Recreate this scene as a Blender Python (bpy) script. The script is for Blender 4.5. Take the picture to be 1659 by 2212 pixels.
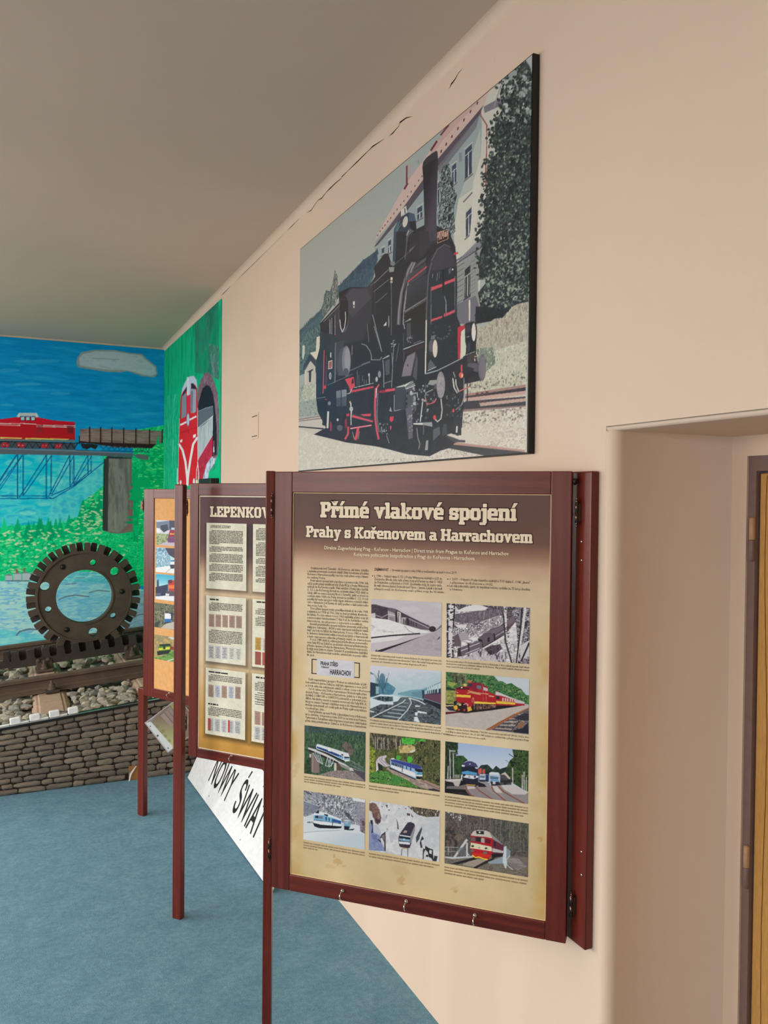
import bpy, bmesh, math, random
import numpy as np
from mathutils import Vector, Matrix

# ------------------------------------------------------------------ clean start
for _o in list(bpy.data.objects):
    bpy.data.objects.remove(_o, do_unlink=True)
SC = bpy.context.scene
COL = SC.collection

# ------------------------------------------------------------------ camera
# world: X into the right-hand wall, Y along that wall, Z up (metres)
IW, IH = 1659, 2212
FPX = 1780.0
CAM = np.array([0.0, 0.0, 1.75])
_yaw, _pit, _rol = 0.427, -0.01725, 0.010
FW = np.array([math.sin(_yaw)*math.cos(_pit), math.cos(_yaw)*math.cos(_pit), math.sin(_pit)])
_r = np.array([math.cos(_yaw), -math.sin(_yaw), 0.0])
_u = np.cross(_r, FW)
RT = math.cos(_rol)*_r + math.sin(_rol)*_u
UP = -math.sin(_rol)*_r + math.cos(_rol)*_u
cam_data = bpy.data.cameras.new('camera')
cam_data.sensor_fit = 'VERTICAL'
cam_data.sensor_height = 24.0
cam_data.lens = FPX*24.0/IH
cam_data.clip_start = 0.02
cam = bpy.data.objects.new('camera', cam_data)
COL.objects.link(cam)
M = Matrix.Identity(4)
for i in range(3):
    M[i][0] = RT[i]; M[i][1] = UP[i]; M[i][2] = -FW[i]; M[i][3] = CAM[i]
cam.matrix_world = M
SC.camera = cam

# ------------------------------------------------------------------ world, light, exposure
world = bpy.data.worlds.new('world'); SC.world = world
world.use_nodes = True
bg = world.node_tree.nodes['Background']
bg.inputs[0].default_value = (0.80, 0.90, 1.0, 1)
bg.inputs[1].default_value = 1.0
SC.view_settings.view_transform = 'Standard'
SC.view_settings.look = 'None'
SC.view_settings.gamma = 1.0
SC.view_settings.use_curve_mapping = False
SC.view_settings.exposure = 0.24

XW, YB, XL, YF = 1.306, 7.82, -2.5, -3.2       # right wall, mural wall, window wall, wall behind the camera
WINDOWS = [(-2.6, -1.0), (-0.4, 1.2), (1.8, 3.4), (4.0, 5.6), (6.1, 7.5)]   # Y spans of the left-wall windows; last one added to brighten the mural end
WZ0, WZ1 = 0.60, 2.32
for (wy0, wy1), power in zip(WINDOWS, (56, 156, 176, 184, 190)):  # last lamp shines through the added window, onto mural and track
    ld = bpy.data.lights.new('window_daylight', 'AREA')
    ld.shape = 'RECTANGLE'; ld.size = wy1-wy0+0.4; ld.size_y = 2.3
    ld.energy = power; ld.color = (1.0, 0.965, 0.925)
    lo = bpy.data.objects.new('window_daylight', ld); COL.objects.link(lo)
    lo.matrix_world = Matrix.Translation((XL-0.95, (wy0+wy1)/2, 2.15)) @ Matrix.Rotation(math.radians(33), 4, 'Y') @ Matrix.Rotation(-math.pi/2, 4, 'Y')   # sky light falling in through the window

# ------------------------------------------------------------------ projection helpers (photo pixel -> point on a real plane)
def rays(P):
    P = np.asarray(P, float).reshape(-1, 2)
    return FW + RT*((P[:, :1]-IW/2)/FPX) - UP*((P[:, 1:]-IH/2)/FPX)
class Plane:
    def __init__(s, O, U, V):
        s.O = np.array(O, float); s.U = np.array(U, float); s.U /= np.linalg.norm(s.U)
        V = np.array(V, float); V -= s.U*(V@s.U); s.V = V/np.linalg.norm(V)
        s.N = np.cross(s.U, s.V)
    def uv(s, P):
        d = rays(P); t = ((s.O-CAM)@s.N)/(d@s.N)
        X = CAM + d*t[:, None] - s.O
        return np.stack([X@s.U, X@s.V], 1)
    def p(s, x, y):
        return s.uv([(x, y)])[0]
    def w(s, u, v, n=0.0):
        return s.O + s.U*u + s.V*v + s.N*n
    def mat(s):
        m = Matrix.Identity(4)
        for i in range(3):
            m[i][0] = s.U[i]; m[i][1] = s.V[i]; m[i][2] = s.N[i]; m[i][3] = s.O[i]
        return m
    def shifted(s, n):
        q = Plane(s.O + s.N*n, s.U, s.V); return q
def on_x(x, y, X):
    d = rays([(x, y)])[0]; return CAM + d*((X-CAM[0])/d[0])
def on_y(x, y, Y):
    d = rays([(x, y)])[0]; return CAM + d*((Y-CAM[1])/d[1])
def on_z(x, y, Z=0.0):
    d = rays([(x, y)])[0]; return CAM + d*((Z-CAM[2])/d[2])

# ------------------------------------------------------------------ object helpers
def tag(o, label=None, cat=None, group=None, kind=None):
    if label: o['label'] = label
    if cat: o['category'] = cat
    if group: o['group'] = group
    if kind: o['kind'] = kind
    return o
def empty(name, loc=(0, 0, 0), rz=0.0):
    o = bpy.data.objects.new(name, None); COL.objects.link(o)
    o.empty_display_size = 0.05
    o.location = loc; o.rotation_euler = (0, 0, rz)
    return o
def link(name, me, mat=None, parent=None, mw=None):
    """mesh object; mw = world matrix wanted (parents here are unrotated or handled)"""
    o = bpy.data.objects.new(name, me); COL.objects.link(o)
    if mat is not None and not me.materials: me.materials.append(mat)
    mw = mw if mw is not None else Matrix.Identity(4)
    if parent is not None:
        o.parent = parent
        o.matrix_parent_inverse = WM(parent).inverted()
    o.matrix_basis = mw
    return o
def WM(o):
    m = o.matrix_basis.copy()
    if o.parent is not None:
        m = WM(o.parent) @ o.matrix_parent_inverse @ m
    return m
def bm_mesh(name, bm, smooth=False):
    me = bpy.data.meshes.new(name)
    bm.normal_update(); bm.to_mesh(me); bm.free()
    if smooth:
        me.polygons.foreach_set('use_smooth', [True]*len(me.polygons))
    return me
def bm_box(bm, x0, x1, y0, y1, z0, z1):
    vs = [bm.verts.new(p) for p in ((x0,y0,z0),(x1,y0,z0),(x1,y1,z0),(x0,y1,z0),(x0,y0,z1),(x1,y0,z1),(x1,y1,z1),(x0,y1,z1))]
    for f in ((0,3,2,1),(4,5,6,7),(0,1,5,4),(1,2,6,5),(2,3,7,6),(3,0,4,7)):
        bm.faces.new([vs[i] for i in f])
def box_mesh(name, x0, x1, y0, y1, z0, z1, bevel=0.0, seg=2):
    bm = bmesh.new(); bm_box(bm, x0, x1, y0, y1, z0, z1)
    if bevel:
        bmesh.ops.bevel(bm, geom=bm.edges[:], offset=bevel, segments=seg, affect='EDGES', profile=0.5)
    return bm_mesh(name, bm)
def quad_mesh(name, quads):
    vs, fs = [], []
    for q in quads:
        b = len(vs); vs += [tuple(p) for p in q]; fs.append(tuple(range(b, b+len(q))))
    me = bpy.data.meshes.new(name); me.from_pydata(vs, [], fs); me.update(); return me
def prism(name, prof, y0, y1, axis='X', smooth=False):
    """prof: closed list of (a,b); extruded along axis"""
    bm = bmesh.new()
    def P(a, b, t):
        return {'X': (t, a, b), 'Y': (a, t, b), 'Z': (a, b, t)}[axis]
    A = [bm.verts.new(P(a, b, y0)) for a, b in prof]; B = [bm.verts.new(P(a, b, y1)) for a, b in prof]
    n = len(prof)
    for i in range(n):
        bm.faces.new((A[i], A[(i+1) % n], B[(i+1) % n], B[i]))
    bm.faces.new(A[::-1]); bm.faces.new(B)
    bmesh.ops.recalc_face_normals(bm, faces=bm.faces[:])
    return bm_mesh(name, bm, smooth)
def lathe(name, prof, seg=14, axis='Z'):
    """prof: list of (r, h)"""
    bm = bmesh.new(); rings = []
    for r, hgt in prof:
        ring = []
        for k in range(seg):
            a = 2*math.pi*k/seg
            c = (r*math.cos(a), r*math.sin(a), hgt)
            if axis == 'X': c = (c[2], c[0], c[1])
            if axis == 'Y': c = (c[0], c[2], c[1])
            ring.append(bm.verts.new(c))
        rings.append(ring)
    for A, B in zip(rings, rings[1:]):
        for k in range(seg):
            bm.faces.new((A[k], A[(k+1) % seg], B[(k+1) % seg], B[k]))
    bm.faces.new(rings[0]); bm.faces.new(rings[-1])
    bmesh.ops.recalc_face_normals(bm, faces=bm.faces[:])
    return bm_mesh(name, bm, True)
def tube(name, pts, r, seg=8):
    bm = bmesh.new(); rings = []
    pts = [Vector(p) for p in pts]
    for i, p in enumerate(pts):
        d = (pts[min(i+1, len(pts)-1)] - pts[max(i-1, 0)]).normalized()
        a = d.orthogonal().normalized(); b = d.cross(a)
        if rings:
            a0 = (rings[-1][0].co - pts[i-1]); a = (a0 - d*a0.dot(d)).normalized(); b = d.cross(a)
        rings.append([bm.verts.new(p + (a*math.cos(2*math.pi*k/seg) + b*math.sin(2*math.pi*k/seg))*r) for k in range(seg)])
    for A, B in zip(rings, rings[1:]):
        for k in range(seg):
            bm.faces.new((A[k], A[(k+1) % seg], B[(k+1) % seg], B[k]))
    bm.faces.new(rings[0][::-1]); bm.faces.new(rings[-1])
    bmesh.ops.recalc_face_normals(bm, faces=bm.faces[:])
    return bm_mesh(name, bm, True)

# ------------------------------------------------------------------ materials
def lin(c):
    c = np.asarray(c, float)/255.0
    return np.where(c <= 0.04045, c/12.92, ((c+0.055)/1.055)**2.4)
def L4(c): return tuple(lin(c)) + (1.0,)
class MatB:
    def __init__(s, name, rough=0.6, spec=0.3, metal=0.0):
        s.m = bpy.data.materials.new(name); s.m.use_nodes = True
        s.nt = s.m.node_tree; s.b = s.nt.nodes['Principled BSDF']
        s.b.inputs['Roughness'].default_value = rough
        s.b.inputs['Metallic'].default_value = metal
        s.b.inputs['Specular IOR Level'].default_value = spec
    def n(s, t, **kw):
        nd = s.nt.nodes.new(t)
        for k, v in kw.items():
            if k in nd.inputs: nd.inputs[k].default_value = v
            else: setattr(nd, k, v)
        return nd
    def l(s, a, b): s.nt.links.new(a, b)
    def coords(s, kind='Object', scale=(1, 1, 1)):
        tc = s.n('ShaderNodeTexCoord'); mp = s.n('ShaderNodeMapping')
        mp.inputs['Scale'].default_value = scale
        s.l(tc.outputs[kind], mp.inputs['Vector']); return mp.outputs[0]
    def noise(s, vec, scale, detail=4, rough=0.55, dist=0.0):
        nd = s.n('ShaderNodeTexNoise'); nd.inputs['Scale'].default_value = scale
        nd.inputs['Detail'].default_value = detail; nd.inputs['Roughness'].default_value = rough
        nd.inputs['Distortion'].default_value = dist
        s.l(vec, nd.inputs['Vector']); return nd.outputs[0]
    def ramp(s, fac, stops):
        r = s.n('ShaderNodeValToRGB'); e = r.color_ramp.elements
        while len(e) < len(stops): e.new(0.5)
        for el, (p, c) in zip(e, stops): el.position = p; el.color = c
        s.l(fac, r.inputs[0]); return r.outputs[0]
    def mix(s, fac, a, b, mode='MIX'):
        mx = s.n('ShaderNodeMix'); mx.data_type = 'RGBA'; mx.blend_type = mode
        if isinstance(fac, (int, float)): mx.inputs[0].default_value = fac
        else: s.l(fac, mx.inputs[0])
        for inp, v in ((mx.inputs[6], a), (mx.inputs[7], b)):
            if isinstance(v, tuple): inp.default_value = v
            else: s.l(v, inp)
        return mx.outputs[2]
    def col(s, x):
        if isinstance(x, tuple): s.b.inputs['Base Color'].default_value = x
        else: s.l(x, s.b.inputs['Base Color'])
        return s
    def bump(s, h, strength=0.2, dist=0.01):
        b = s.n('ShaderNodeBump'); b.inputs['Strength'].default_value = strength; b.inputs['Distance'].default_value = dist
        s.l(h, b.inputs['Height']); s.l(b.outputs[0], s.b.inputs['Normal']); return s

def flat(name, c, rough=0.6, spec=0.3, metal=0.0):
    m = MatB(name, rough, spec, metal)
    v = m.coords(); n = m.noise(v, 40, 3)
    a = tuple(lin(c)*0.92) + (1,); b = tuple(np.minimum(lin(c)*1.06, 1)) + (1,)
    m.col(m.ramp(n, [(0.3, a), (0.7, b)])); return m.m
def plaster(name, c, amp=0.03, bump=0.12):
    m = MatB(name, 0.9, 0.12)
    v = m.coords(); n = m.noise(v, 1.1, 5); n2 = m.noise(v, 90, 3)
    a = tuple(lin(c)*(1-amp)) + (1,); b = tuple(np.minimum(lin(c)*(1+amp), 1)) + (1,)
    m.col(m.ramp(n, [(0.3, a), (0.7, b)])); m.bump(n2, bump, 0.002); return m.m
M_WALL = plaster('wall_beige_plaster', (228, 204, 183))
M_CEIL = plaster('ceiling_plaster', (208, 188, 170), 0.025)
def carpet():
    m = MatB('blue_carpet', 0.95, 0.05)
    v = m.coords(); n = m.noise(v, 9, 6, 0.7); n2 = m.noise(v, 260, 3, 0.7); n3 = m.noise(v, 45, 4, 0.7)
    c1 = m.ramp(n, [(0.3, L4((104, 146, 167))), (0.72, L4((126, 166, 184)))])
    c2 = m.ramp(n2, [(0.25, (0.60, 0.60, 0.60, 1)), (0.75, (1.35, 1.35, 1.35, 1))])
    c3 = m.ramp(n3, [(0.3, (0.80, 0.81, 0.82, 1)), (0.7, (1.17, 1.16, 1.15, 1))])
    m.col(m.mix(1.0, m.mix(1.0, c1, c2, 'MULTIPLY'), c3, 'MULTIPLY')); m.bump(n2, 0.5, 0.004); return m.m
M_CARPET = carpet()
def wood(name, dark, light, rough=0.32, ring=22.0, spec=0.45):
    """grain runs along the member's local Z"""
    m = MatB(name, rough, spec)
    oi = m.n('ShaderNodeObjectInfo')
    tc = m.n('ShaderNodeTexCoord'); mp = m.n('ShaderNodeMapping'); mp.inputs['Scale'].default_value = (1, 1, 0.10)
    ad = m.n('ShaderNodeVectorMath'); ad.operation = 'ADD'
    m.l(tc.outputs['Object'], ad.inputs[0]); m.l(oi.outputs['Random'], ad.inputs[1])
    m.l(ad.outputs[0], mp.inputs['Vector']); v = mp.outputs[0]
    nz = m.noise(v, 14, 3, 0.5)
    wv = m.n('ShaderNodeTexWave'); wv.wave_type = 'BANDS'; wv.bands_direction = 'X'
    wv.inputs['Scale'].default_value = ring; wv.inputs['Distortion'].default_value = 7.0
    wv.inputs['Detail'].default_value = 3.0; wv.inputs['Detail Scale'].default_value = 1.3
    m.l(v, wv.inputs['Vector'])
    fine = m.noise(v, 260, 3, 0.6)
    d, l = L4(dark), L4(light)
    c = m.mix(nz, d, l)
    c = m.mix(m.ramp(wv.outputs[0], [(0.2, (0, 0, 0, 1)), (0.9, (0.55, 0.55, 0.55, 1))]), c, l)
    c = m.mix(1.0, c, m.ramp(fine, [(0.3, (0.82, 0.82, 0.82, 1)), (0.7, (1.08, 1.08, 1.08, 1))]), 'MULTIPLY')
    m.col(c); m.bump(fine, 0.08, 0.001); return m.m
M_MAHOG = wood('mahogany_stained_wood', (68, 20, 17), (120, 46, 32), 0.32, 11.0, 0.38)
M_DOORW = wood('ochre_veneer_wood', (186, 134, 66), (212, 160, 90), 0.5, 5.0, 0.3)
M_FRAMEM = flat('mauve_brown_painted_metal', (128, 103, 97), 0.5, 0.4)
M_BRASS = flat('aged_brass', (96, 78, 68), 0.28, 0.5, 1.0)
M_CHROME = flat('chrome', (215, 212, 205), 0.16, 0.5, 1.0)
M_BLACK = flat('black_lacquer', (24, 22, 22), 0.45, 0.4)
M_WHITE = flat('white_enamel', (244, 246, 246), 0.35, 0.4)
M_PLATE = plaster('wall_paint_on_plastic', (228, 204, 183), 0.01, 0.02)
M_DARKGAP = flat('dark_gap', (40, 33, 28), 0.9, 0.1)
def rust(name, a, b, rough=0.75, metal=0.35):
    m = MatB(name, rough, 0.3, metal)
    v = m.coords(); n = m.noise(v, 7, 6, 0.65); n2 = m.noise(v, 120, 3)
    m.col(m.mix(m.ramp(n2, [(0.35, (0, 0, 0, 1)), (0.75, (0.5, 0.5, 0.5, 1))]), m.ramp(n, [(0.3, L4(a)), (0.7, L4(b))]), L4(a)))
    m.bump(n2, 0.25, 0.003); return m.m
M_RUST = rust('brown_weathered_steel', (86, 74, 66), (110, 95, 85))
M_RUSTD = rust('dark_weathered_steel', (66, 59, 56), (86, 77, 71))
M_RAIL = rust('rust_brown_rail', (94, 80, 71), (122, 104, 92))
def stone_mat(name, pal, rough=0.9, bumps=0.5, sc=14):
    m = MatB(name, rough, 0.15)
    oi = m.n('ShaderNodeObjectInfo')
    c = m.ramp(oi.outputs['Random'], [(i/(len(pal)-1), L4(p)) for i, p in enumerate(pal)])
    v = m.coords('Object'); n = m.noise(v, sc, 5, 0.65)
    c = m.mix(1.0, c, m.ramp(n, [(0.25, (0.68, 0.68, 0.68, 1)), (0.75, (1.22, 1.22, 1.22, 1))]), 'MULTIPLY')
    m.col(c); m.bump(n, bumps, 0.01); return m.m
M_BRICK = stone_mat('dark_stone_block', [(124, 114, 102), (142, 131, 117), (116, 107, 97), (150, 139, 122)], 0.9, 0.35, 3.0)
M_MORTAR = flat('dark_joint', (52, 46, 42), 0.95, 0.05)
M_GRAVEL = stone_mat('ballast_stone', [(156, 153, 142), (178, 172, 154), (136, 138, 134), (190, 182, 158), (164, 156, 146), (118, 122, 122)], 0.85, 0.4, 30)
M_CONC = flat('concrete_sleeper', (172, 148, 128), 0.9, 0.1)
M_ORANGE = flat('bare_chipboard', (170, 118, 70), 0.85, 0.1)
def print_mat(name, rough=0.45, spec=0.35, gain=1.0):
    m = MatB(name, rough, spec)
    at = m.n('ShaderNodeAttribute'); at.attribute_name = 'Col'
    if gain == 1.0: m.col(at.outputs['Color'])
    else: m.col(m.mix(1.0, at.outputs['Color'], (gain, gain, gain, 1), 'MULTIPLY'))
    return m.m
# ================================================================== the room
def structure(name, me, mat):
    return tag(link(name, me, mat), kind='structure')
H0 = 3.28
def ceil_z(y): return 3.205 - 0.0115*y
structure('floor', quad_mesh('floor', [[(XL, YF, 0), (1.75, YF, 0), (1.75, YB, 0), (XL, YB, 0)]]), M_CARPET)
structure('ceiling', quad_mesh('ceiling', [[(XL, YF, ceil_z(YF)), (XL, YB, ceil_z(YB)), (XW+0.02, YB, ceil_z(YB)), (XW+0.02, YF, ceil_z(YF))]]), M_CEIL)

# right wall with the deep door niche
NY1, NY0, NXB, NZ = 1.556, 0.52, 1.688, 1.915
RC = 0.030
def wall_right():
    bm = bmesh.new()
    def strip(pts, z0, z1, smooth=True):
        A = [bm.verts.new((x, y, z0)) for x, y in pts]; B = [bm.verts.new((x, y, z1)) for x, y in pts]
        for i in range(len(pts)-1):
            f = bm.faces.new((A[i], A[i+1], B[i+1], B[i])); f.smooth = smooth
    def quad(*q, smooth=False):
        f = bm.faces.new([bm.verts.new(p) for p in q]); f.smooth = smooth
    # far side: plain wall, rounded arris, niche flank
    arc = [(XW+RC-RC*math.cos(t), NY1+RC-RC*math.sin(t)) for t in np.linspace(0, math.pi/2, 9)]
    strip([(XW, YB), (XW, NY1+RC)], 0, H0)
    strip(arc, 0, NZ)
    strip([(XW+RC, NY1), (NXB, NY1)], 0, NZ)
    # wall above the niche, small rounded lower edge
    r2 = 0.012
    quad((XW, NY1+RC, NZ+r2), (XW, NY0, NZ+r2), (XW, NY0, H0), (XW, NY1+RC, H0))
    pr = [(XW+r2-r2*math.cos(t), NZ+r2-r2*math.sin(t)) for t in np.linspace(0, math.pi/2, 5)]
    for (xa, za), (xb, zb) in zip(pr, pr[1:]):
        quad((xa, NY1+RC, za), (xa, NY0, za), (xb, NY0, zb), (xb, NY1+RC, zb), smooth=True)
    quad((XW+r2, NY1+RC, NZ), (XW+r2, NY0, NZ), (NXB+0.08, NY0, NZ), (NXB+0.08, NY1+RC, NZ))   # soffit
    quad((XW, NY1+RC, NZ), (XW, NY1+RC, NZ+r2), (XW+r2, NY1+RC, NZ), (XW+r2, NY1+RC, NZ))
    # niche back: plaster strip left of and above the door frame
    quad((NXB, NY1, 0), (NXB, 1.509, 0), (NXB, 1.509, NZ), (NXB, NY1, NZ))
    quad((NXB, 1.509, 1.864), (NXB, NY0, 1.864), (NXB, NY0, NZ), (NXB, 1.509, NZ))
    quad((NXB, 1.509, 0), (NXB+0.04, 1.509, 0), (NXB+0.04, 1.509, 1.864), (NXB, 1.509, 1.864))
    quad((NXB, 1.509, 1.864), (NXB+0.04, 1.509, 1.864), (NXB+0.04, NY0, 1.864), (NXB, NY0, 1.864))
    # near flank and the rest of the wall towards and behind the camera
    strip([(NXB+0.04, NY0), (XW, NY0), (XW, YF)], 0, H0, False)
    bmesh.ops.remove_doubles(bm, verts=bm.verts[:], dist=1e-6)
    return bm_mesh('wall_right', bm)
W_RIGHT = structure('wall_right', wall_right(), M_WALL)
structure('wall_back', quad_mesh('wall_back', [[(XL, YB, 0), (XW, YB, 0), (XW, YB, H0), (XL, YB, H0)]]), M_WALL)
structure('wall_front', quad_mesh('wall_front', [[(1.75, YF, 0), (XL, YF, 0), (XL, YF, H0), (1.75, YF, H0)]]), M_WALL)
def wall_left():
    q = []
    edges = [YF] + [e for w in WINDOWS for e in w] + [YB]
    def pan(y0, y1, z0, z1): q.append([(XL, y0, z0), (XL, y1, z0), (XL, y1, z1), (XL, y0, z1)])
    for a, b in zip(edges[0::2], edges[1::2]): pan(a, b, 0, H0)
    for a, b in WINDOWS:
        pan(a, b, 0, WZ0); pan(a, b, WZ1, H0)
        t = XL-0.25
        q.append([(XL, a, WZ0), (XL, b, WZ0), (t, b, WZ0), (t, a, WZ0)]); q.append([(XL, a, WZ1), (XL, b, WZ1), (t, b, WZ1), (t, a, WZ1)])
        q.append([(XL, a, WZ0), (t, a, WZ0), (t, a, WZ1), (XL, a, WZ1)]); q.append([(XL, b, WZ0), (t, b, WZ0), (t, b, WZ1), (XL, b, WZ1)])
    return quad_mesh('wall_left', q)
structure('wall_left', wall_left(), M_WALL)
M_GLASS = MatB('window_glass', 0.02, 0.5)
_tr = M_GLASS.n('ShaderNodeBsdfTransparent'); _gl = M_GLASS.n('ShaderNodeBsdfGlossy'); _gl.inputs['Roughness'].default_value = 0.02; _mx = M_GLASS.n('ShaderNodeMixShader'); _mx.inputs[0].default_value = 0.06
M_GLASS.l(_tr.outputs[0], _mx.inputs[1]); M_GLASS.l(_gl.outputs[0], _mx.inputs[2]); M_GLASS.l(_mx.outputs[0], M_GLASS.nt.nodes['Material Output'].inputs['Surface'])
for k, (a, b) in enumerate(WINDOWS):
    x0, x1 = XL-0.16, XL-0.10
    bm = bmesh.new()
    for y0, y1 in ((a, a+0.06), ((a+b)/2-0.04, (a+b)/2+0.04), (b-0.06, b)): bm_box(bm, x0, x1, y0, y1, WZ0, WZ1)
    for z0, z1 in ((WZ0, WZ0+0.06), (1.9, 1.96), (WZ1-0.06, WZ1)): bm_box(bm, x0, x1, a, b, z0, z1)
    wo = structure('window_%d' % (k+1), bm_mesh('window', bm), M_WHITE)
    for (y0, y1) in ((a+0.06, (a+b)/2-0.04), ((a+b)/2+0.04, b-0.06)):
        for (z0, z1) in ((WZ0+0.06, 1.9), (1.96, WZ1-0.06)):
            link('pane', box_mesh('pane', XL-0.132, XL-0.128, y0, y1, z0, z1), M_GLASS.m, wo)
# hollow plaster cove between the right wall and the ceiling
RCV = 0.030
def cove():
    bm = bmesh.new(); rows = []
    for y in np.linspace(YF, YB, 3):
        zc = ceil_z(y)
        rows.append([bm.verts.new((XW-RCV+RCV*math.cos(t), y, zc-RCV+RCV*math.sin(t))) for t in np.linspace(0, math.pi/2, 9)])
    for A, B in zip(rows, rows[1:]):
        for i in range(8):
            f = bm.faces.new((A[i], B[i], B[i+1], A[i+1])); f.smooth = True
    bmesh.ops.recalc_face_normals(bm, faces=bm.faces[:])
    return bm_mesh('trim_1', bm)
structure('trim_1', cove(), M_WALL)

# plaster cracks below the cove (dark hairline gaps following the wall surface)
def crack(pts, w):
    Q = []
    P = []
    for x, y in pts:
        q = on_x(x, y, XW-0.0008); q[2] = min(q[2], ceil_z(q[1])-RCV-0.002); P.append(q)
    n = len(P)
    for i in range(n-1):
        a, b = P[i], P[i+1]
        wa = w*(0.2 if i == 0 else 1.0)*(0.25+1.3*((i*37) % 10)/10); wb = w*(0.2 if i == n-2 else 1.0)*(0.25+1.3*(((i+1)*37) % 10)/10)
        Q.append([a+(0, 0, -wa), b+(0, 0, -wb), b+(0, 0, wb), a+(0, 0, wa)])
    link('crack', quad_mesh('crack', Q), M_DARKGAP, W_RIGHT)
Z1 = lambda L: [(620+x/2.8603, 80+y/2.8603) for x, y in L]
crack(Z1([(0,1175),(25,1165),(48,1140),(80,1100)]), 0.0018)
crack(Z1([(115,1088),(150,1070),(160,1052),(190,1010),(215,995),(230,975),(240,950),(265,930),(300,900),(330,878),(345,858),(338,820),(362,808),(372,785),(430,748),(480,703),(505,695),(530,662),(600,630)]), 0.0020)
crack(Z1([(630,612),(655,592),(668,575),(690,552),(697,528),(735,500),(775,490)]), 0.0024)
crack(Z1([(1000,322),(1015,290),(1040,258),(1058,222),(1080,200)]), 0.0026)
crack(Z1([(1272,180),(1285,135)]), 0.0012)
crack([(478,636),(482,625),(500,604)], 0.0022)
crack([(506,596),(530,577),(560,553),(585,524),(614,495)], 0.0013)
# painted-over junction cover on the wall
jp = Plane(on_x(545, 950, XW-0.006), (0, -1, 0), (0, 0, 1))
jw = on_x(560.5, 890.5, XW); jo = on_x(543.5, 950, XW)
jc = empty('junction_cover', ((XW, (jw[1]+jo[1])/2, (jw[2]+jo[2])/2-0.075)))
tag(jc, 'flat square cover plate painted over in the wall colour beside the steam engine picture', 'wall cover')
cy, cz = jc.location[1], jc.location[2]+0.075
link('plate', box_mesh('plate', XW-0.005, XW+0.001, cy-0.072, cy+0.072, cz-0.075, cz+0.075, 0.003), M_PLATE, jc)
for dz in (-0.058, 0.058):
    link('slot', box_mesh('slot', XW-0.0056, XW-0.004, cy-0.055, cy+0.06, cz+dz-0.0022, cz+dz+0.0022), M_DARKGAP, jc)

# door in the niche
door = tag(empty('door_1', (NXB, 1.0, 0)), kind='structure')
fx = NXB+0.006
link('door_frame', prism('door_frame', [(1.509, 0), (1.509, 1.864), (0.53, 1.864), (0.53, 0), (0.553, 0), (0.553, 1.826), (1.486, 1.826), (1.486, 0)], fx, fx+0.07, 'X'), M_FRAMEM, door)
dl = box_mesh('door_leaf', -0.02, 0.02, -0.463, 0.463, -0.905, 0.905, 0.003)
leaf = link('door_leaf', dl, M_DOORW, door, Matrix.Translation((fx+0.030, 1.0195, 0.915)))
bmg = []
for gy, sd in ((1.457, 3), (1.405, 5), (1.33, 8)):
    rr = random.Random(sd); pts = []
    for z in np.linspace(0.02, 1.815, 60): pts.append((gy+0.004*math.sin(z*7+sd)+0.006*math.sin(z*2.3+sd)+rr.uniform(-.0008, .0008), z))
    for (ya, za), (yb, zb) in zip(pts, pts[1:]):
        bmg.append([(fx+0.0094, ya-0.0011, za), (fx+0.0094, ya+0.0011, za), (fx+0.0094, yb+0.0011, zb), (fx+0.0094, yb-0.0011, zb)])
link('grain_line', quad_mesh('grain_line', bmg), flat('dark_grain', (120, 72, 30), 0.6), door)
M_HTAN = flat('tan_hinge_paint', (190, 150, 112), 0.4, 0.4)
for zc in (1.655, 0.83):
    hg = link('door_hinge', lathe('door_hinge', [(0.003, 0.055), (0.0075, 0.052), (0.0075, 0.0), (0.006, -0.001)], 12), M_HTAN, door, Matrix.Translation((fx-0.004, 1.492, zc)))
    link('lower_knuckle', lathe('lower_knuckle', [(0.006, -0.001), (0.0075, -0.003), (0.0075, -0.052), (0.003, -0.055)], 12), M_FRAMEM, hg, Matrix.Translation((fx-0.004, 1.492, zc)))
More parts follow.
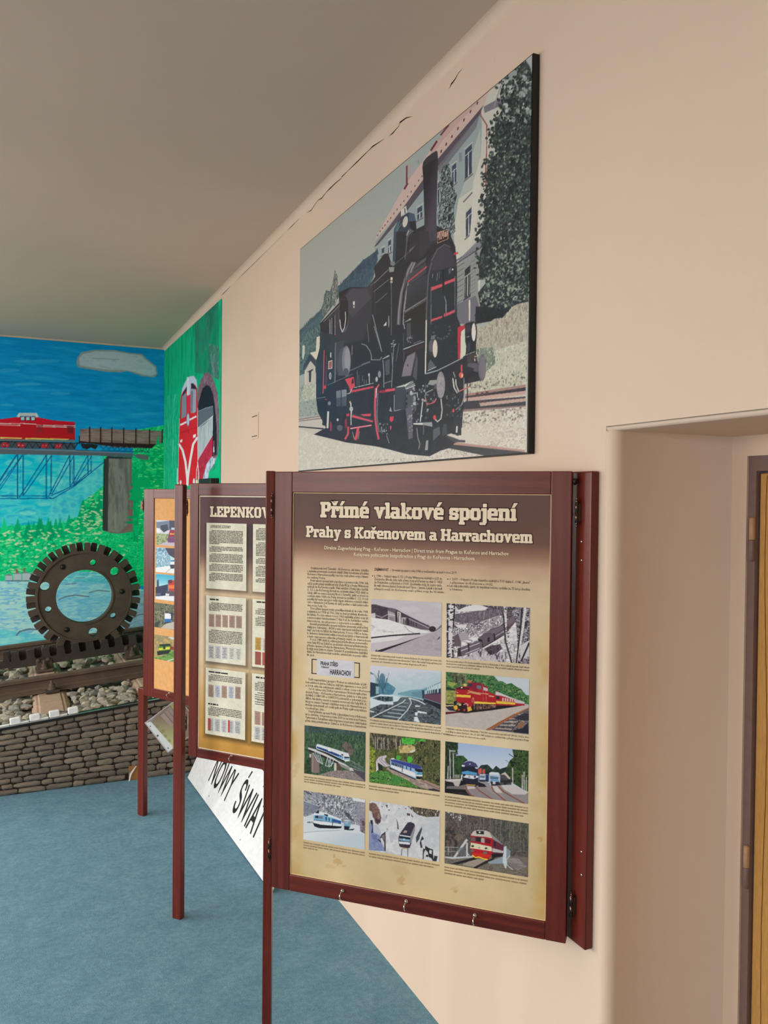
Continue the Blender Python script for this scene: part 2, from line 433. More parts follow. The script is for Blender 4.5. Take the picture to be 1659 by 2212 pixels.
# ================================================================== printed surfaces: a rectangular print is a fine grid whose points carry ink colour
class Canvas:
    """ink raster on a plane rectangle (u0..u1, v0..v1); drawing is done in photo pixels mapped to the plane"""
    def __init__(s, plane, u0, v0, u1, v1, nx, ny, base=(200, 200, 200), ss=2):
        s.pl, s.u0, s.v0, s.u1, s.v1, s.nx, s.ny, s.ss = plane, u0, v0, u1, v1, nx, ny, ss
        s.W, s.H = nx*ss, ny*ss
        s.img = np.empty((s.H, s.W, 3), np.float32); s.img[:] = np.array(base, np.float32)/255.0
        s.x0 = s.y0 = 0.0; s.k = 1.0
    def z(s, x0, y0, k): s.x0, s.y0, s.k = x0, y0, k; return s
    def map(s, pts):
        P = np.asarray(pts, float)
        P = np.stack([s.x0+P[:, 0]/s.k, s.y0+P[:, 1]/s.k], 1)
        q = s.pl.uv(P)
        return np.stack([(q[:, 0]-s.u0)/(s.u1-s.u0)*s.W, (q[:, 1]-s.v0)/(s.v1-s.v0)*s.H], 1)
    def mask(s, Q):
        a = np.floor(Q.min(0)).astype(int); b = np.ceil(Q.max(0)).astype(int)+1
        x0, y0 = max(a[0], 0), max(a[1], 0); x1, y1 = min(b[0], s.W), min(b[1], s.H)
        if x1 <= x0 or y1 <= y0: return None
        X = np.arange(x0, x1)+0.5; Y = (np.arange(y0, y1)+0.5)
        m = np.zeros((y1-y0, x1-x0), bool)
        n = len(Q)
        for i in range(n):
            xa, ya = Q[i]; xb, yb = Q[(i+1) % n]
            if ya == yb: continue
            rows = np.nonzero((ya > Y) != (yb > Y))[0]
            if len(rows) == 0: continue
            xi = xa + (Y[rows]-ya)*(xb-xa)/(yb-ya)
            m[rows] ^= X[None, :] < xi[:, None]
        return m, slice(y0, y1), slice(x0, x1)
    def _put(s, r, c, a):
        if r is None: return
        m, ys, xs = r
        sub = s.img[ys, xs]
        c = np.asarray(c, np.float32)/255.0
        cc = np.broadcast_to(c, sub.shape)
        sub[m] = sub[m]*(1-a) + cc[m]*a
    def poly(s, pts, c, a=1.0):
        s._put(s.mask(s.map(pts)), c, a); return s
    def rect(s, x0, y0, x1, y1, c, a=1.0): return s.poly([(x0, y0), (x1, y0), (x1, y1), (x0, y1)], c, a)
    def _noise(s, h, w, sx, sy, seed, octv=3, stretch=None):
        rs = np.random.RandomState(seed); out = np.zeros((h, w), np.float32); amp = 1.0; tot = 0.0
        for o in range(octv):
            gx, gy = max(sx/2**o, 1.2), max(sy/2**o, 1.2)
            g = rs.rand(int(h/gy)+3, int(w/gx)+3).astype(np.float32)
            yy = np.arange(h)/gy; xx = np.arange(w)/gx
            yi = yy.astype(int); xi = xx.astype(int); fy = (yy-yi)[:, None].astype(np.float32); fx = (xx-xi)[None, :].astype(np.float32)
            fy = fy*fy*(3-2*fy); fx = fx*fx*(3-2*fx)
            v = (g[yi][:, xi]*(1-fy)+g[yi+1][:, xi]*fy)*(1-fx) + (g[yi][:, xi+1]*(1-fy)+g[yi+1][:, xi+1]*fy)*fx
            out += v*amp; tot += amp; amp *= 0.6
        out /= tot
        return np.clip((out-0.5)*1.9+0.5, 0, 1)
    def tex(s, pts, cols, sx, sy, seed=1, a=1.0, octv=3, hard=True):
        """patchy fill from a palette, driven by noise; sx, sy = blotch size in raster cells"""
        r = s.mask(s.map(pts))
        if r is None: return s
        m, ys, xs = r
        n = s._noise(m.shape[0], m.shape[1], sx*s.ss, sy*s.ss, seed, octv)
        C = np.array(cols, np.float32)/255.0
        k = len(cols)
        f = n*(k-1e-3)
        if hard:
            i = f.astype(int); col = C[i]
            t = np.clip((f-i-0.8)/0.2, 0, 1)[..., None]; col = col*(1-t)+C[np.minimum(i+1, k-1)]*t
        else:
            f = n*(k-1); i = np.minimum(f.astype(int), k-2); t = (f-i)[..., None]; col = C[i]*(1-t)+C[i+1]*t
        sub = s.img[ys, xs]; sub[m] = sub[m]*(1-a)+col[m]*a
        return s
    def grad(s, pts, pa, ca, pb, cb, a=1.0, power=1.0):
        r = s.mask(s.map(pts))
        if r is None: return s
        m, ys, xs = r
        A, B = s.map([pa, pb]); d = B-A; L = d@d
        X = np.arange(xs.start, xs.stop)[None, :]; Y = np.arange(ys.start, ys.stop)[:, None]
        t = np.clip(((X-A[0])*d[0]+(Y-A[1])*d[1])/L, 0, 1)**power
        col = (np.array(ca, np.float32)*(1-t[..., None])+np.array(cb, np.float32)*t[..., None])/255.0
        sub = s.img[ys, xs]; sub[m] = sub[m]*(1-a)+col[m].astype(np.float32)*a
        return s
    def line(s, pts, w, c, a=1.0):
        P = [np.array(p, float) for p in pts]
        for p, q in zip(P, P[1:]):
            d = q-p; L = np.hypot(*d)
            if L < 1e-6: continue
            d /= L; nrm = np.array([-d[1], d[0]])*w/2; e = d*w*0.25
            s.poly([p-e+nrm, q+e+nrm, q+e-nrm, p-e-nrm], c, a)
        return s
    def ell(s, cx, cy, rx, ry, c, rot=0.0, a=1.0, n=28, t0=0, t1=360):
        cr, sr = math.cos(math.radians(rot)), math.sin(math.radians(rot))
        P = []
        for t in np.radians(np.linspace(t0, t1, n)):
            x, y = rx*math.cos(t), ry*math.sin(t); P.append((cx+x*cr-y*sr, cy+x*sr+y*cr))
        return s.poly(P, c, a)
    def scatter(s, pts, n, w, h, cols, seed=1, a=1.0, rot=(0, 0), sz=(0.6, 1.4)):
        """n small ink flecks inside a polygon; w,h half sizes in zoom units"""
        rr = random.Random(seed)
        P = np.asarray(pts, float); mn, mx = P.min(0), P.max(0)
        N = len(P)
        def inside(x, y):
            c = False
            for i in range(N):
                xa, ya = P[i]; xb, yb = P[(i+1) % N]
                if (ya > y) != (yb > y) and x < xa+(y-ya)*(xb-xa)/(yb-ya): c = not c
            return c
        k = 0; tries = 0
        while k < n and tries < n*8:
            tries += 1
            x, y = rr.uniform(mn[0], mx[0]), rr.uniform(mn[1], mx[1])
            if not inside(x, y): continue
            k += 1; f = rr.uniform(*sz); g = rr.uniform(*sz)
            s.ell(x, y, w*f, h*g, rr.choice(cols), rr.uniform(*rot), a, 7)
        return s
    def build(s, name, mat, parent, n=0.0, gain=1.0, grain=0.0):
        ny, nx = s.ny, s.nx
        A = s.img.reshape(ny, s.ss, nx, s.ss, 3).mean((1, 3))
        if grain:
            A = np.clip(A + (np.random.RandomState(5).rand(ny, nx, 1)-0.5)*grain, 0, 1)
        A = np.clip(A, 0, 1)
        Ln = np.where(A <= 0.04045, A/12.92, ((A+0.055)/1.055)**2.4)*gain
        Ln = np.minimum(Ln, 0.9)
        du, dv = (s.u1-s.u0)/nx, (s.v1-s.v0)/ny
        us = s.u0+du*(np.arange(nx)+0.5); vs = s.v0+dv*(np.arange(ny)+0.5)
        us[0], us[-1], vs[0], vs[-1] = s.u0, s.u1, s.v0, s.v1
        UU, VV = np.meshgrid(us, vs)
        co = np.stack([UU, VV, np.full_like(UU, n)], -1).reshape(-1, 3).astype(np.float32)
        return grid_object(name, co, Ln.reshape(-1, 3), nx, ny, mat, parent, s.pl.mat())
def grid_object(name, co, rgb, nx, ny, mat, parent, mw):
    me = bpy.data.meshes.new(name)
    nv, nf = nx*ny, (nx-1)*(ny-1)
    me.vertices.add(nv); me.vertices.foreach_set('co', co.ravel())
    j, i = np.meshgrid(np.arange(ny-1), np.arange(nx-1), indexing='ij')
    a = (j*nx+i).ravel()
    idx = np.stack([a, a+1, a+nx+1, a+nx], 1).ravel().astype(np.int32)
    me.loops.add(nf*4); me.loops.foreach_set('vertex_index', idx)
    me.polygons.add(nf); me.polygons.foreach_set('loop_start', np.arange(0, nf*4, 4, dtype=np.int32))
    me.update(calc_edges=True)
    at = me.color_attributes.new('Col', 'FLOAT_COLOR', 'POINT')
    rgba = np.ones((nv, 4), np.float32); rgba[:, :3] = rgb
    at.data.foreach_set('color', rgba.ravel())
    return link(name, me, mat, parent, mw)

# ------------------------------------------------------------------ lettering as flat ink shapes
_tc = bpy.data.curves.new('lettering', 'FONT'); _tc.resolution_u = 1
_to = bpy.data.objects.new('lettering', _tc); COL.objects.link(_to)
def glyph_mesh(txt, bold=0.0, res=1):
    _tc.body = txt; _tc.size = 1.0; _tc.offset = bold; _tc.resolution_u = res
    me = _to.to_mesh()
    V = np.empty(len(me.vertices)*3, np.float32); me.vertices.foreach_get('co', V); V = V.reshape(-1, 3)[:, :2]
    me.calc_loop_triangles()
    T = np.empty(len(me.loop_triangles)*3, np.int32); me.loop_triangles.foreach_get('vertices', T)
    _to.to_mesh_clear()
    return V.copy(), T.reshape(-1, 3).copy()
class Ink:
    """collects flat shapes of one colour on one plane"""
    def __init__(s, plane): s.pl = plane; s.V = []; s.T = []; s.n = 0; s.dn = 0.0; s.D = []
    def add(s, V, T):
        if len(V) == 0: return
        s.V.append(V); s.T.append(T+s.n); s.n += len(V); s.D.append(np.full(len(V), s.dn))
    def text(s, txt, u0, v, u1=None, size=0.01, slant=0.0, bold=0.0, res=1):
        V, T = glyph_mesh(txt, bold, res)
        if len(V) == 0: return
        w = V[:, 0].max()-V[:, 0].min()
        sx = (u1-u0)/w if u1 is not None else size
        X = (V[:, 0]-V[:, 0].min())*sx+u0+V[:, 1]*size*slant
        s.add(np.stack([X, V[:, 1]*size+v], 1), T)
    def polys(s, P):
        for q in P:
            q = np.asarray(q, float); s.add(q, np.array([(0, i, i+1) for i in range(1, len(q)-1)]))
    def build(s, name, mat, parent, n):
        if not s.V: return None
        V = np.concatenate(s.V); T = np.concatenate(s.T).astype(np.int32)
        me = bpy.data.meshes.new(name)
        me.vertices.add(len(V)); me.vertices.foreach_set('co', np.column_stack([V, n+np.concatenate(s.D)]).astype(np.float32).ravel())
        me.loops.add(len(T)*3); me.loops.foreach_set('vertex_index', T.ravel())
        me.polygons.add(len(T)); me.polygons.foreach_set('loop_start', np.arange(0, len(T)*3, 3, dtype=np.int32))
        me.update(calc_edges=True); me.validate()
        return link(name, me, mat, parent, s.pl.mat())

# squared slab-serif alphabet of the poster titles: rectangles (x0,y0,x1,y1) and polygons, cap height 10
def _acc(cx): return [[(cx-.9, 8.1), (cx+.5, 10.6), (cx+2.5, 10.6), (cx+.7, 8.1)]]
def _car(cx): return [[(cx-2.3, 10.6), (cx-.9, 10.6), (cx, 9.5), (cx+.9, 10.6), (cx+2.3, 10.6), (cx+.8, 8.1), (cx-.8, 8.1)]]
SLAB = {
 'P': (7.7, [(0.8,0,3.1,10),(0,0,4.2,1.6),(0,8.4,3.1,10),(3,8.4,6.4,10),(5,5,7.2,9.2),(3,4,6.4,5.6)]),
 'H': (9.6, [(0.8,0,3.1,10),(6,0,8.3,10),(0,0,3.9,1.6),(0,8.4,3.9,10),(5.2,0,9.1,1.6),(5.2,8.4,9.1,10),(3,4.2,6,5.8)]),
 'K': (9.3, [(0.8,0,3.1,10),(0,0,3.9,1.6),(0,8.4,3.9,10),(4.9,8.4,8.6,10),(5.2,0,9,1.6),[(3,4.2),(5.3,8.5),(7.8,8.5),(4.9,4.4)],[(3,5.8),(4.7,5.8),(8.2,1.5),(5.5,1.5)]]),
 'L': (7.6, [(0.8,0,3.1,10),(0,8.4,3.9,10),(0,0,7.2,1.7),(5.3,0,7.2,3.8)]),
 'E': (7.6, [(0.8,0,3.1,10),(0,8.4,7,10),(5.1,6.6,7,10),(0,0,7.2,1.6),(5.3,0,7.2,3.4),(3,4.2,5.2,5.8)]),
 'N': (9.5, [(0.8,0,2.7,10),(6.4,0,8.3,10),(0,0,3.5,1.6),(0,8.4,2.7,10),(5.6,8.4,9.1,10),[(0.8,10),(3.4,10),(8.3,0),(5.7,0)]]),
 'O': (8.2, [(0.3,1.2,2.6,8.8),(5.2,1.2,7.5,8.8),(1.2,0,6.6,1.7),(1.2,8.3,6.6,10)]),
 'V': (9.0, [(0,8.4,3.7,10),(5,8.4,8.7,10),[(0.7,10),(3.2,10),(5.2,0),(3.3,0)],[(8,10),(5.6,10),(3.5,0),(5.4,0)]]),
 'r': (5.7, [(0.6,0,2.7,7.2),(0,0,3.7,1.4),(0,5.8,2.7,7.2),(2.6,5.6,5.2,7.2),(3.7,4.3,5.4,7.2)]),
 'í': (3.7, [(0.6,0,2.7,7.2),(0,0,3.3,1.4),(0,5.8,2.7,7.2)]+_acc(1.5)),
 'm': (10.9, [(0.6,0,2.7,7.2),(4.2,0,6.3,6.6),(7.8,0,9.9,6.4),(2.6,5.6,9.4,7.2),(0,0,3.2,1.4),(3.7,0,6.8,1.4),(7.3,0,10.5,1.4),(0,5.8,2.7,7.2)]),
 'n': (7.8, [(0.6,0,2.7,7.2),(4.6,0,6.7,6.4),(2.6,5.6,6.2,7.2),(0,0,3.3,1.4),(4.1,0,7.3,1.4),(0,5.8,2.7,7.2)]),
 'e': (6.7, [(0.1,1,2.2,6.2),(0.9,5.7,5.3,7.2),(4.2,3,6.2,6.3),(2,2.9,6.2,4.1),(0.9,0,6,1.5)]),
 'a': (7.0, [(0.6,5.7,4.9,7.2),(3.8,0,5.9,6.4),(1,3.1,4,4.4),(0,0.8,2.1,3.6),(0.8,0,4,1.3),(5,0,6.8,1.4)]),
 'o': (6.9, [(0.1,1,2.2,6.2),(4.4,1,6.5,6.2),(0.9,5.7,5.7,7.2),(0.9,0,5.7,1.5)]),
 'v': (7.5, [(0,5.8,3.1,7.2),(4.2,5.8,7.3,7.2),[(0.5,7.2),(2.7,7.2),(4.4,0),(2.8,0)],[(6.8,7.2),(4.6,7.2),(2.9,0),(4.5,0)]]),
 'y': (7.5, [(0,5.8,3.1,7.2),(4.2,5.8,7.3,7.2),[(0.5,7.2),(2.7,7.2),(4.4,0.4),(2.6,-0.4)],[(6.8,7.2),(4.6,7.2),(1.9,-2.8),(3.9,-2.8)],(0.6,-2.8,3.8,-1.5)]),
 'l': (3.7, [(0.6,0,2.7,10),(0,0,3.3,1.4),(0,8.6,2.7,10)]),
 'k': (7.4, [(0.6,0,2.7,10),(0,0,3.3,1.4),(0,8.6,2.7,10),(3.7,5.8,6.8,7.2),(4,0,7.2,1.4),[(2.6,3),(4.1,5.9),(6.1,5.9),(4,3.2)],[(2.6,4.1),(3.9,4.1),(6.6,1.3),(4.5,1.3)]]),
 's': (6.3, [(0.7,5.7,5.4,7.2),(0.1,3.4,2.1,6.4),(0.8,2.9,5.2,4.3),(3.9,0.8,5.9,3.6),(0.4,0,5.1,1.5),(4.1,4.9,5.8,7.2),(0.1,0,1.8,2.4)]),
 'p': (7.1, [(0.6,-2.8,2.7,7.2),(0,-2.8,3.5,-1.5),(0,5.8,2.7,7.2),(2.6,5.7,5.7,7.2),(4.5,1,6.6,6.2),(2.6,0,5.7,1.5)]),
 'j': (4.0, [(1.2,-1.8,3.3,7.2),(0.2,5.8,3.3,7.2),(-0.8,-2.8,2.7,-1.5),(1.2,8.2,3.3,10)]),
 'h': (7.8, [(0.6,0,2.7,10),(0,8.6,2.7,10),(4.6,0,6.7,6.4),(2.6,5.6,6.2,7.2),(0,0,3.3,1.4),(4.1,0,7.3,1.4)]),
 'c': (6.2, [(0.1,1,2.2,6.2),(0.9,5.7,5.5,7.2),(4.0,4.5,5.8,6.8),(0.9,0,5.6,1.5),(4.2,0.4,5.8,2.2)]),
 ' ': (3.4, []),
}
SLAB['ř'] = (5.7, SLAB['r'][1]+_car(2.6)); SLAB['é'] = (6.7, SLAB['e'][1]+_acc(2.8)); SLAB['É'] = (7.6, SLAB['E'][1]+[[(3, 10.6), (4.2, 12.6), (6.2, 12.6), (4.6, 10.6)]])
def slab(ink, txt, u0, u1, v, cap, halo=0.0):
    tot = sum(SLAB[c][0] for c in txt)-0.5
    sx = (u1-u0)/tot; sy = cap/10.0; x = 0.0
    for ch in txt:
        w, shp = SLAB[ch]
        for k_, q in enumerate(shp):
            ink.dn = k_*3e-5
            if isinstance(q, tuple):
                a, b, c, d = q; e = min(0.3, (c-a)/4)
                q = [(a-halo+e, b-halo), (c+halo-e, b-halo), (c+halo, b-halo+e), (c+halo, d+halo-e), (c+halo-e, d+halo), (a-halo+e, d+halo), (a-halo, d+halo-e), (a-halo, b-halo+e)]
            elif halo:
                cc = np.mean(q, 0); q = [tuple(np.array(p)+np.sign(np.array(p)-cc)*halo) for p in q]
            ink.polys([[(u0+(x+px)*sx, v+py*sy) for px, py in q]])
        x += w
def scribble(ink, u0, u1, v, h, rr, fill=0.86):
    """illegible printed line: word-long dashes"""
    u = u0
    while u < u1-h*0.8:
        w = min(rr.uniform(1.2, 6.5)*h, u1-u)
        ink.polys([[(u, v), (u+w, v), (u+w, v+h*rr.uniform(0.8, 1.05)), (u, v+h*rr.uniform(0.8, 1.05))]])
        u += w + h*rr.uniform(0.35, 0.6)
# ================================================================== hinged display panels
M_PRINT = print_mat('printed_sheet', 0.48, 0.2)
M_PRINTM = print_mat('painted_wall_ink', 0.85, 0.15)
M_PRINTG = print_mat('glossy_photo_print', 0.30, 0.35)
ROT_V = Matrix(((1, 0, 0, 0), (0, 0, 1, 0), (0, -1, 0, 0), (0, 0, 0, 1)))      # local z -> v, local y -> -n, local x -> u
ROT_U = Matrix(((0, 0, 1, 0), (1, 0, 0, 0), (0, 1, 0, 0), (0, 0, 0, 1)))        # local z -> u, local x -> v, local y -> n
T = 0.026
HINGE = lathe('hinge', [(0.0012, 0.037), (0.0028, 0.035), (0.0012, 0.0325), (0.0026, 0.030), (0.0040, 0.0275), (0.0022, 0.0255), (0.0044, 0.0245), (0.0044, 0.0006), (0.0030, 0.0), (0.0044, -0.0006), (0.0044, -0.0245), (0.0022, -0.0255), (0.0040, -0.0275), (0.0026, -0.030), (0.0012, -0.0325), (0.0028, -0.035), (0.0012, -0.037)], 12)
LEAFM = box_mesh('hinge_leaf', -0.016, 0.0, -0.0008, 0.0008, -0.022, 0.022)
HOOK = tube('cup_hook', [(0, 0, 0), (0, 0, 0.012), (0, -0.004, 0.019), (0, -0.011, 0.021), (0, -0.017, 0.0165), (0, -0.0185, 0.010), (0, -0.016, 0.006)], 0.0019, 8)
HOOKB = lathe('hook_base', [(0.0062, 0.0), (0.0062, 0.0015), (0.0035, 0.0045), (0.0019, 0.006)], 14)
SCREW = lathe('screw', [(0.0035, 0.0), (0.0033, 0.0012), (0.0016, 0.0022)], 10)
class Panel:
    def __init__(s, PL, PR, zb, zt, label, px_tl, px_br_u, px_b, leg, group='hinged display panels along the wall'):
        s.root = empty('display_panel', (PL[0], PL[1], 0)); tag(s.root, label, 'display panel', group)
        s.fp = Plane((PL[0], PL[1], zb), (PR[0]-PL[0], PR[1]-PL[1], 0), (0, 0, 1))
        s.W = math.hypot(PR[0]-PL[0], PR[1]-PL[1]); s.H = zt-zb
        s.pp = s.fp.shifted(-0.005)
        a = s.pp.p(*px_tl); b = s.pp.p(*px_b)
        s.u0 = a[0]; s.v1 = a[1]; s.v0 = b[1]
        s.u1 = s.pp.p(*px_br_u)[0] if px_br_u else s.W-s.u0
        m = s.fp.mat()
        def member(name, u0, u1, v0, v1, vert):
            L = (v1-v0) if vert else (u1-u0); w = (u1-u0) if vert else (v1-v0)
            me = box_mesh(name, -w/2, w/2, -T/2, T/2, -L/2, L/2, 0.0022)
            c = Matrix.Translation(((u0+u1)/2, (v0+v1)/2, -T/2))
            return link(name, me, M_MAHOG, s.root, m @ c @ (ROT_V if vert else ROT_U))
        member('stile', 0, s.u0, 0, s.H, True); member('stile', s.u1, s.W, 0, s.H, True)
        member('rail', s.u0, s.u1, s.v1, s.H, False); member('rail', s.u0, s.u1, 0, s.v0, False)
        # leg post and wall batten
        s.leg(leg)
        wx = XW-0.024
        yw = PR[1]-0.045
        s.batten = link('wall_batten', box_mesh('wall_batten', -0.012, 0.012, -0.05, 0.05, -s.H/2, s.H/2, 0.004), M_MAHOG, s.root, Matrix.Translation((XW-0.0125, yw+0.05, zb+s.H/2)))
    def leg(s, leg):
        (x, y), ang, w, d, top = leg
        me = box_mesh('leg', -w/2, w/2, -d/2, d/2, -top/2, top/2, 0.003)
        link('leg', me, M_MAHOG, s.root, Matrix.Translation((x, y, top/2)) @ Matrix.Rotation(ang, 4, 'Z'))
    def hinge(s, u, v, n, flip=1):
        m = s.fp.mat() @ Matrix.Translation((u, v, n)) @ ROT_V
        h = link('hinge', HINGE, M_BRASS, s.root, m)
        link('hinge_leaf', LEAFM, M_BRASS, h, m @ Matrix.Rotation(math.radians(-150 if flip < 0 else 20), 4, 'Z'))
    def hook(s, px, py):
        u, v = s.fp.p(px, py)
        m = s.fp.mat() @ Matrix.Translation((u, v, 0.0))
        h = link('hook', HOOK, M_CHROME, s.root, m)
        link('hook_base', HOOKB, M_CHROME, h, m)
    def screw(s, u, v, n=0.0):
        link('screw', SCREW, M_CHROME, s.root, s.fp.mat() @ Matrix.Translation((u, v, n)))
    def backing(s, name, mat):
        me = box_mesh(name, s.u0, s.u1, s.v0, s.v1, -0.012, -0.0004)
        return link(name, me, mat, s.root, s.pp.mat())

# --- nearest panel
_l1 = on_y(578.5, 1950, 2.245)
P1 = Panel((0.676, 2.226), (1.258, 1.652), 0.648, 1.820, 'nearest mahogany-framed poster panel about direct train connections, with a thin leg', (633, 1064), (1191, 1066), (620, 1886), ((_l1[0], _l1[1]), math.radians(-24), 0.025, 0.034, 1.822))
for px, py in ((740, 1924), (878, 1947), (1026, 1977)): P1.hook(px, py)
for (x, y) in ((591, 1092), (577, 1832)):
    u, v = P1.fp.p(x, y); P1.hinge(-0.006, v, 0.003)
for (x, y) in ((1247, 1107), (1240, 1960)):
    u, v = P1.fp.p(x, y); P1.hinge(P1.W+0.012, v, -0.004, -1)
link('latch_knob', lathe('latch_knob', [(0.002, 0), (0.008, 0.002), (0.009, 0.006), (0.006, 0.010)], 12), M_BLACK, P1.root, P1.fp.mat() @ Matrix.Translation((P1.W+0.001, P1.fp.p(1243, 1040)[1], -0.010)) @ Matrix.Rotation(math.pi/2, 4, 'Y'))
for yy in (1170, 1210, 1840, 1890):
    q = on_x(1256, yy, XW-0.0245); link('screw', SCREW, M_CHROME, P1.root, Matrix.Translation((XW-0.0243, q[1], q[2])) @ Matrix.Rotation(-math.pi/2, 4, 'Y'))
# --- middle panel
P2 = Panel((0.703, 3.552), (1.222, 2.918), 0.632, 1.804, 'middle mahogany-framed panel with ticket sheets headed in capitals, behind the nearest panel', (430.5, 1070.5), None, (424.8, 1615), ((0.642, 3.430), math.atan2(-0.75, 0.66), 0.0425, 0.0276, 1.796))
P2.hook(500.5, 1632)
for (x, y) in ((405.5, 1096), (403, 1560)):
    u, v = P2.fp.p(x, y); P2.hinge(-0.010, v, 0.004)
# --- far panel
P3 = Panel((0.664, 4.600), (1.066, 3.886), 0.665, 1.785, 'farthest mahogany-framed panel with five small photographs on an orange board', (334, 1076.5), None, (325, 1484.5), ((0.668, 4.625), math.atan2(-0.87, 0.49), 0.050, 0.030, 0.70))
for (x, y) in ((316, 1092),):
    u, v = P3.fp.p(x, y); P3.hinge(-0.006, v, 0.000)
_h3 = (366, 1497)
P3.hook(*_h3)

# ================================================================== steam engine picture
PX0 = 1.283
pic = empty('framed_photograph', (XW, 2.859, 1.877)); tag(pic, 'large wall photograph of a black steam engine beside a house, above the panels', 'picture')
link('backing_panel', box_mesh('backing_panel', PX0+0.0012, XW-0.0005, 1.880, 3.838, 1.874, 2.954, 0.0012), M_BLACK, pic)
PICP = Plane((PX0, 3.834, 1.878), (0, -1, 0), (0, 0, 1))
PICW, PICH = 1.950, 1.072

# ================================================================== leaning white sign
B0 = np.array([1.010, 5.120, 0.004]); B1 = np.array([1.056, 3.480, 0.004])
SGN = Plane(B0, B1-B0, (0.19, 0, 0.40))
sW = np.linalg.norm(B1-B0); sH = SGN.p(562, 1659)[1]
sign = empty('station_sign', tuple(B0)); tag(sign, 'white metal station sign with slanted black lettering leaning low against the wall', 'sign')
bm = bmesh.new(); bm_box(bm, 0, sW, 0, sH, -0.004, 0)
link('sign_plate', bm_mesh('sign_plate', bm), M_WHITE, sign, SGN.mat())
ink = Ink(SGN); I_SIGN = flat('black_sign_paint', (22, 24, 30), 0.5)
a = SGN.p(450.5, 1684); b = SGN.p(547, 1809); c = SGN.p(567.5, 1728); yst = SGN.p(485, 1729.5); sst = SGN.p(502, 1745)
vb_ = (a[1]+b[1])/2; cs_ = (c[1]-b[1])/0.72*1.04
def fit(word, head, u0, uc):
    w0 = glyph_mesh(head, 0, 2)[0][:, 0]; w1 = glyph_mesh(word, 0, 2)[0][:, 0]
    mid = (w0.max()+w1.max())/2-w1.min(); k = (uc-u0)/mid
    ink.text(word, u0, vb_, u0+(w1.max()-w1.min())*k, size=cs_, bold=0.012, res=3)
fit('NOWY', 'NOW', a[0], yst[0]); ink.build('lettering', I_SIGN, sign, 0.0006); ink = Ink(SGN); fit('ŚWIAT', 'ŚWIA', sst[0], b[0])
ink.build('lettering', I_SIGN, sign, 0.0006)
M_HOLE = flat('sign_hole', (90, 92, 92), 0.8)
for px, py in ((451.5, 1719.5), (519, 1814), (569, 1699)):
    u, v = SGN.p(px, py); link('screw_hole', lathe('screw_hole', [(0.004, 0), (0.004, 0.0005)], 10), M_HOLE, sign, SGN.mat() @ Matrix.Translation((u, v, 0.0002)))

# black box behind the middle panel, just showing above it
bp = on_x(447, 1046, XW); bq = on_x(474, 1035, XW)
bx = tag(link('wall_box', box_mesh('wall_box', XW-0.06, XW-0.0005, bq[1], bp[1], 1.55, bq[2]+0.006, 0.004), M_BLACK), 'flat black box on the wall just showing above the middle panel', 'box')

# leaflet in a clear sleeve hanging by its corner from the far panel
hu, hv = P3.fp.p(*_h3)
LFP = Plane(P3.fp.w(hu, hv, 0.022), (0.975, -0.222, 0), (0, 0, 1))
lc = [LFP.p(x, y) for x, y in ((312, 1561.5), (362.5, 1626), (410, 1565), (374, 1504))]
leaf = empty('leaflet', tuple(LFP.w(*lc[1]))); tag(leaf, 'green and grey leaflet in a clear punched sleeve hanging askew under the farthest panel', 'leaflet')
A, B, D = np.array(lc[0]), np.array(lc[1]), np.array(lc[3])
e1 = (B-A); L1 = np.linalg.norm(e1); e1 /= L1
e2 = np.array([-e1[1], e1[0]]); 
if (D-A)@e2 < 0: e2 = -e2
L2 = 0.215
U3 = LFP.U*e1[0]+LFP.V*e1[1]; V3 = LFP.U*e2[0]+LFP.V*e2[1]
LP = Plane(LFP.w(*A), U3, V3)
M_SLEEVE = flat('clear_sleeve_film', (205, 200, 205), 0.15, 0.5)
me = box_mesh('sheet', 0, L1, 0, L2, -0.0012, 0); link('sheet', me, M_SLEEVE, leaf, LP.mat())
cl = Canvas(LP, 0.004, 0.006, L1-0.004, L2-0.004, 60, 110, (150, 134, 118))
cl.z(280, 1490, 9.617)
cl.grad([(300,640),(450,640),(900,100),(1300,400),(1000,1400),(780,1330)], (520, 560), (148, 130, 114), (820, 1150), (206, 216, 150))
cl.poly([(720,470),(840,350),(1000,560),(890,700)], (168,152,144)).poly([(640,540),(720,480),(900,720),(890,800)], (176,160,152)).line([(720,470),(900,690)], 14, (120,104,100)).line([(790,420),(940,610)], 10, (120,104,100))
cl.poly([(820,300),(910,200),(1000,300),(920,420)], (176,176,120))
for x, y in ((580,760),(660,870),(700,850),(740,960),(820,1060)): cl.rect(x-30, y-30, x+34, y+34, (150,146,104), 0.6)
cl.poly([(300,700),(440,660),(880,1160),(900,1330),(780,1340)], (236,244,246))
cl.poly([(300,700),(350,640),(900,130),(930,190),(440,660)], (170,156,156))
for x, y in ((490,540),(580,480),(720,385),(790,305),(460,590)): cl.line([(x-24, y+20), (x+24, y-20)], 20, (236,236,236)); cl.line([(x-40, y+10), (x-2, y-24)], 12, (50,50,60))
for x, y, r in ((430,758,12),(582,955,20),(802,1212,14)): cl.ell(x, y, r, r, (60,66,72))
cl.build('print', M_PRINTG, leaf, 0.0004)
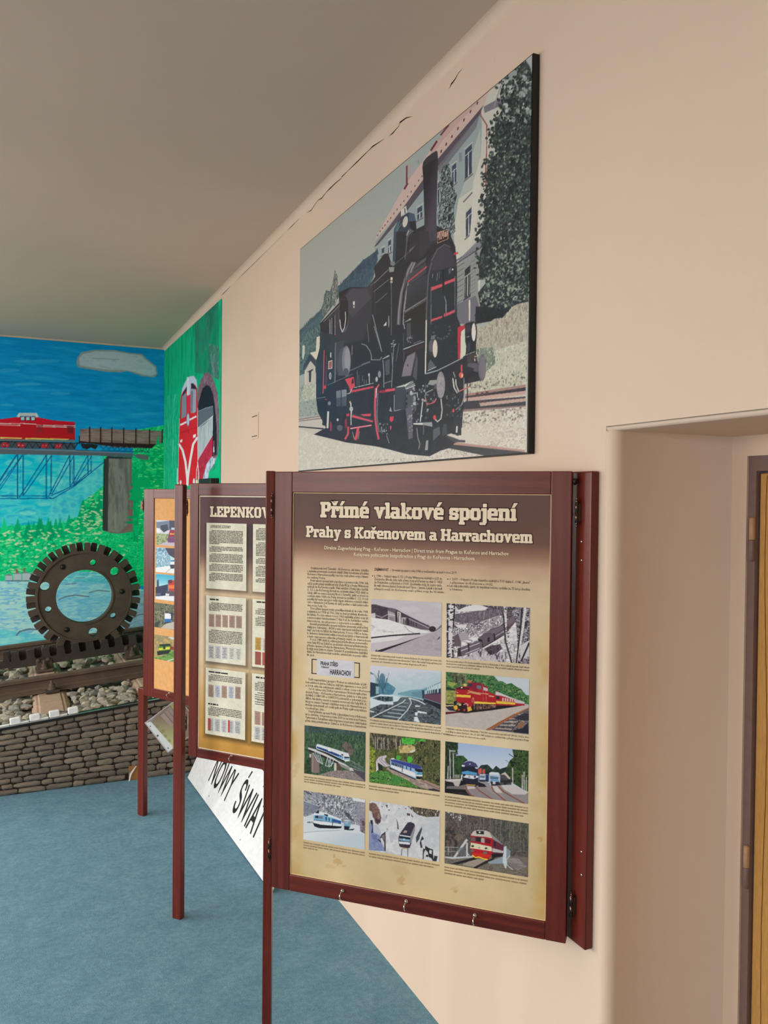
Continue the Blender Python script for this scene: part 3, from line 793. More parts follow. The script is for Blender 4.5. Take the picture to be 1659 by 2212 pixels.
# ================================================================== rack-railway display in front of the mural
SL = 0.088                                  # gradient of the track
def bedz(x): return 0.400 + 0.0985*x        # top edge of the stone parapet
def trk(x): return 0.412 + SL*x             # foot of the rails
XE0 = -1.9
TIL = Matrix.Rotation(-math.atan(SL), 4, 'Y')
def track_m(x, y, dz=0.0): return Matrix.Translation((x, y, trk(x)+dz)) @ TIL
YS = 5.22
par = empty('stone_parapet', (0.3, YS, 0)); tag(par, 'low parapet of brown stone blocks in front of the rack railway track', 'low wall')
PT = 0.03
link('core', prism('core', [(XE0, 0.0), (XW-0.002, 0.0), (XW-0.002, bedz(XW)-0.012), (XE0, bedz(XE0)-0.012)], YS+0.010, YS+0.05, 'Y'), M_MORTAR, par)
rs = random.Random(11)
def stone_proto(seed):
    r = random.Random(seed); bm = bmesh.new(); nx, nz = 6, 4; g = []
    for j in range(nz+1):
        row = []
        for i in range(nx+1):
            x = -0.5+i/nx; z = -0.5+j/nz
            ex = min(i, nx-i); ez = min(j, nz-j); e = min(ex, ez)
            cx = 0.93 if (ex == 0 and ez == 0) else 1.0
            d = (0.0, 0.75, 0.95)[min(e, 2)] + (r.uniform(-0.25, 0.25) if e else 0)
            jx = r.uniform(-0.05, 0.05) if ez == 0 and 0 < ex else 0
            row.append(bm.verts.new((x*cx + (r.uniform(-.02, .02)), -d, z*cx*(1.0) + (r.uniform(-0.05, 0.05) if ez == 0 else r.uniform(-.03, .03)))))
        g.append(row)
    for j in range(nz):
        for i in range(nx):
            f = bm.faces.new((g[j][i], g[j][i+1], g[j+1][i+1], g[j+1][i])); f.smooth = True
    bmesh.ops.recalc_face_normals(bm, faces=bm.faces[:])
    for f in bm.faces:
        if f.normal.y > 0: f.normal_flip()
    return bm_mesh('stone', bm)
PROTO = [stone_proto(k) for k in range(10)]
for p_ in PROTO: p_.materials.append(M_BRICK)
NR = 12; stuff_q = []
STONES = []
for row in range(NR):
    x = XE0 + rs.uniform(0, 0.06)
    while x < XW-0.03:
        w = rs.choice((0.066, 0.084, 0.096, 0.11, 0.128, 0.15)); w = min(w, XW-0.004-x)
        xc = x+w/2; t0, t1 = (row+0.06)/NR, (row+0.94)/NR
        zt = bedz(xc)-0.010
        STONES.append((xc, w-0.006, zt*t0, zt*t1, row)); x += w
vis = [s_ for s_ in STONES if s_[0] > -0.55]; rest = [s_ for s_ in STONES if s_[0] <= -0.55]
def in_peel(xc, zc): return 0.66 < xc < 0.76 and zc < 0.085
for xc, w, z0, z1, row in vis:
    zc = (z0+z1)/2
    if in_peel(xc, zc): continue
    o = bpy.data.objects.new('stone', rs.choice(PROTO)); COL.objects.link(o)
    o.parent = par; o.matrix_parent_inverse = WM(par).inverted()
    ang = math.atan(0.0985*(zc/bedz(xc)))
    o.matrix_basis = Matrix.Translation((xc, YS+0.010, zc)) @ Matrix.Rotation(-ang, 4, 'Y') @ Matrix.Diagonal((w*rs.choice((1, -1))*1.0, rs.uniform(0.008, 0.014), z1-z0, 1))
    if o.matrix_basis[0][0] < 0:
        o.matrix_basis = o.matrix_basis @ Matrix.Rotation(0, 4, 'Z')
far_v, far_f = [], []
for xc, w, z0, z1, row in rest:
    pm = rs.choice(PROTO); b = len(far_v)
    for v in pm.vertices: far_v.append((xc+v.co.x*w, YS+0.010+v.co.y*0.011, (z0+z1)/2+v.co.z*(z1-z0)))
    for f in pm.polygons: far_f.append([b+i for i in f.vertices])
me = bpy.data.meshes.new('far_stones'); me.from_pydata(far_v, [], far_f); me.update()
tag(link('far_stones', me, M_BRICK, par), kind='stuff')
link('bare_board', box_mesh('bare_board', 0.672, 0.742, YS-0.001, YS+0.012, 0.0, 0.085, 0.002), M_ORANGE, par)
pk = prism('peeled_sheet', [(0.676, 0.0), (0.686, 0.04), (0.716, 0.088), (0.710, 0.088), (0.676, 0.046), (0.668, 0.0)], YS-0.016, YS-0.014, 'Y'); link('peeled_sheet', pk, M_WHITE, par)
link('edge_trim', prism('edge_trim', [(XE0, bedz(XE0)-0.012), (XW-0.002, bedz(XW)-0.012), (XW-0.002, bedz(XW)), (XE0, bedz(XE0))], YS-0.006, YS+0.055, 'Y'), M_BLACK, par)
link('silver_strip', prism('silver_strip', [(XE0, bedz(XE0)), (XW-0.002, bedz(XW)), (XW-0.002, bedz(XW)+0.004), (XE0, bedz(XE0)+0.004)], YS-0.001, YS+0.012, 'Y'), M_CHROME, par)
# white blocks clipped along the edge
BLK = box_mesh('light_block', -0.029, 0.029, -0.012, 0.012, 0.0, 0.040, 0.006)
BFOOT = box_mesh('foot_clip', -0.095, -0.033, -0.008, 0.008, 0.0, 0.008, 0.002)
bwords = ('leftmost', 'second from left', 'third from left', 'rightmost')
for k, (px, py) in enumerate(((33.5, 1556), (76, 1548), (118, 1541.5), (158.5, 1535))):
    q = on_y(px, py, YS+0.02); z = bedz(q[0])+0.004
    r = empty('light_block', (q[0], YS+0.022, z)); tag(r, 'small white plastic block on the stone parapet edge, %s of four' % bwords[k], 'block', 'white blocks on the parapet edge')
    m = Matrix.Translation((q[0], YS+0.022, z)) @ Matrix.Rotation(-math.atan(0.0985), 4, 'Y')
    link('cap', BLK, M_WHITE, r, m); link('foot_clip', BFOOT, M_WHITE, r, m)

# ballast
bal = empty('ballast_bed', (0.3, 6.4, 0)); tag(bal, 'bed of grey broken stone ballast around the inclined rails', 'ballast')
bm = bmesh.new(); NXb, NYb = 60, 30; g = []
rb = random.Random(4)
for j in range(NYb+1):
    y = YS+0.045+(YB-0.005-YS-0.045)*j/NYb
    g.append([bm.verts.new((XE0+(XW-0.003-XE0)*i/NXb, y, trk(XE0+(XW-XE0)*i/NXb)-0.045+rb.uniform(-.008, .008)-(0.02 if j == 0 else 0))) for i in range(NXb+1)])
for j in range(NYb):
    for i in range(NXb): bm.faces.new((g[j][i], g[j][i+1], g[j+1][i+1], g[j+1][i]))
link('bed', bm_mesh('bed', bm), stone_mat('ballast_fill', [(96, 94, 88), (104, 100, 92)], 0.95, 0.5, 30), bal)
def rock(seed):
    r = random.Random(seed); bm = bmesh.new(); bmesh.ops.create_icosphere(bm, subdivisions=1, radius=1.0)
    for v in bm.verts:
        v.co *= r.uniform(0.72, 1.18); v.co.z *= 0.72; v.co.x *= 1.12
    me = bm_mesh('stone', bm); me.materials.append(M_GRAVEL); return me
ROCKS = [rock(k) for k in range(14)]
SLEEP = [0.245, 0.875]
spots = []
def blocked(x, y):
    for sx in SLEEP + [-0.385, -1.015, -1.645]:
        if abs(x-sx) < 0.135 and y > 5.40: return True
    return abs(y-5.95) < 0.075 or abs(y-6.67) < 0.06 or abs(y-7.36) < 0.075
rr = random.Random(8)
def fill(x0, x1, y0, y1, st, sz):
    y = y0
    while y < y1:
        x = x0
        while x < x1:
            X, Y = x+rr.uniform(-.4, .4)*st, y+rr.uniform(-.4, .4)*st
            if not blocked(X, Y) and X < XW-0.085 and Y > YS+0.05: spots.append((X, Y, sz*rr.uniform(0.7, 1.35)))
            x += st
        y += st*0.95
fill(-0.12, 0.95, 5.30, 5.89, 0.056, 0.030); n1 = len(spots)
fill(-0.12, 1.05, 6.03, 6.62, 0.070, 0.034)
spots_near = spots[:300]; spots_far = spots[300:]
spots = []; fill(XE0+0.05, -0.13, 5.30, 7.7, 0.09, 0.042); fill(-0.12, XW-0.05, 6.75, 7.75, 0.09, 0.042); fill(0.96, XW-0.05, 5.3, 6.62, 0.08, 0.036)
spots_far += spots
def rock_m(X, Y, sz, flatk=1.0):
    return Matrix.Translation((X, Y, trk(X)-0.030+rr.uniform(-.004, .016))) @ Matrix.Rotation(rr.uniform(0, 6.28), 4, 'Z') @ Matrix.Rotation(rr.uniform(-.5, .5), 4, 'X') @ Matrix.Diagonal((sz*rr.uniform(.9, 1.25), sz, sz*rr.uniform(.8, 1.15), 1))
for X, Y, sz in spots_near:
    o = bpy.data.objects.new('ballast_stone', rr.choice(ROCKS)); COL.objects.link(o)
    o.parent = bal; o.matrix_parent_inverse = WM(bal).inverted(); o.matrix_basis = rock_m(X, Y, sz)
fv, ff = [], []
for X, Y, sz in spots_far:
    pm = rr.choice(ROCKS); m = rock_m(X, Y, sz); b = len(fv)
    for v in pm.vertices: fv.append(tuple(m @ v.co))
    for f in pm.polygons: ff.append([b+i for i in f.vertices])
me = bpy.data.meshes.new('far_ballast'); me.from_pydata(fv, [], ff); me.update()
tag(link('far_ballast', me, M_GRAVEL, bal), kind='stuff')

# sleepers
for sx, lab in ((0.245, 'concrete sleeper end under the front rail by the stone parapet'), (0.875, 'concrete sleeper behind the farthest panel, under both rails')):
    prof = [(-0.115, -0.10), (0.115, -0.10), (0.115, -0.015), (0.075, 0.008), (-0.075, 0.008), (-0.115, -0.015)]
    bm = bmesh.new(); A, B, C0 = [], [], []
    for a, b in prof:
        C0.append(bm.verts.new((a*1.05, -0.50, b-0.055 if b > -0.05 else b))); A.append(bm.verts.new((a, -0.34, b))); B.append(bm.verts.new((a, 1.68, b)))
    for L0, L1_ in ((C0, A), (A, B)):
        for i in range(6): bm.faces.new((L0[i], L0[(i+1) % 6], L1_[(i+1) % 6], L1_[i]))
    bm.faces.new(C0[::-1]); bm.faces.new(B)
    bmesh.ops.recalc_face_normals(bm, faces=bm.faces[:])
    bmesh.ops.bevel(bm, geom=bm.edges[:], offset=0.012, segments=2, affect='EDGES')
    r = tag(link('railway_sleeper', bm_mesh('railway_sleeper', bm), M_CONC, None, track_m(sx, 5.95, -0.012)), lab, 'sleeper', 'railway sleepers')

# rails
RAILP = [(-0.058, 0), (0.058, 0), (0.058, 0.008), (0.012, 0.020), (0.008, 0.028), (0.008, 0.072), (0.028, 0.080), (0.028, 0.100), (0.020, 0.106), (-0.020, 0.106), (-0.028, 0.100), (-0.028, 0.080), (-0.008, 0.072), (-0.008, 0.028), (-0.012, 0.020), (-0.058, 0.008)]
cs = math.cos(math.atan(SL))
RL = (XW-0.006)/cs
BOLT = lathe('bolt', [(0.030, 0.0), (0.030, 0.016), (0.020, 0.018), (0.020, 0.040), (0.010, 0.042), (0.010, 0.062), (0.007, 0.066)], 6)
CLAMP = box_mesh('clamp', -0.045, 0.045, -0.050, 0.025, 0.0, 0.018, 0.005)
for ry, lab in ((5.95, 'rust-brown front rail running uphill behind the stone parapet'), (7.36, 'rust-brown rear rail running along the foot of the mural')):
    r = empty('rail', (0.3, ry, trk(0.3))); tag(r, lab, 'rail', 'inclined running rails')
    link('rail_bar', prism('rail_bar', RAILP, XE0/cs, RL, 'X'), M_RAIL, r, track_m(0, ry))
    for sx in SLEEP:
        for sd in (-1, 1):
            m = track_m(sx+(0.02 if sd < 0 else -0.02), ry+sd*0.062) @ Matrix.Rotation(0 if sd < 0 else math.pi, 4, 'Z')
            c_ = link('clamp', CLAMP, M_RUSTD, r, m)
            link('bolt', BOLT, M_RUST, c_, m @ Matrix.Translation((0, -0.012, 0.014)))

# toothed rack between the rails: two bars with staggered teeth
PITCH = 0.105
def rack_bar(x0, x1, phase):
    P = [(x0, 0.050)]
    x = x0; k = math.floor((x0-phase)/PITCH)
    while True:
        a = phase+k*PITCH
        if a > x1: break
        for px, pz in ((a-0.033, 0.172), (a-0.029, 0.168), (a-0.024, 0.110), (a-0.017, 0.102), (a+0.017, 0.102), (a+0.024, 0.110), (a+0.029, 0.168), (a+0.033, 0.172)):
            if x0 < px < x1: P.append((px, pz))
        k += 1
    P.append((x1, 0.172)); P.append((x1, 0.050)); P.insert(1, (x0, 0.172))
    return P
rack = empty('toothed_rack', (0.5, 6.67, trk(0.5)+0.05)); tag(rack, 'dark steel toothed rack of two staggered bars between the rails under the gear', 'rack rail')
GX = 0.524
ph = GX/cs
link('rack_bar', prism('rack_bar', rack_bar(0.0, RL, ph), -0.052, -0.008, 'Y'), M_RUSTD, rack, track_m(0, 6.67))
link('rack_bar', prism('rack_bar', rack_bar(XE0/cs, RL, ph+PITCH/2), 0.008, 0.052, 'Y'), M_RUSTD, rack, track_m(0, 6.67))
for sx in (0.245, 0.875):
    m = track_m(sx, 6.67)
    br = link('bracket', box_mesh('bracket', -0.062, 0.062, -0.11, 0.06, 0.0, 0.020, 0.006), M_RUST, rack, m)
    link('bracket_web', box_mesh('bracket_web', -0.055, 0.055, -0.060, -0.050, 0.015, 0.085, 0.004), M_RUST, br, m)
    for dx in (-0.038, 0.030): link('bolt', lathe('bolt', [(0.016, 0), (0.016, 0.01), (0.010, 0.014)], 12, 'Y'), M_RUST, br, m @ Matrix.Translation((dx, -0.052, 0.082)) @ Matrix.Rotation(math.pi, 4, 'Z'))
    link('bolt', BOLT, M_RUST, br, m @ Matrix.Translation((0.0, -0.082, 0.018)))

# gear wheel
from mathutils.geometry import tessellate_polygon
def plate(name, loops, y0, y1):
    """flat plate in XZ with holes: loops[0] outer, others holes"""
    tris = tessellate_polygon([[Vector((x, z, 0)) for x, z in L] for L in loops])
    flatp = [p for L in loops for p in L]; n = len(flatp)
    V = [(x, y0, z) for x, z in flatp]+[(x, y1, z) for x, z in flatp]
    F = [tuple(t) for t in tris]+[tuple(i+n for i in t[::-1]) for t in tris]
    b = 0
    for L in loops:
        k = len(L)
        for i in range(k): F.append((b+i, b+(i+1) % k, n+b+(i+1) % k, n+b+i))
        b += k
    me = bpy.data.meshes.new(name); me.from_pydata(V, [], F)
    bm = bmesh.new(); bm.from_mesh(me); bmesh.ops.recalc_face_normals(bm, faces=bm.faces[:]); bm.to_mesh(me); bm.free(); me.update()
    return me
def circ(r, n=72, cx=0, cz=0, sx=1.0): return [(cx+r*math.cos(2*math.pi*k/n)*sx, cz+r*math.sin(2*math.pi*k/n)) for k in range(n)]
NT = 23; RT_, RR_ = 0.410, 0.348
def teeth(off):
    P = []
    for k in range(NT):
        a0 = -math.pi/2+off+2*math.pi*k/NT; st = 2*math.pi/NT
        for f, r in ((-0.255, RR_), (-0.225, RR_+0.006), (-0.19, RT_-0.005), (-0.155, RT_), (0.155, RT_), (0.19, RT_-0.005), (0.225, RR_+0.006), (0.255, RR_)):
            a = a0+f*st; P.append((r*math.cos(a), r*math.sin(a)))
    return P
gear = empty('gear_wheel', (GX, 6.67, 0.565)); tag(gear, 'large brown steel gear wheel with double staggered teeth standing on the toothed rack', 'gear')
GM = Matrix.Translation((GX, 6.67, 0.977)) @ Matrix.Rotation(-math.atan(SL), 4, 'Y')
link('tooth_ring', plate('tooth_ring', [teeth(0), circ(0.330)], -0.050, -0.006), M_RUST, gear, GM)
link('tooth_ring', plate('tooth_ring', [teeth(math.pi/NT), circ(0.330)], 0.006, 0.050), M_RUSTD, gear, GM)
holes = []
HA = [76.6, 40, -37, -77, -161, 163]; HS = [0.023, 0.034, 0.022, 0.034, 0.023, 0.034]
HR = [0.264, 0.286, 0.262, 0.284, 0.270, 0.292]
AOF = math.degrees(math.atan(SL))
for a, r, R in zip(HA, HS, HR):
    holes.append(circ(r, 20, R*math.cos(math.radians(a-AOF)), R*math.sin(math.radians(a-AOF))))
link('web', plate('web', [circ(0.334, 96), circ(0.206, 80)]+holes, -0.040, 0.040), M_RUST, gear, GM)
link('rim_lip', plate('rim_lip', [circ(0.342, 96), circ(0.331, 96)], -0.054, -0.045), M_RUST, gear, GM)
link('bore_lip', plate('bore_lip', [circ(0.214, 80), circ(0.203, 80)], -0.046, 0.044), M_RUST, gear, GM)
for a in (5.7, -117, 124):
    x, z = 0.276*math.cos(math.radians(a-AOF)), 0.276*math.sin(math.radians(a-AOF))
    link('bolt_socket', plate('bolt_socket', [circ(0.023, 20, x, z), circ(0.019, 20, x, z)], -0.042, -0.036), M_RUSTD, gear, GM)
    link('socket_floor', lathe('socket_floor', [(0.019, 0), (0.019, 0.001)], 18, 'Y'), M_BLACK, gear, GM @ Matrix.Translation((x, -0.0412, z)))
# ================================================================== ink of the steam-engine photograph
def draw_engine():
    c = Canvas(PICP, 0, 0, PICW, PICH, 700, 560, (168, 172, 167))
    Z1, Z2 = (620, 80, 2.8603), (620, 540, 2.8603)
    A1, A2, A3, A4 = (640, 540, 8.295), (800, 320, 8.295), (800, 500, 8.295), (960, 500, 8.295)
    A5, A6, A7, A8, A9 = (640, 700, 8.295), (800, 680, 8.295), (960, 680, 8.295), (640, 830, 6.381), (880, 830, 5.925)
    c.z(*Z1).grad([(80, 1310), (1540, 90), (1540, 1430), (80, 1430)], (90, 1320), (172, 174, 166), (1200, 400), (162, 172, 172))
    c.z(*Z2).rect(50, -200, 600, 700, (170, 173, 166))
    # house
    c.z(*Z1)
    c.poly([(1190,470),(1258,315),(1540,80),(1540,500),(1300,800),(1220,1200),(1180,1700),(1020,1700),(1050,1430),(1100,1180),(1150,1000),(1195,760),(1200,520)], (200,197,186))
    c.poly([(1190,470),(1205,520),(1195,760),(1160,1000),(1130,1300),(1040,1430),(1000,1500),(545,1500),(545,1250),(745,1060),(940,800)], (150,164,166))
    c.poly([(1195,560),(1195,760),(1165,960),(1140,1200),(1060,1380),(1040,1250),(1060,1000),(1110,860),(1150,700)], (178,184,178))
    c.poly([(1060,1000),(1150,940),(1130,1300),(1040,1430),(1030,1200)], (202,200,188))
    c.poly([(1215,430),(1330,370),(1330,420),(1220,470)], (120,118,128)).poly([(1330,260),(1530,100),(1530,330),(1350,400)], (176,182,182))
    c.line([(1260,520),(1340,470)], 8, (130,128,136)).line([(1280,430),(1320,300)], 6, (150,150,156))
    c.poly([(1215,420),(1190,480),(940,815),(745,1070),(560,1285),(535,1300),(735,1030),(930,755)], (86,78,90))
    c.poly([(1190,480),(1170,560),(940,850),(930,800)], (112,112,122), .8)
    c.poly([(530,1300),(560,1215),(735,905),(790,830),(895,690),(1000,545),(1250,325),(1258,315),(1215,420),(930,755),(735,1030),(545,1260)], (206,180,172))
    c.poly([(895,690),(1000,545),(1250,325),(1200,380),(960,640),(880,760)], (196,164,158))
    c.line([(998,545),(950,605)], 10, (120,50,62)).line([(925,645),(890,700)], 12, (110,44,58)).line([(745,905),(725,938)], 12, (120,42,64))
    c.poly([(735,800),(745,790),(745,905),(735,905)], (128,44,72)).poly([(746,785),(768,785),(768,860),(748,890)], (178,166,162)).rect(808, 760, 814, 785, (140,140,138))
    for x, y in ((1175,408),(1133,460),(1093,512),(1055,565),(1018,615),(983,662),(952,706)): c.poly([(x-5,y+9),(x-1,y-10),(x+7,y-7),(x+2,y+10)], (92,30,44))
    for x, y in ((833,860),(812,887),(790,920),(767,955),(745,985),(722,1013),(702,1037),(680,1065),(660,1090),(640,1118),(622,1140),(605,1163),(590,1180),(575,1200),(560,1225)): c.poly([(x-4,y+5),(x,y-6),(x+5,y-4),(x+1,y+6)], (70,34,46))
    c.line([(1195,455),(1197,485),(1235,545),(1235,700),(1228,800),(1230,950)], 7, (140,60,68)).line([(1238,560),(1238,760)], 3, (230,228,220))
    for x0, x1, y0, y1, dy in ((1100,1142,660,860,40),(1105,1140,1050,1220,38),(1020,1045,775,905,24),(932,957,880,1020,26),(805,835,1040,1120,20),(625,642,1250,1330,14),(585,600,1300,1340,10)):
        c.poly([(x0,y0+dy),(x1,y0),(x1,y1-dy/2),(x0,y1+dy/2)], (58,70,92))
        xm = (x0+x1)/2; c.line([(xm,y0+dy/2+30),(xm,y1)], 5, (206,208,204)); c.line([(x0,y0+dy+36),(x1,y0+36)], 4, (190,196,196))
        c.line([(x0-6,y1+dy/2+12),(x1+6,y1-dy/2+6)], 8, (112,112,116)); c.line([(x0-5,y0+dy-8),(x1+5,y0-10)], 6, (186,190,188))
    c.rect(1062, 715, 1080, 770, (126,140,148)); c.line([(1090,1020),(1145,960)], 9, (120,118,122))
    c.poly([(1150,900),(1195,740),(1190,1000),(1150,1230),(1120,1330),(1140,1100)], (206,203,192)); c.line([(1040,1385),(1200,1290)], 10, (104,104,116)); c.poly([(1040,1400),(1210,1240),(1210,1330),(1040,1420)], (128,128,140), .6)
    c.tex([(960,800),(1000,780),(1020,900),(1050,980),(1030,1060),(1040,1200),(1000,1240),(940,1180),(930,1100),(950,1000),(940,900)], [(34,44,50),(60,78,82),(160,172,168),(40,52,58),(96,112,112)], 5, 6, 3)
    # lower storey of the house (masonry band and window)
    c.z(*A4)
    c.poly([(190,640),(700,250),(700,600),(600,900),(620,1300),(560,1659),(180,1659)], (142,146,144))
    c.poly([(340,420),(660,100),(700,250),(210,590)], (124,124,136), .8)
    c.line([(200,590),(690,265)], 18, (70,72,84))
    for i in range(9): c.line([(230,640+i*92),(355-(i*4),560+i*95)], 10, (84,88,92)); c.line([(470,560+i*70),(560,500+i*70)], 7, (100,104,108))
    c.poly([(365,690),(465,600),(465,1140),(355,1200)], (46,50,60)); c.line([(365,820),(465,745)], 16, (172,176,176)); c.line([(415,780),(415,1160)], 16, (180,184,186)); c.line([(372,800),(372,1170)], 10, (150,154,156)); c.line([(450,740),(450,1130)], 8, (150,154,156))
    c.poly([(345,1215),(470,1130),(470,1165),(345,1245)], (58,60,68))
    c.poly([(230,1300),(560,1150),(620,1320),(560,1659),(190,1659)], (112,110,122))
    # wooded hill on the left
    c.z(*A1)
    hill = [(60,1440),(100,1405),(180,1380),(240,1230),(300,1215),(360,1140),(440,1080),(480,960),(530,720),(600,760),(650,600),(690,345),(720,420),(745,470),(740,640),(800,620),(870,520),(960,460),(1050,380),(1110,300),(1200,160),(1240,190),(1330,90),(1450,0),(1460,170),(1380,500),(1300,660),(760,850),(440,1290),(425,2200),(60,2200)]
    c.tex(hill, [(52,72,88),(66,92,106),(84,110,116),(58,80,94),(96,122,124),(72,98,110)], 4, 9, 7)
    c.tex([(860,540),(1200,180),(1450,10),(1450,200),(1250,660),(800,720)], [(50,70,90),(62,88,106),(56,78,98),(76,104,118)], 3, 12, 9)
    rr = random.Random(2)
    for i in range(34):
        t = i/33.; x = 780+670*t; y = 640-640*t**0.9+rr.uniform(-25, 25); h = rr.uniform(70, 150)
        c.poly([(x-26,y+h),(x,y-30),(x+26,y+h)], rr.choice([(54,76,96),(62,88,106),(48,66,86)]))
    for i in range(14):
        x = 70+i*28; y = 1420-i*26+rr.uniform(-20, 10); c.poly([(x-22,y+80),(x,y-25),(x+22,y+80)], rr.choice([(64,88,98),(74,98,104)]))
    c.tex([(640,700),(690,345),(745,480),(740,760),(700,1000),(640,1000)], [(60,70,72),(110,116,110),(150,150,138),(70,82,84),(170,172,164)], 3, 5, 5)
    c.tex([(500,800),(540,720),(600,740),(620,1000),(520,1180),(460,1150)], [(44,58,64),(80,96,100),(150,158,152),(54,70,76)], 3, 5, 6)
    c.tex([(60,1640),(200,1480),(430,1350),(430,2100),(60,2250)], [(60,84,92),(90,112,112),(112,130,126),(52,74,84)], 5, 6, 8)
    # big tree and dark bushes on the right
    c.z(*Z1)
    tree = [(1395,170),(1450,110),(1500,180),(1520,260),(1535,330),(1535,1500),(1180,1500),(1200,1330),(1195,1200),(1225,1120),(1212,1010),(1255,960),(1230,880),(1240,770),(1300,720),(1258,640),(1290,520),(1345,420),(1318,310),(1390,270)]
    tp = [(30,40,46),(44,56,60),(64,80,80),(36,48,54),(80,96,92),(42,56,60)]
    c.tex(tree, tp, 4, 6, 21)
    c.scatter([(1390,170),(1460,130),(1520,200),(1535,520),(1330,520),(1330,320)], 60, 14, 16, [(150,160,160),(186,192,190),(60,74,76)], 3)
    c.scatter(tree, 900, 5.5, 7.5, [(96,112,104),(120,134,120),(78,94,90),(146,154,138)], 4, rot=(-60, 60))
    c.scatter(tree, 800, 6, 9, [(28,36,42),(34,44,50)], 5, rot=(-60, 60))
    edge = [(1390,180),(1320,300),(1340,420),(1290,520),(1262,640),(1295,720),(1240,770),(1232,880),(1250,960),(1212,1010),(1222,1120),(1195,1200),(1198,1330),(1180,1480)]
    re_ = random.Random(77)
    for (xa, ya), (xb, yb) in zip(edge, edge[1:]):
        for k in range(16):
            t = re_.random(); x, y = xa+(xb-xa)*t+re_.uniform(-34, 16), ya+(yb-ya)*t; c.ell(x, y, re_.uniform(4, 13), re_.uniform(5, 12), re_.choice([(34,44,50),(52,66,68),(80,96,92),(40,52,56)]), re_.uniform(-40, 40), 1, 7)
    c.z(*A4)
    t2 = [(650,0),(1530,0),(1500,1300),(1250,1340),(1130,1420),(1080,1560),(880,1580),(560,1659),(540,1500),(640,1320),(600,1100),(760,900),(600,640),(640,380),(700,250)]
    c.tex(t2, [(30,40,46),(34,44,50),(46,58,62),(38,48,54),(84,100,98),(40,52,58)], 5, 6, 31)
    lf = [(800,350),(1000,120),(1530,0),(1500,1280),(1300,1240),(1100,1350),(760,1330),(620,1300),(760,1000),(740,760)]
    c.scatter(lf, 640, 16, 30, [(112,130,124),(138,152,138),(92,112,108),(156,164,148)], 6, rot=(-70, 70))
    c.scatter(lf, 420, 18, 30, [(30,40,46),(44,58,62)], 7, rot=(-60, 60))
    c.tex([(560,1340),(1100,1400),(1360,1240),(1250,1340),(1080,1560),(880,1600),(560,1659)], [(30,36,42),(38,46,52),(34,42,48)], 6, 6, 12)
    # meadow bank
    c.z(*Z2)
    mead = [(1160,500),(1180,470),(1215,480),(1280,425),(1330,420),(1400,345),(1440,330),(1490,320),(1480,840),(1100,900),(1110,800),(1150,640)]
    c.tex(mead, [(146,136,126),(168,158,146),(186,178,160),(158,152,140),(196,194,174),(176,172,156)], 3, 8, 14)
    c.tex([(1150,650),(1230,640),(1480,560),(1480,840),(1100,895),(1110,800)], [(186,186,166),(198,198,178),(176,178,158),(204,202,184)], 5, 5, 15)
    c.scatter(mead, 420, 2.4, 7, [(124,118,112),(136,132,120),(206,200,184),(196,182,168)], 16)
    c.tex([(1170,610),(1270,600),(1290,700),(1220,760),(1180,700)], [(110,122,112),(150,160,146),(92,104,98),(170,178,160)], 3, 6, 17)
    c.scatter([(1110,870),(1130,800),(1470,760),(1470,830)], 60, 5, 6, [(96,96,90),(140,140,124)], 18)
    # far ground strip, siding tracks at the right
    c.poly([(1090,900),(1480,825),(1480,1260),(900,1300),(860,1100)], (196,190,178))
    c.poly([(1100,890),(1475,830),(1475,850),(1100,905)], (160,128,122)).poly([(1100,905),(1475,848),(1475,880),(1100,920)], (52,48,58))
    c.poly([(1100,915),(1475,870),(1475,892),(1100,935)], (190,160,150)).poly([(1100,935),(1475,905),(1475,925),(1100,950)], (58,56,64))
    c.poly([(1180,945),(1475,915),(1475,935),(1190,962)], (186,158,148)).poly([(1090,940),(1185,940),(1195,965),(1475,935),(1475,965),(1085,1000)], (60,60,66))
    c.poly([(1085,985),(1475,960),(1475,970),(1085,1000)], (140,116,116))
    for x, y in ((1175,895),(1205,890),(1235,885),(1195,940),(1220,938)): c.rect(x-8, y-12, x+10, y+6, (92,66,72))
    gp = [(205,199,187),(196,188,174),(212,207,196),(186,178,166)]
    c.tex([(1080,1000),(1475,968),(1470,1240),(1010,1190),(1070,1120)], gp, 8, 6, 19)
    c.scatter([(1090,1000),(1475,970),(1475,1040),(1090,1080)], 130, 6, 5, [(110,102,96),(146,138,128),(216,210,198)], 20)
    c.scatter([(1090,1040),(1475,1010),(1470,1230),(1010,1190)], 90, 4, 3, [(140,132,122),(160,150,140)], 22)
    c.tex([(60,1080),(120,1100),(370,1180),(860,1275),(950,1240),(1000,1225),(1250,1275),(900,1320),(60,1370)], [(206,201,190),(198,192,181),(211,207,197)], 10, 6, 23)
    c.scatter([(300,1300),(880,1280),(1000,1230),(1240,1270),(900,1320)], 150, 4, 3, [(170,158,144),(148,138,126),(186,172,158)], 24)
    c.poly([(1010,1185),(1470,1235),(1470,1250),(1010,1205)], (178,142,132)).poly([(1000,1200),(1470,1248),(1470,1262),(1240,1275),(1000,1225)], (58,60,66))
    # left: grass, hut, rails
    c.z(*A5)
    c.tex([(50,1150),(200,1000),(360,1000),(360,1350),(390,1580),(480,1620),(20,1659)], [(150,158,144),(176,180,164),(120,136,126),(196,196,180),(96,116,110)], 4, 5, 26)
    c.poly([(110,380),(150,385),(155,520),(125,640),(105,600)], (196,198,184))
    c.poly([(365,235),(420,215),(415,540),(350,640),(245,515),(350,490)], (214,208,190))
    c.poly([(240,530),(350,650),(350,780),(255,650),(130,830),(120,790)], (62,66,78))
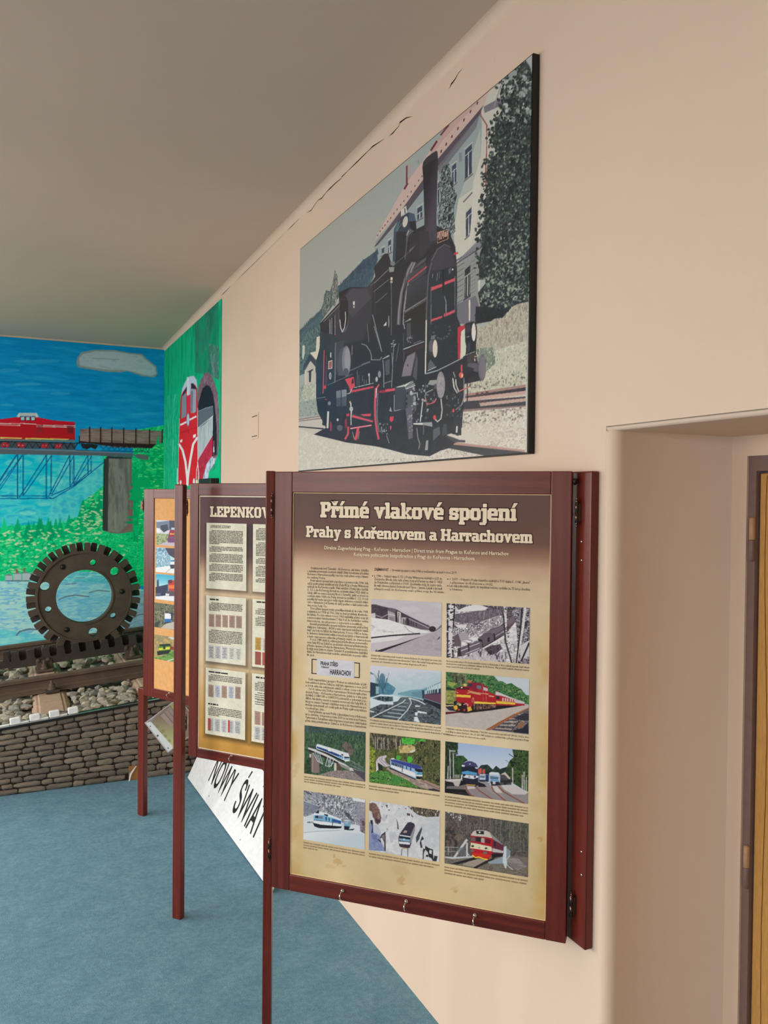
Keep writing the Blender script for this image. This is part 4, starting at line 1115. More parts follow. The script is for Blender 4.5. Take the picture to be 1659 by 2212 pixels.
    c.poly([(165,820),(255,660),(340,760),(355,1150),(150,1180)], (196,188,176)).rect(150, 830, 180, 1150, (206,200,186)).poly([(185,860),(305,800),(300,830),(270,850),(262,1040),(228,1040),(226,860)], (62,58,62))
    c.tex([(140,1090),(350,1040),(360,1340),(60,1400)], [(186,186,168),(160,166,148),(200,198,180)], 4, 5, 27)
    c.z(*A8)
    c.poly([(20,480),(370,420),(480,440),(480,640),(300,720),(20,600)], (196,190,178))
    c.line([(20,490),(370,432)], 14, (130,110,106)).line([(40,508),(470,446)], 10, (168,140,130)).line([(20,512),(370,470)], 6, (70,62,64))
    c.poly([(20,575),(380,605),(380,625),(20,592)], (56,48,56))
    # ---- locomotive: dark mass
    c.z(*Z2)
    K = (45, 47, 55)
    body = [(180,690),(205,590),(205,455),(322,328),(320,262),(392,228),(500,230),(545,165),(538,105),(600,25),(625,20),(650,100),(700,0),(740,-80),(800,-130),(860,-160),(905,-160),(1000,-115),(1040,-20),(1050,110),(1050,410),(1075,475),(1105,455),(1150,440),(1172,470),(1168,640),(1180,700),(1205,645),(1230,700),(1222,790),(1192,808),(1098,828),(1090,960),(1078,1140),(1010,1140),(1000,1160),(1110,1180),(1040,1190),(1000,1225),(950,1240),(880,1275),(740,1262),(640,1235),(560,1215),(370,1190),(165,1140),(240,1098),(190,1000),(180,920)]
    c.poly(body, K)
    c.tex([(370,780),(1080,800),(1075,1140),(1010,1140),(880,1270),(380,1185),(240,1100)], [(40,42,46),(46,48,52),(50,52,58)], 9, 9, 40, hard=False)
    # cab
    c.poly([(205,460),(330,330),(335,300),(400,235),(490,235),(530,190),(520,420),(470,560),(300,590),(215,600)], (58,58,70))
    c.poly([(345,300),(400,240),(495,240),(520,300),(400,420),(380,380)], (74,72,84)).poly([(320,262),(392,228),(330,300),(335,330)], (36,36,46))
    c.line([(205,458),(325,328)], 8, (36,36,42)).line([(215,455),(330,335)], 3, (150,152,150))
    c.z(*A1)
    c.poly([(430,1320),(560,1250),(600,1659),(440,1659)], (44,42,50)); c.rect(465, 1505, 515, 1640, (190,190,168)).rect(480, 1540, 500, 1600, (70,80,80))
    for x in (603,638,692): c.line([(x,1250-(x-603)*.9),(x,1600-(x-603)*.9)], 9, (190,190,196))
    c.poly([(640,1210),(690,1160),(690,1530),(640,1560)], (44,42,50)).line([(585,1610),(705,1515)], 14, (196,70,84))
    c.ell(850, 1150, 92, 330, (92,88,100)).ell(852, 1120, 84, 300, (38,36,44)).ell(862, 980, 70, 150, (44,38,44))
    c.line([(782,1250),(795,1400),(825,1470),(865,1390),(885,1230),(878,1110)], 13, (206,206,206))
    c.line([(800,880),(930,900)], 5, (100,100,110)).rect(1018, 920, 1048, 985, (224,222,212)).rect(1020, 1000, 1045, 1040, (190,190,186))
    c.z(*A5)
    c.tex([(430,130),(700,200),(690,1060),(370,1320),(360,720),(430,500)], [(40,52,62),(46,58,68),(52,62,70)], 12, 12, 41, hard=False)
    c.poly([(690,330),(850,260),(860,560),(720,900),(690,1060)], (66,68,80)); c.poly([(690,330),(715,320),(705,1040),(680,1060)], (104,106,116))
    c.line([(500,470),(480,1240)], 15, (196,84,96)).line([(540,560),(530,1160)], 8, (150,62,74)).rect(485, 1100, 535, 1160, (200,60,72))
    c.poly([(575,665),(648,645),(645,795),(572,812)], (206,200,196)).poly([(585,680),(640,664),(636,785),(582,798)], (150,96,96)); c.rect(608, 510, 628, 600, (200,200,196)).ell(608, 930, 20, 62, (196,200,198)).ell(608, 930, 9, 40, (60,62,68))
    # air tank
    c.poly([(860,400),(800,440),(750,560),(735,760),(760,930),(860,920)], (86,86,96)); c.ell(898, 665, 78, 275, (128,128,138)).ell(915, 640, 48, 220, (150,148,156)).ell(890, 860, 50, 70, (84,84,94))
    c.line([(690,330),(850,270)], 8, (30,30,36)).line([(560,1095),(1020,890)], 9, (120,122,128)).line([(960,835),(1180,740)], 16, (104,106,112)).line([(1180,730),(1320,675)], 24, (112,114,120))
    c.line([(1170,355),(1250,380),(1320,480),(1345,560),(1345,640)], 13, (148,150,154)).line([(1345,640),(1500,640),(1530,590)], 12, (150,152,156)).line([(1395,40),(1530,490)], 15, (130,132,138)).line([(1270,0),(1300,320)], 12, (112,114,122)).line([(1000,380),(1000,550)], 14, (120,122,126))
    c.poly([(870,990),(1030,945),(1050,1120),(960,1200),(950,1130)], (206,76,88)).poly([(1000,985),(1025,975),(1030,1060),(990,1080)], (40,38,44))
    c.poly([(985,1190),(1380,1110),(1390,1140),(985,1230)], (206,74,90)).line([(1040,1140),(1380,1060)], 10, (196,206,200)).line([(910,1250),(960,1240),(1000,1160)], 12, (206,206,206))
    c.poly([(715,1200),(800,1185),(800,1460),(720,1480)], (116,122,132)).poly([(812,1180),(900,1170),(900,1460),(820,1470)], (132,138,148)); c.poly([(715,1330),(905,1290),(905,1480),(720,1490)], (60,64,70), .7)
    for x0, y0, x1, y1 in ((1095,830,1090,1100),(1120,920,1125,1110),(1190,930,1185,1020),(1215,990,1220,1080),(1250,1000,1262,1070)): c.line([(x0,y0),(x1,y1)], 8, (120,124,128))
    c.line([(1305,890),(1310,1060)], 15, (180,182,180)).ell(1303, 910, 13, 30, (210,208,200)).ell(1490, 900, 28, 60, (140,144,146)).ell(1440, 990, 22, 45, (176,180,180))
    c.line([(1480,1085),(1440,1150),(1425,1300),(1410,1659)], 26, (206,80,96)).line([(1440,1150),(1428,1280)], 14, (226,206,204)).line([(1460,1200),(1450,1659)], 10, (92,100,104))
    c.poly([(1480,1195),(1600,1180),(1595,1225),(1480,1235)], (150,46,62)).poly([(1600,1170),(1659,1160),(1659,1205),(1600,1215)], (204,76,86))
    c.line([(370,1330),(520,1310)], 8, (130,140,148)).rect(515, 1340, 548, 1375, (150,56,66)).ell(592, 1420, 28, 34, (128,132,134)).line([(970,1390),(990,1560),(980,1659)], 18, (206,206,200)).ell(985, 1520, 34, 40, (190,192,190)).ell(962, 1400, 16, 20, (190,150,120)).poly([(905,1610),(950,1600),(950,1650),(900,1659)], (196,70,84))
    c.poly([(380,1390),(548,1360),(540,1560),(390,1590)], (40,42,46))
    # dome, pipes over the boiler
    c.z(*A2)
    c.poly([(415,1659),(425,1450),(500,1300),(560,1235),(680,1150),(790,1180),(815,1300),(835,1510),(760,1570),(700,1659)], (52,66,82))
    c.poly([(430,1560),(440,1450),(505,1320),(540,1290),(500,1440),(470,1659)], (84,110,124)).ell(625, 1320, 44, 100, (206,204,190), 12).poly([(690,1180),(790,1185),(810,1300),(700,1310)], (74,92,116)).poly([(690,1320),(815,1310),(820,1500),(770,1560),(720,1430)], (38,40,52))
    c.poly([(545,1110),(640,1030),(660,1150),(600,1190),(550,1230)], (206,204,198)).line([(615,1080),(625,1170)], 16, (54,56,66)).line([(480,1470),(640,1250)], 5, (150,160,160))
    c.poly([(640,1659),(660,1480),(700,1440),(780,1480),(730,1560),(700,1659)], (92,96,108)).line([(690,1659),(740,1520),(800,1500)], 12, (36,38,46)).line([(650,1560),(690,1480)], 12, (196,196,188))
    # chimney
    stk = [(932,345),(948,245),(1010,165),(1100,95),(1185,45),(1205,70),(1212,230),(1198,700),(1185,1300),(1192,1645),(965,1659),(970,1300),(950,600)]
    c.grad(stk, (940, 900), (34,34,46), (1200, 900), (78,72,84))
    c.poly([(1010,165),(1100,95),(1185,45),(1205,70),(1208,140),(1100,200),(1000,300),(945,330),(948,245)], (56,54,66), .8).line([(945,345),(1020,260),(1205,160)], 5, (92,88,100))
    c.poly([(870,1480),(960,1420),(965,1659),(870,1659)], (50,50,58))
    # smokebox, front
    c.z(*A3)
    c.poly([(880,0),(1200,0),(1190,200),(1060,240),(990,400),(870,500)], (58,58,68)).poly([(1040,0),(1190,0),(1190,150),(1060,190)], (72,72,84))
    c.poly([(420,0),(640,0),(620,400),(560,600),(430,720),(400,560)], (40,44,54)).poly([(420,0),(470,0),(450,500),(410,560)], (60,78,92))
    c.poly([(680,60),(870,0),(880,440),(700,520),(620,560)], (50,52,60)).poly([(700,330),(820,240),(700,380)], (110,114,122)).line([(620,500),(660,120),(720,0)], 16, (96,100,108)).line([(680,400),(690,150)], 12, (24,26,32)).line([(0,980),(700,360)], 8, (110,112,116)).line([(420,740),(800,480)], 12, (28,28,34))
    c.line([(60,1080),(330,860)], 10, (130,134,138)).line([(100,1280),(300,1110)], 14, (104,108,116)).line([(70,930),(320,680)], 7, (150,150,150))
    c.poly([(330,640),(430,640),(420,720),(340,730)], (150,152,150)).rect(362, 820, 398, 870, (226,216,180)).rect(362, 882, 395, 925, (226,216,180)).ell(400, 570, 44, 40, (120,126,130))
    # handrail pipe pair down the smokebox
    for off, w, cc in ((0, 62, (92,92,104)), (-6, 22, (140,140,148)), (90, 60, (84,84,94)), (84, 20, (150,148,146))):
        c.line([(760+off*.4,560),(690+off*.6,680),(630+off*.8,860),(560+off,1100),(520+off,1400),(505+off,1659)], w, cc)
    c.line([(640,760),(590,1100),(570,1659)], 10, (28,28,34))
    # smokebox side, rivets
    c.grad([(660,980),(1010,760),(1010,1659),(600,1659)], (700, 1000), (62,66,76), (850, 1600), (42,42,46))
    c.poly([(700,760),(990,560),(1000,740),(680,960)], (70,74,80)).poly([(760,700),(1000,520),(1000,460),(860,560)], (100,100,110), .7).poly([(600,1440),(1000,1190),(1000,1659),(600,1659)], (44,44,46))
    c.line([(620,1430),(1000,1195)], 12, (150,152,156))
    for i in range(18): x = 620+i*21.5; c.line([(x,1465-i*12.6),(x+2,1430-i*12.6)], 7, (140,142,146))
    for i in range(8): c.ell(650-i*6, 1060+i*75, 6, 10, (130,134,140)); c.ell(985, 900+i*70, 5, 9, (100,104,110))
    c.line([(670,905),(1000,640)], 22, (196,72,88)).line([(1000,640),(1250,495)], 30, (216,84,96)).line([(1395,440),(1565,385)], 32, (206,64,76))
    # smokebox door
    door_ = [(1010,620),(1080,460),(1200,300),(1330,225),(1420,260),(1500,420),(1540,640),(1560,1000),(1545,1450),(1500,1900),(1040,1900),(1010,1500),(1010,900)]
    c.poly(door_, (48,54,64)); c.poly([(1080,500),(1190,330),(1330,250),(1420,300),(1500,460),(1520,620),(1300,680),(1100,690)], (68,64,76)).line([(1100,520),(1200,320),(1330,232),(1430,280)], 12, (112,112,122))
    c.line([(1095,560),(1040,800),(1020,1100),(1000,1600)], 26, (92,90,102)).line([(1120,760),(1090,1000),(1085,1659)], 9, (150,154,158)).poly([(1090,860),(1180,740),(1300,680),(1300,1659),(1090,1659)], (46,54,62)).poly([(1320,660),(1520,620),(1540,1000),(1530,1659),(1320,1659)], (44,50,60))
    c.line([(1305,680),(1305,1100)], 22, (28,30,36)).line([(1330,1160),(1355,1260),(1360,1640)], 14, (150,158,164)).line([(1515,800),(1515,1450)], 10, (120,124,130))
    for P in ([(1095,1000),(1290,935),(1290,985),(1095,1062)], [(1328,905),(1520,832),(1520,885),(1328,960)], [(1080,1580),(1290,1510),(1285,1555),(1080,1625)], [(1360,1470),(1510,1400),(1510,1450),(1355,1520)], [(1320,1475),(1345,1465),(1345,1520),(1318,1530)]): c.poly(P, (208,86,100))
    c.line([(1205,740),(1190,880)], 9, (140,144,150)).line([(1240,720),(1235,840)], 7, (120,124,130)).ell(1475, 680, 14, 16, (226,222,216)).poly([(1395,680),(1450,640),(1440,740),(1410,770)], (96,96,108))
    # number plate
    c.poly([(1195,20),(1400,-45),(1395,135),(1200,215)], (206,160,140)).poly([(1205,30),(1388,-30),(1384,128),(1208,200)], (38,32,34))
    nb = (214,176,156)
    def dig(x, w, pts): 
        for a, b in pts: c.line([(x+a[0]*w, 150-0.36*(x-1215)+a[1]*-130), (x+b[0]*w, 150-0.36*(x+w-1215)+b[1]*-130)], 11, nb)
    F4 = [((.7,0),(.7,1)),((0,.35),(1,.35)),((0,.35),(.6,1))]; F0 = [((0,0),(0,1)),((1,0),(1,1)),((0,1),(1,1)),((0,0),(1,0))]
    F3 = [((0,1),(1,1)),((1,0),(1,1)),((0,.5),(1,.5)),((0,0),(1,0))]
    dig(1215, 28, F4); dig(1254, 24, F0); dig(1290, 28, F4)
    for x, f in ((1328, F0), (1350, F0), (1372, F3)): dig(x, 14, [((a[0], a[1]*.6+.1), (b[0], b[1]*.6+.1)) for a, b in f])
    c.z(*A6)
    c.line([(1000,100),(995,600),(985,1060)], 24, (214,206,190)).line([(985,80),(972,1060)], 8, (34,34,38))
    c.poly([(1090,120),(1500,-20),(1560,200),(1560,780),(1180,960),(1020,980),(1020,400),(1100,380)], (42,50,58)); c.scatter([(1100,150),(1540,100),(1550,750),(1230,900)], 60, 9, 5, [(96,104,110),(70,78,84)], 44, rot=(-60, 60))
    for k in range(9): a = 160-k*22; c.ell(1275+150*math.cos(math.radians(a)), 260+170*math.sin(math.radians(a)), 22, 18, (84,88,98))
    # lamps
    c.ell(1100, 590, 74, 150, (60,62,70)).ell(1090, 560, 40, 110, (96,98,108)).ell(1162, 605, 52, 172, (34,34,38)).ell(1160, 605, 44, 160, (214,203,192)); c.poly([(1090,380),(1160,360),(1160,440),(1080,440)], (110,112,122)).poly([(1040,870),(1080,800),(1180,940),(1030,980)], (92,98,106))
    c.line([(980,1060),(1200,1000),(1659,770)], 18, (150,160,164)).line([(1030,1000),(1180,935)], 14, (170,174,176))
    # running board, steam chest and cylinder
    c.line([(590,620),(960,480)], 15, (168,172,174)).line([(770,515),(910,460)], 9, (140,144,148)).poly([(600,660),(980,510),(980,560),(640,700)], (66,46,52))
    c.poly([(575,150),(720,60),(735,90),(660,120)], (140,142,146)).poly([(650,150),(720,140),(730,400),(650,470)], (74,76,84)).line([(600,170),(615,250)], 16, (150,152,156)); c.scatter([(630,440),(750,340),(760,540),(650,480)], 24, 9, 9, [(150,154,156),(110,114,118)], 46)
    c.poly([(560,1110),(600,900),(660,740),(810,660),(800,760),(730,1090)], (114,108,116)).poly([(670,760),(800,690),(720,1080),(570,1100),(600,940)], (128,120,128)).ell(668, 905, 9, 22, (38,36,42)).poly([(760,1100),(820,700),(850,800),(830,1180)], (86,84,92))
    c.poly([(450,1300),(640,1230),(760,1180),(810,1260),(630,1330)], (130,134,138)).poly([(440,1300),(620,1260),(740,1190),(620,1290)], (226,222,206)); c.line([(640,1330),(800,1270)], 12, (210,206,196)).line([(640,1290),(780,1220)], 9, (60,62,68))
    c.poly([(450,1310),(620,1280),(610,1700),(440,1720)], (66,72,82)).poly([(630,1340),(800,1290),(830,1700),(640,1650)], (84,84,92))
    for x, y in ((660,1400),(700,1390),(745,1380),(790,1365),(650,1500),(650,1590)): c.ell(x, y, 14, 26, (36,36,40))
    c.ell(730, 1400, 26, 40, (176,176,176)).line([(750,1410),(840,1400),(845,1480)], 16, (168,176,180)).ell(790, 1500, 24, 50, (150,150,152)).ell(800, 1590, 40, 30, (180,180,182))
    c.poly([(270,1340),(445,1315),(440,1360),(270,1385)], (208,80,92)).poly([(150,1370),(265,1350),(262,1395),(150,1400)], (150,46,62))
    c.line([(40,0),(205,660)], 14, (140,142,148)).poly([(205,790),(330,720),(350,740),(240,790)], (168,170,172)).poly([(260,830),(345,790),(345,1060),(280,1090)], (82,88,96)).line([(225,810),(240,1000),(240,1300)], 13, (150,156,160)).line([(385,680),(400,920),(380,1300)], 16, (120,124,128)).line([(420,520),(400,900)], 10, (140,144,148)).line([(515,510),(460,830)], 9, (110,114,118)); c.scatter([(370,480),(460,440),(470,560),(380,580)], 16, 14, 6, [(170,174,176)], 48, rot=(-40, 0)); c.line([(250,1230),(380,1185)], 12, (140,146,150)).line([(595,330),(600,820)], 6, (110,112,116))
    c.ell(330, 120, 16, 110, (120,122,130)).poly([(235,190),(290,120),(290,190),(240,205)], (196,196,190)).line([(70,-680),(85,0)], 5, (90,92,100)).line([(375,-600),(375,360)], 11, (110,114,124))
    # buffers
    c.poly([(1030,1250),(1065,1175),(1190,1165),(1190,1240),(1140,1265)], (150,154,154)).poly([(1140,1250),(1200,1220),(1200,1340),(1150,1320)], (84,86,92)).ell(1262, 1258, 76, 240, (150,146,150)); c.tex([(1200,1200),(1230,1050),(1290,1030),(1330,1150),(1330,1300),(1280,1470),(1215,1480),(1195,1350)], [(140,136,140),(158,154,156),(130,126,132),(168,160,156)], 4, 8, 50, .8)
    c.line([(1120,1340),(990,1400),(980,1460),(1015,1610),(1145,1570),(1180,1500)], 18, (140,146,148)); c.line([(990,1510),(1015,1610),(1145,1570),(1175,1515)], 18, (206,92,96)).line([(980,1200),(985,1480)], 8, (110,114,118))
    c.line([(1480,1140),(1510,1330),(1560,1400)], 16, (176,176,172)).line([(1530,1150),(1530,1230),(1580,1380)], 15, (186,186,180)).line([(1490,1030),(1520,1120)], 18, (150,150,150)).line([(1605,1370),(1659,1340)], 18, (216,84,96)).line([(1630,900),(1630,1050)], 16, (206,72,90)).ell(1630, 1090, 34, 46, (206,90,92)).ell(1640, 1100, 14, 20, (226,216,176))
    c.z(*A7)
    c.poly([(240,220),(370,180),(370,280),(290,330),(285,800),(245,790),(235,400)], (190,50,70)).poly([(300,300),(370,240),(370,470),(390,560),(380,720),(285,790),(290,420)], (206,206,186))
    c.poly([(385,150),(540,130),(580,250),(575,380),(530,480),(540,640),(400,690),(405,520),(380,460)], (38,42,52)).ell(540, 310, 44, 180, (34,34,40)).ell(525, 310, 38, 162, (220,210,202)).line([(400,400),(450,388)], 9, (210,210,206)).line([(450,-260),(450,100)], 26, (222,208,186)).poly([(380,180),(470,170),(470,300),(400,330)], (58,62,72)).poly([(420,500),(470,490),(460,640),(410,670)], (60,66,78))
    c.line([(390,720),(545,660)], 12, (150,154,156)).poly([(400,740),(545,690),(600,760),(480,870),(420,860)], (70,66,70)); c.scatter([(480,740),(600,700),(600,840),(490,850)], 16, 16, 14, [(196,186,170),(60,54,58)], 52)
    c.poly([(400,920),(425,870),(560,860),(600,880),(600,1020),(520,1060),(530,960)], (92,88,98)).poly([(350,1100),(540,1010),(610,1040),(460,1120),(340,1200)], (38,40,48)).ell(677, 945, 70, 240, (110,104,116)).ell(690, 930, 50, 200, (118,112,122)).ell(687, 735, 7, 10, (34,32,40))
    c.line([(410,1190),(410,1550)], 20, (34,38,46)).line([(450,1150),(462,1260),(430,1300),(300,1360)], 14, (60,52,58)).line([(430,1295),(275,1365)], 18, (216,110,112)); c.line([(310,900),(312,1010)], 22, (208,76,94)).ell(300, 1080, 40, 52, (208,90,92)).ell(318, 1090, 12, 34, (230,214,150))
    c.line([(150,1140),(170,1300),(230,1400)], 18, (206,204,196)).line([(205,1160),(210,1260),(260,1380)], 16, (206,204,196)).line([(350,1130),(350,1450),(320,1600),(260,1659)], 14, (130,132,138))
    # wheels and running gear
    c.z(*A8)
    c.poly([(770,420),(1060,505),(1050,525),(765,455)], (206,82,100)).poly([(740,600),(1040,555),(1045,575),(750,620)], (206,78,94)).line([(745,612),(1030,566)], 6, (226,206,204)).poly([(880,415),(1030,405),(1028,440),(930,440)], (206,78,90)).line([(780,405),(1050,490)], 10, (70,72,76))
    c.line([(715,590),(715,680),(675,755)], 26, (196,78,92)).line([(850,610),(835,700),(815,760)], 34, (206,78,90)).line([(870,650),(850,755)], 8, (150,150,150)).line([(775,660),(800,755)], 10, (150,150,150)).ell(685, 540, 16, 70, (140,44,60)).ell(476, 580, 14, 72, (150,60,78)).rect(690, 405, 730, 440, (190,62,76))
    c.line([(1095,60),(1085,250),(1085,440),(1110,640),(1135,755)], 26, (206,78,92)).line([(1105,60),(1100,180)], 10, (226,220,214)).line([(1125,130),(1110,440),(1140,660)], 12, (116,124,128))
    c.line([(755,260),(755,560)], 12, (200,200,196)).ell(757, 340, 22, 24, (180,182,180)).poly([(1290,450),(1345,440),(1335,500),(1310,522),(1288,500)], (206,64,84)).poly([(1290,578),(1315,574),(1312,610),(1298,636)], (206,70,88))
    c.poly([(1505,330),(1600,310),(1605,740),(1545,760),(1530,560)], (96,94,106)); c.scatter([(1520,400),(1600,380),(1600,740),(1545,740)], 14, 9, 14, [(60,60,66),(150,148,150)], 54); c.line([(1350,150),(1350,370),(1435,350)], 9, (150,154,156)).poly([(1280,370),(1300,310),(1320,380)], (150,156,156)).line([(1245,710),(1280,810)], 12, (126,128,130)); c.scatter([(1150,520),(1260,500),(1260,700),(1160,690)], 16, 8, 14, [(170,172,172),(120,122,124)], 55); c.ell(600, 600, 40, 40, (88,92,100)).ell(570, 490, 14, 18, (206,206,202)).line([(370,380),(365,560)], 14, (60,64,70)).line([(440,380),(430,600)], 26, (204,200,188)).rect(372, 370, 410, 570, (40,42,48)); c.poly([(1360,120),(1500,100),(1500,330),(1360,350)], (62,68,76), .8)
    c.z(*A9)
    c.line([(198,200),(165,480)], 12, (206,206,200)).line([(430,190),(445,330),(430,440),(385,480),(350,440)], 14, (186,188,184)).ell(348, 425, 18, 30, (208,76,80)).poly([(70,500),(310,485),(320,540),(190,520),(80,515)], (206,206,200)).poly([(195,490),(315,487),(322,545),(200,520)], (150,156,160)).line([(210,520),(205,640)], 10, (110,112,116)).poly([(240,720),(268,715),(262,840),(225,845)], (150,152,152))
    c.line([(725,0),(725,180),(690,270),(620,325)], 12, (140,142,146)).ell(588, 338, 14, 24, (206,74,80)); c.poly([(600,440),(680,430),(690,650),(640,660),(600,640)], (52,54,62)).poly([(625,540),(645,530),(640,620),(620,620)], (210,206,194)); c.poly([(330,580),(410,540),(420,640),(330,720)], (88,90,102)).poly([(460,510),(500,505),(510,640),(440,660)], (70,72,80)); c.poly([(480,670),(560,640),(690,700),(600,740)], (74,70,78)); c.poly([(500,650),(560,630),(700,690),(690,660),(690,560),(1000,700),(760,760),(640,700)], (204,198,186)); c.line([(120,560),(135,690),(160,760),(145,830)], 12, (130,132,134)); c.poly([(600,710),(740,715),(740,745),(600,740)], (76,72,82))
    c.scatter([(20,0),(350,0),(350,480),(60,480)], 40, 12, 14, [(120,124,128),(84,88,94),(160,162,162)], 57); c.scatter([(480,150),(700,100),(690,430),(500,400)], 30, 9, 12, [(120,124,128),(84,88,94)], 58)
    # darker print edge
    c.x0 = c.y0 = 0; c.k = 1
    return c
draw_engine().build('print', M_PRINTG, pic, 0.0, 1.12, 0.03)
# ================================================================== mural on the end wall and on the far stretch of the right wall
MB = Plane((-1.6, YB-0.003, 0.34), (1, 0, 0), (0, 0, 1))        # end wall, faces the camera
MBW, MBH = XW+1.6, 3.10-0.34
def draw_mural():
    c = Canvas(MB, 0, 0, MBW, MBH, 560, 540, (0, 132, 178))
    # sky: deep blue above, light blue below the bridge, brushed horizontally
    c.z(0, 0, 1)
    c.tex([(-520,690),(356,760),(356,1005),(-520,985)], [(0,120,168),(8,134,182),(0,128,176),(24,144,188)], 40, 5, 61, hard=False)
    c.tex([(-520,690),(356,760),(356,930),(-520,900)], [(0,124,174),(0,130,180),(20,144,188),(50,158,194)], 34, 5, 62, .45, hard=False)
    c.tex([(-520,970),(356,985),(356,1260),(-520,1260)], [(0,168,212),(30,178,216),(80,190,216),(20,160,208)], 26, 9, 63, hard=False)
    c.tex([(130,1000),(300,1000),(300,1150),(100,1150)], [(60,170,200),(110,196,214),(40,160,204)], 14, 10, 64, .7, hard=False)
    for x, y, w, h in ((60,1108,18,5),(20,1104,6,3),(95,1090,14,4),(40,1000,30,8),(110,1040,26,10),(-80,1080,26,5),(-160,1050,30,6)): c.ell(x, y, w, h, (150,206,222), 0, .45)
    for x, y, w, h in ((20,800,22,4),(60,830,30,3),(130,850,22,3),(15,875,16,3),(100,780,30,4),(50,780,20,3),(-120,800,40,5),(-220,850,50,5)): c.ell(x, y, w, h, (70,160,190), 0, .5)
    # cloud
    c.z(0, 620, 3.190)
    c.poly([(530,490),(560,450),(650,432),(790,435),(900,455),(975,460),(1005,490),(1075,545),(1085,600),(1060,622),(985,615),(880,580),(830,588),(740,585),(640,570),(545,555),(528,530)], (140,140,136))
    c.poly([(545,490),(570,462),(660,442),(790,446),(900,462),(970,470),(1000,500),(1068,552),(1075,600),(1040,612),(985,604),(880,570),(740,570),(640,556),(550,540)], (168,172,172))
    c.tex([(560,470),(950,475),(1060,570),(1040,600),(600,540)], [(160,166,168),(178,180,178),(150,156,160)], 14, 5, 66, .6, hard=False)
    c.line([(640,490),(730,495),(820,500)], 10, (138,140,140), .6).line([(690,545),(760,560)], 10, (146,148,146), .6)
    for dx in (-1300, -900): c.ell(dx+300, 480, 190, 55, (168,172,172)).ell(dx+420, 510, 150, 50, (176,178,176))
    # hillside forest
    c.z(0, 1060, 5.352)
    gp = [(0,150,88),(0,176,104),(20,190,116),(0,164,96),(60,204,120),(0,184,110)]
    c.tex([(-2600,430),(0,430),(150,400),(400,390),(700,400),(800,330),(900,300),(940,130),(1080,40),(1190,-60),(1190,-400),(1540,-400),(1540,-700),(1910,-760),(1910,1100),(-2600,1100)], gp, 7, 5, 67)
    rr = random.Random(71)
    def fir(x, y, h, w, cc):
        for i in range(6):
            t = i/6.; c.poly([(x-w*(t+.2)*.5, y+h*(t+.22)), (x+w*(t+.2)*.5, y+h*(t+.22)), (x, y+h*t*.75)], cc)
    for i in range(44): fir(-2500+i*85, 330+rr.uniform(-60, 90)+(120 if i > 44 else 0), 190, 120, rr.choice(gp[:4])) if i*85-2500 < 1000 else None
    for x, y in ((205,310),(330,345),(455,300),(585,335),(695,305),(800,262),(960,95),(1075,40),(1160,-40),(1150,60),(950,200),(1050,180)): fir(x, y, 230, 150, rr.choice([(0,160,100),(0,146,92)]))
    c.z(150, 860, 7.133)
    c.tex([(965,1000),(1100,960),(1240,800),(1330,720),(1460,720),(1460,2212),(900,2212),(960,1900)], [(0,146,84),(0,170,98),(16,184,110),(0,158,90)], 6, 7, 73)
    for x, y, h in ((1360,580,420),(1160,930,420),(1030,1120,420),(1410,1150,360),(960,1290,320)): fir(x, y, h, 260, rr.choice([(0,150,88),(0,164,96)]))
    c.z(0, 1060, 5.352)
    lt = [(150,214,140),(186,216,150),(214,216,160),(120,206,130),(206,200,150)]
    c.scatter([(-2600,480),(150,470),(700,430),(900,330),(1180,200),(1180,700),(1500,600),(1500,1000),(-2600,1050)], 900, 24, 9, lt, 74, .9, rot=(-30, 30))
    c.scatter([(-2600,520),(1500,520),(1500,1000),(-2600,1050)], 500, 26, 12, gp, 75, .8, rot=(-30, 30))
    c.scatter([(930,150),(1190,-50),(1190,450),(900,450)], 60, 22, 8, lt, 76, .8, rot=(-30, 30))
    c.z(150, 860, 7.133)
    c.scatter([(1000,1150),(1300,900),(1450,800),(1450,2200),(1000,2200)], 120, 36, 9, [(110,214,120),(60,196,110),(180,214,130)], 77, .8, rot=(-25, 25))
    # bridge
    c.z(0, 860, 8.295)
    T_ = (16, 88, 124); T2 = (28, 112, 150)
    for dx in (-2120, -1600, -1080, -540, 0):
        for a, b, w, cc in (((315,1010),(315,1790),22,T_),((415,1010),(415,1740),22,T_),((365,1200),(362,1480),8,T2)): c.line([(a[0]+dx,a[1]),(b[0]+dx,b[1])], w, cc)
        if dx < 0: c.line([(415+dx,1650),(830+dx,1020)], 16, T_).line([(430+dx,1720),(930+dx,1030)], 15, T_)
    for a, b, w in (((0,1490),(300,1020),16),((0,1640),(395,1040),14),((345,1780),(830,1020),18),((430,1730),(925,1030),17),((870,1760),(1250,1020),17),((930,1720),(1320,1040),16),((1280,1560),(1570,1030),15),((1350,1510),(1640,1040),14),((1340,1540),(1640,1280),16)): c.line([a, b], w, T_)
    for a, b, w in (((830,1010),(832,1790),24),((920,1010),(912,1720),20),((1250,1010),(1258,1590),22),((1320,1020),(1328,1570),20),((1575,1020),(1578,1380),18),((1632,1020),(1634,1340),16),((1285,1150),(1300,1480),8)): c.line([a, b], w, T_)
    c.line([(-4000,1750),(830,1752)], 14, T_).line([(-4000,1795),(950,1800)], 16, T_).line([(950,1800),(1330,1580),(1659,1310),(1900,1120),(2090,1010)], 16, T_).line([(910,1750),(1330,1560),(1600,1360)], 16, T_).line([(0,1755),(330,1800)], 6, T_).line([(830,1760),(950,1800)], 12, T_)
    c.poly([(-4000,860),(0,895),(1300,930),(2380,985),(2380,1060),(1700,1030),(0,1005),(-4000,980)], (86,90,94)); c.poly([(-4000,870),(0,895),(1300,930),(2380,985),(2380,1000),(0,915),(-4000,890)], (108,112,116))
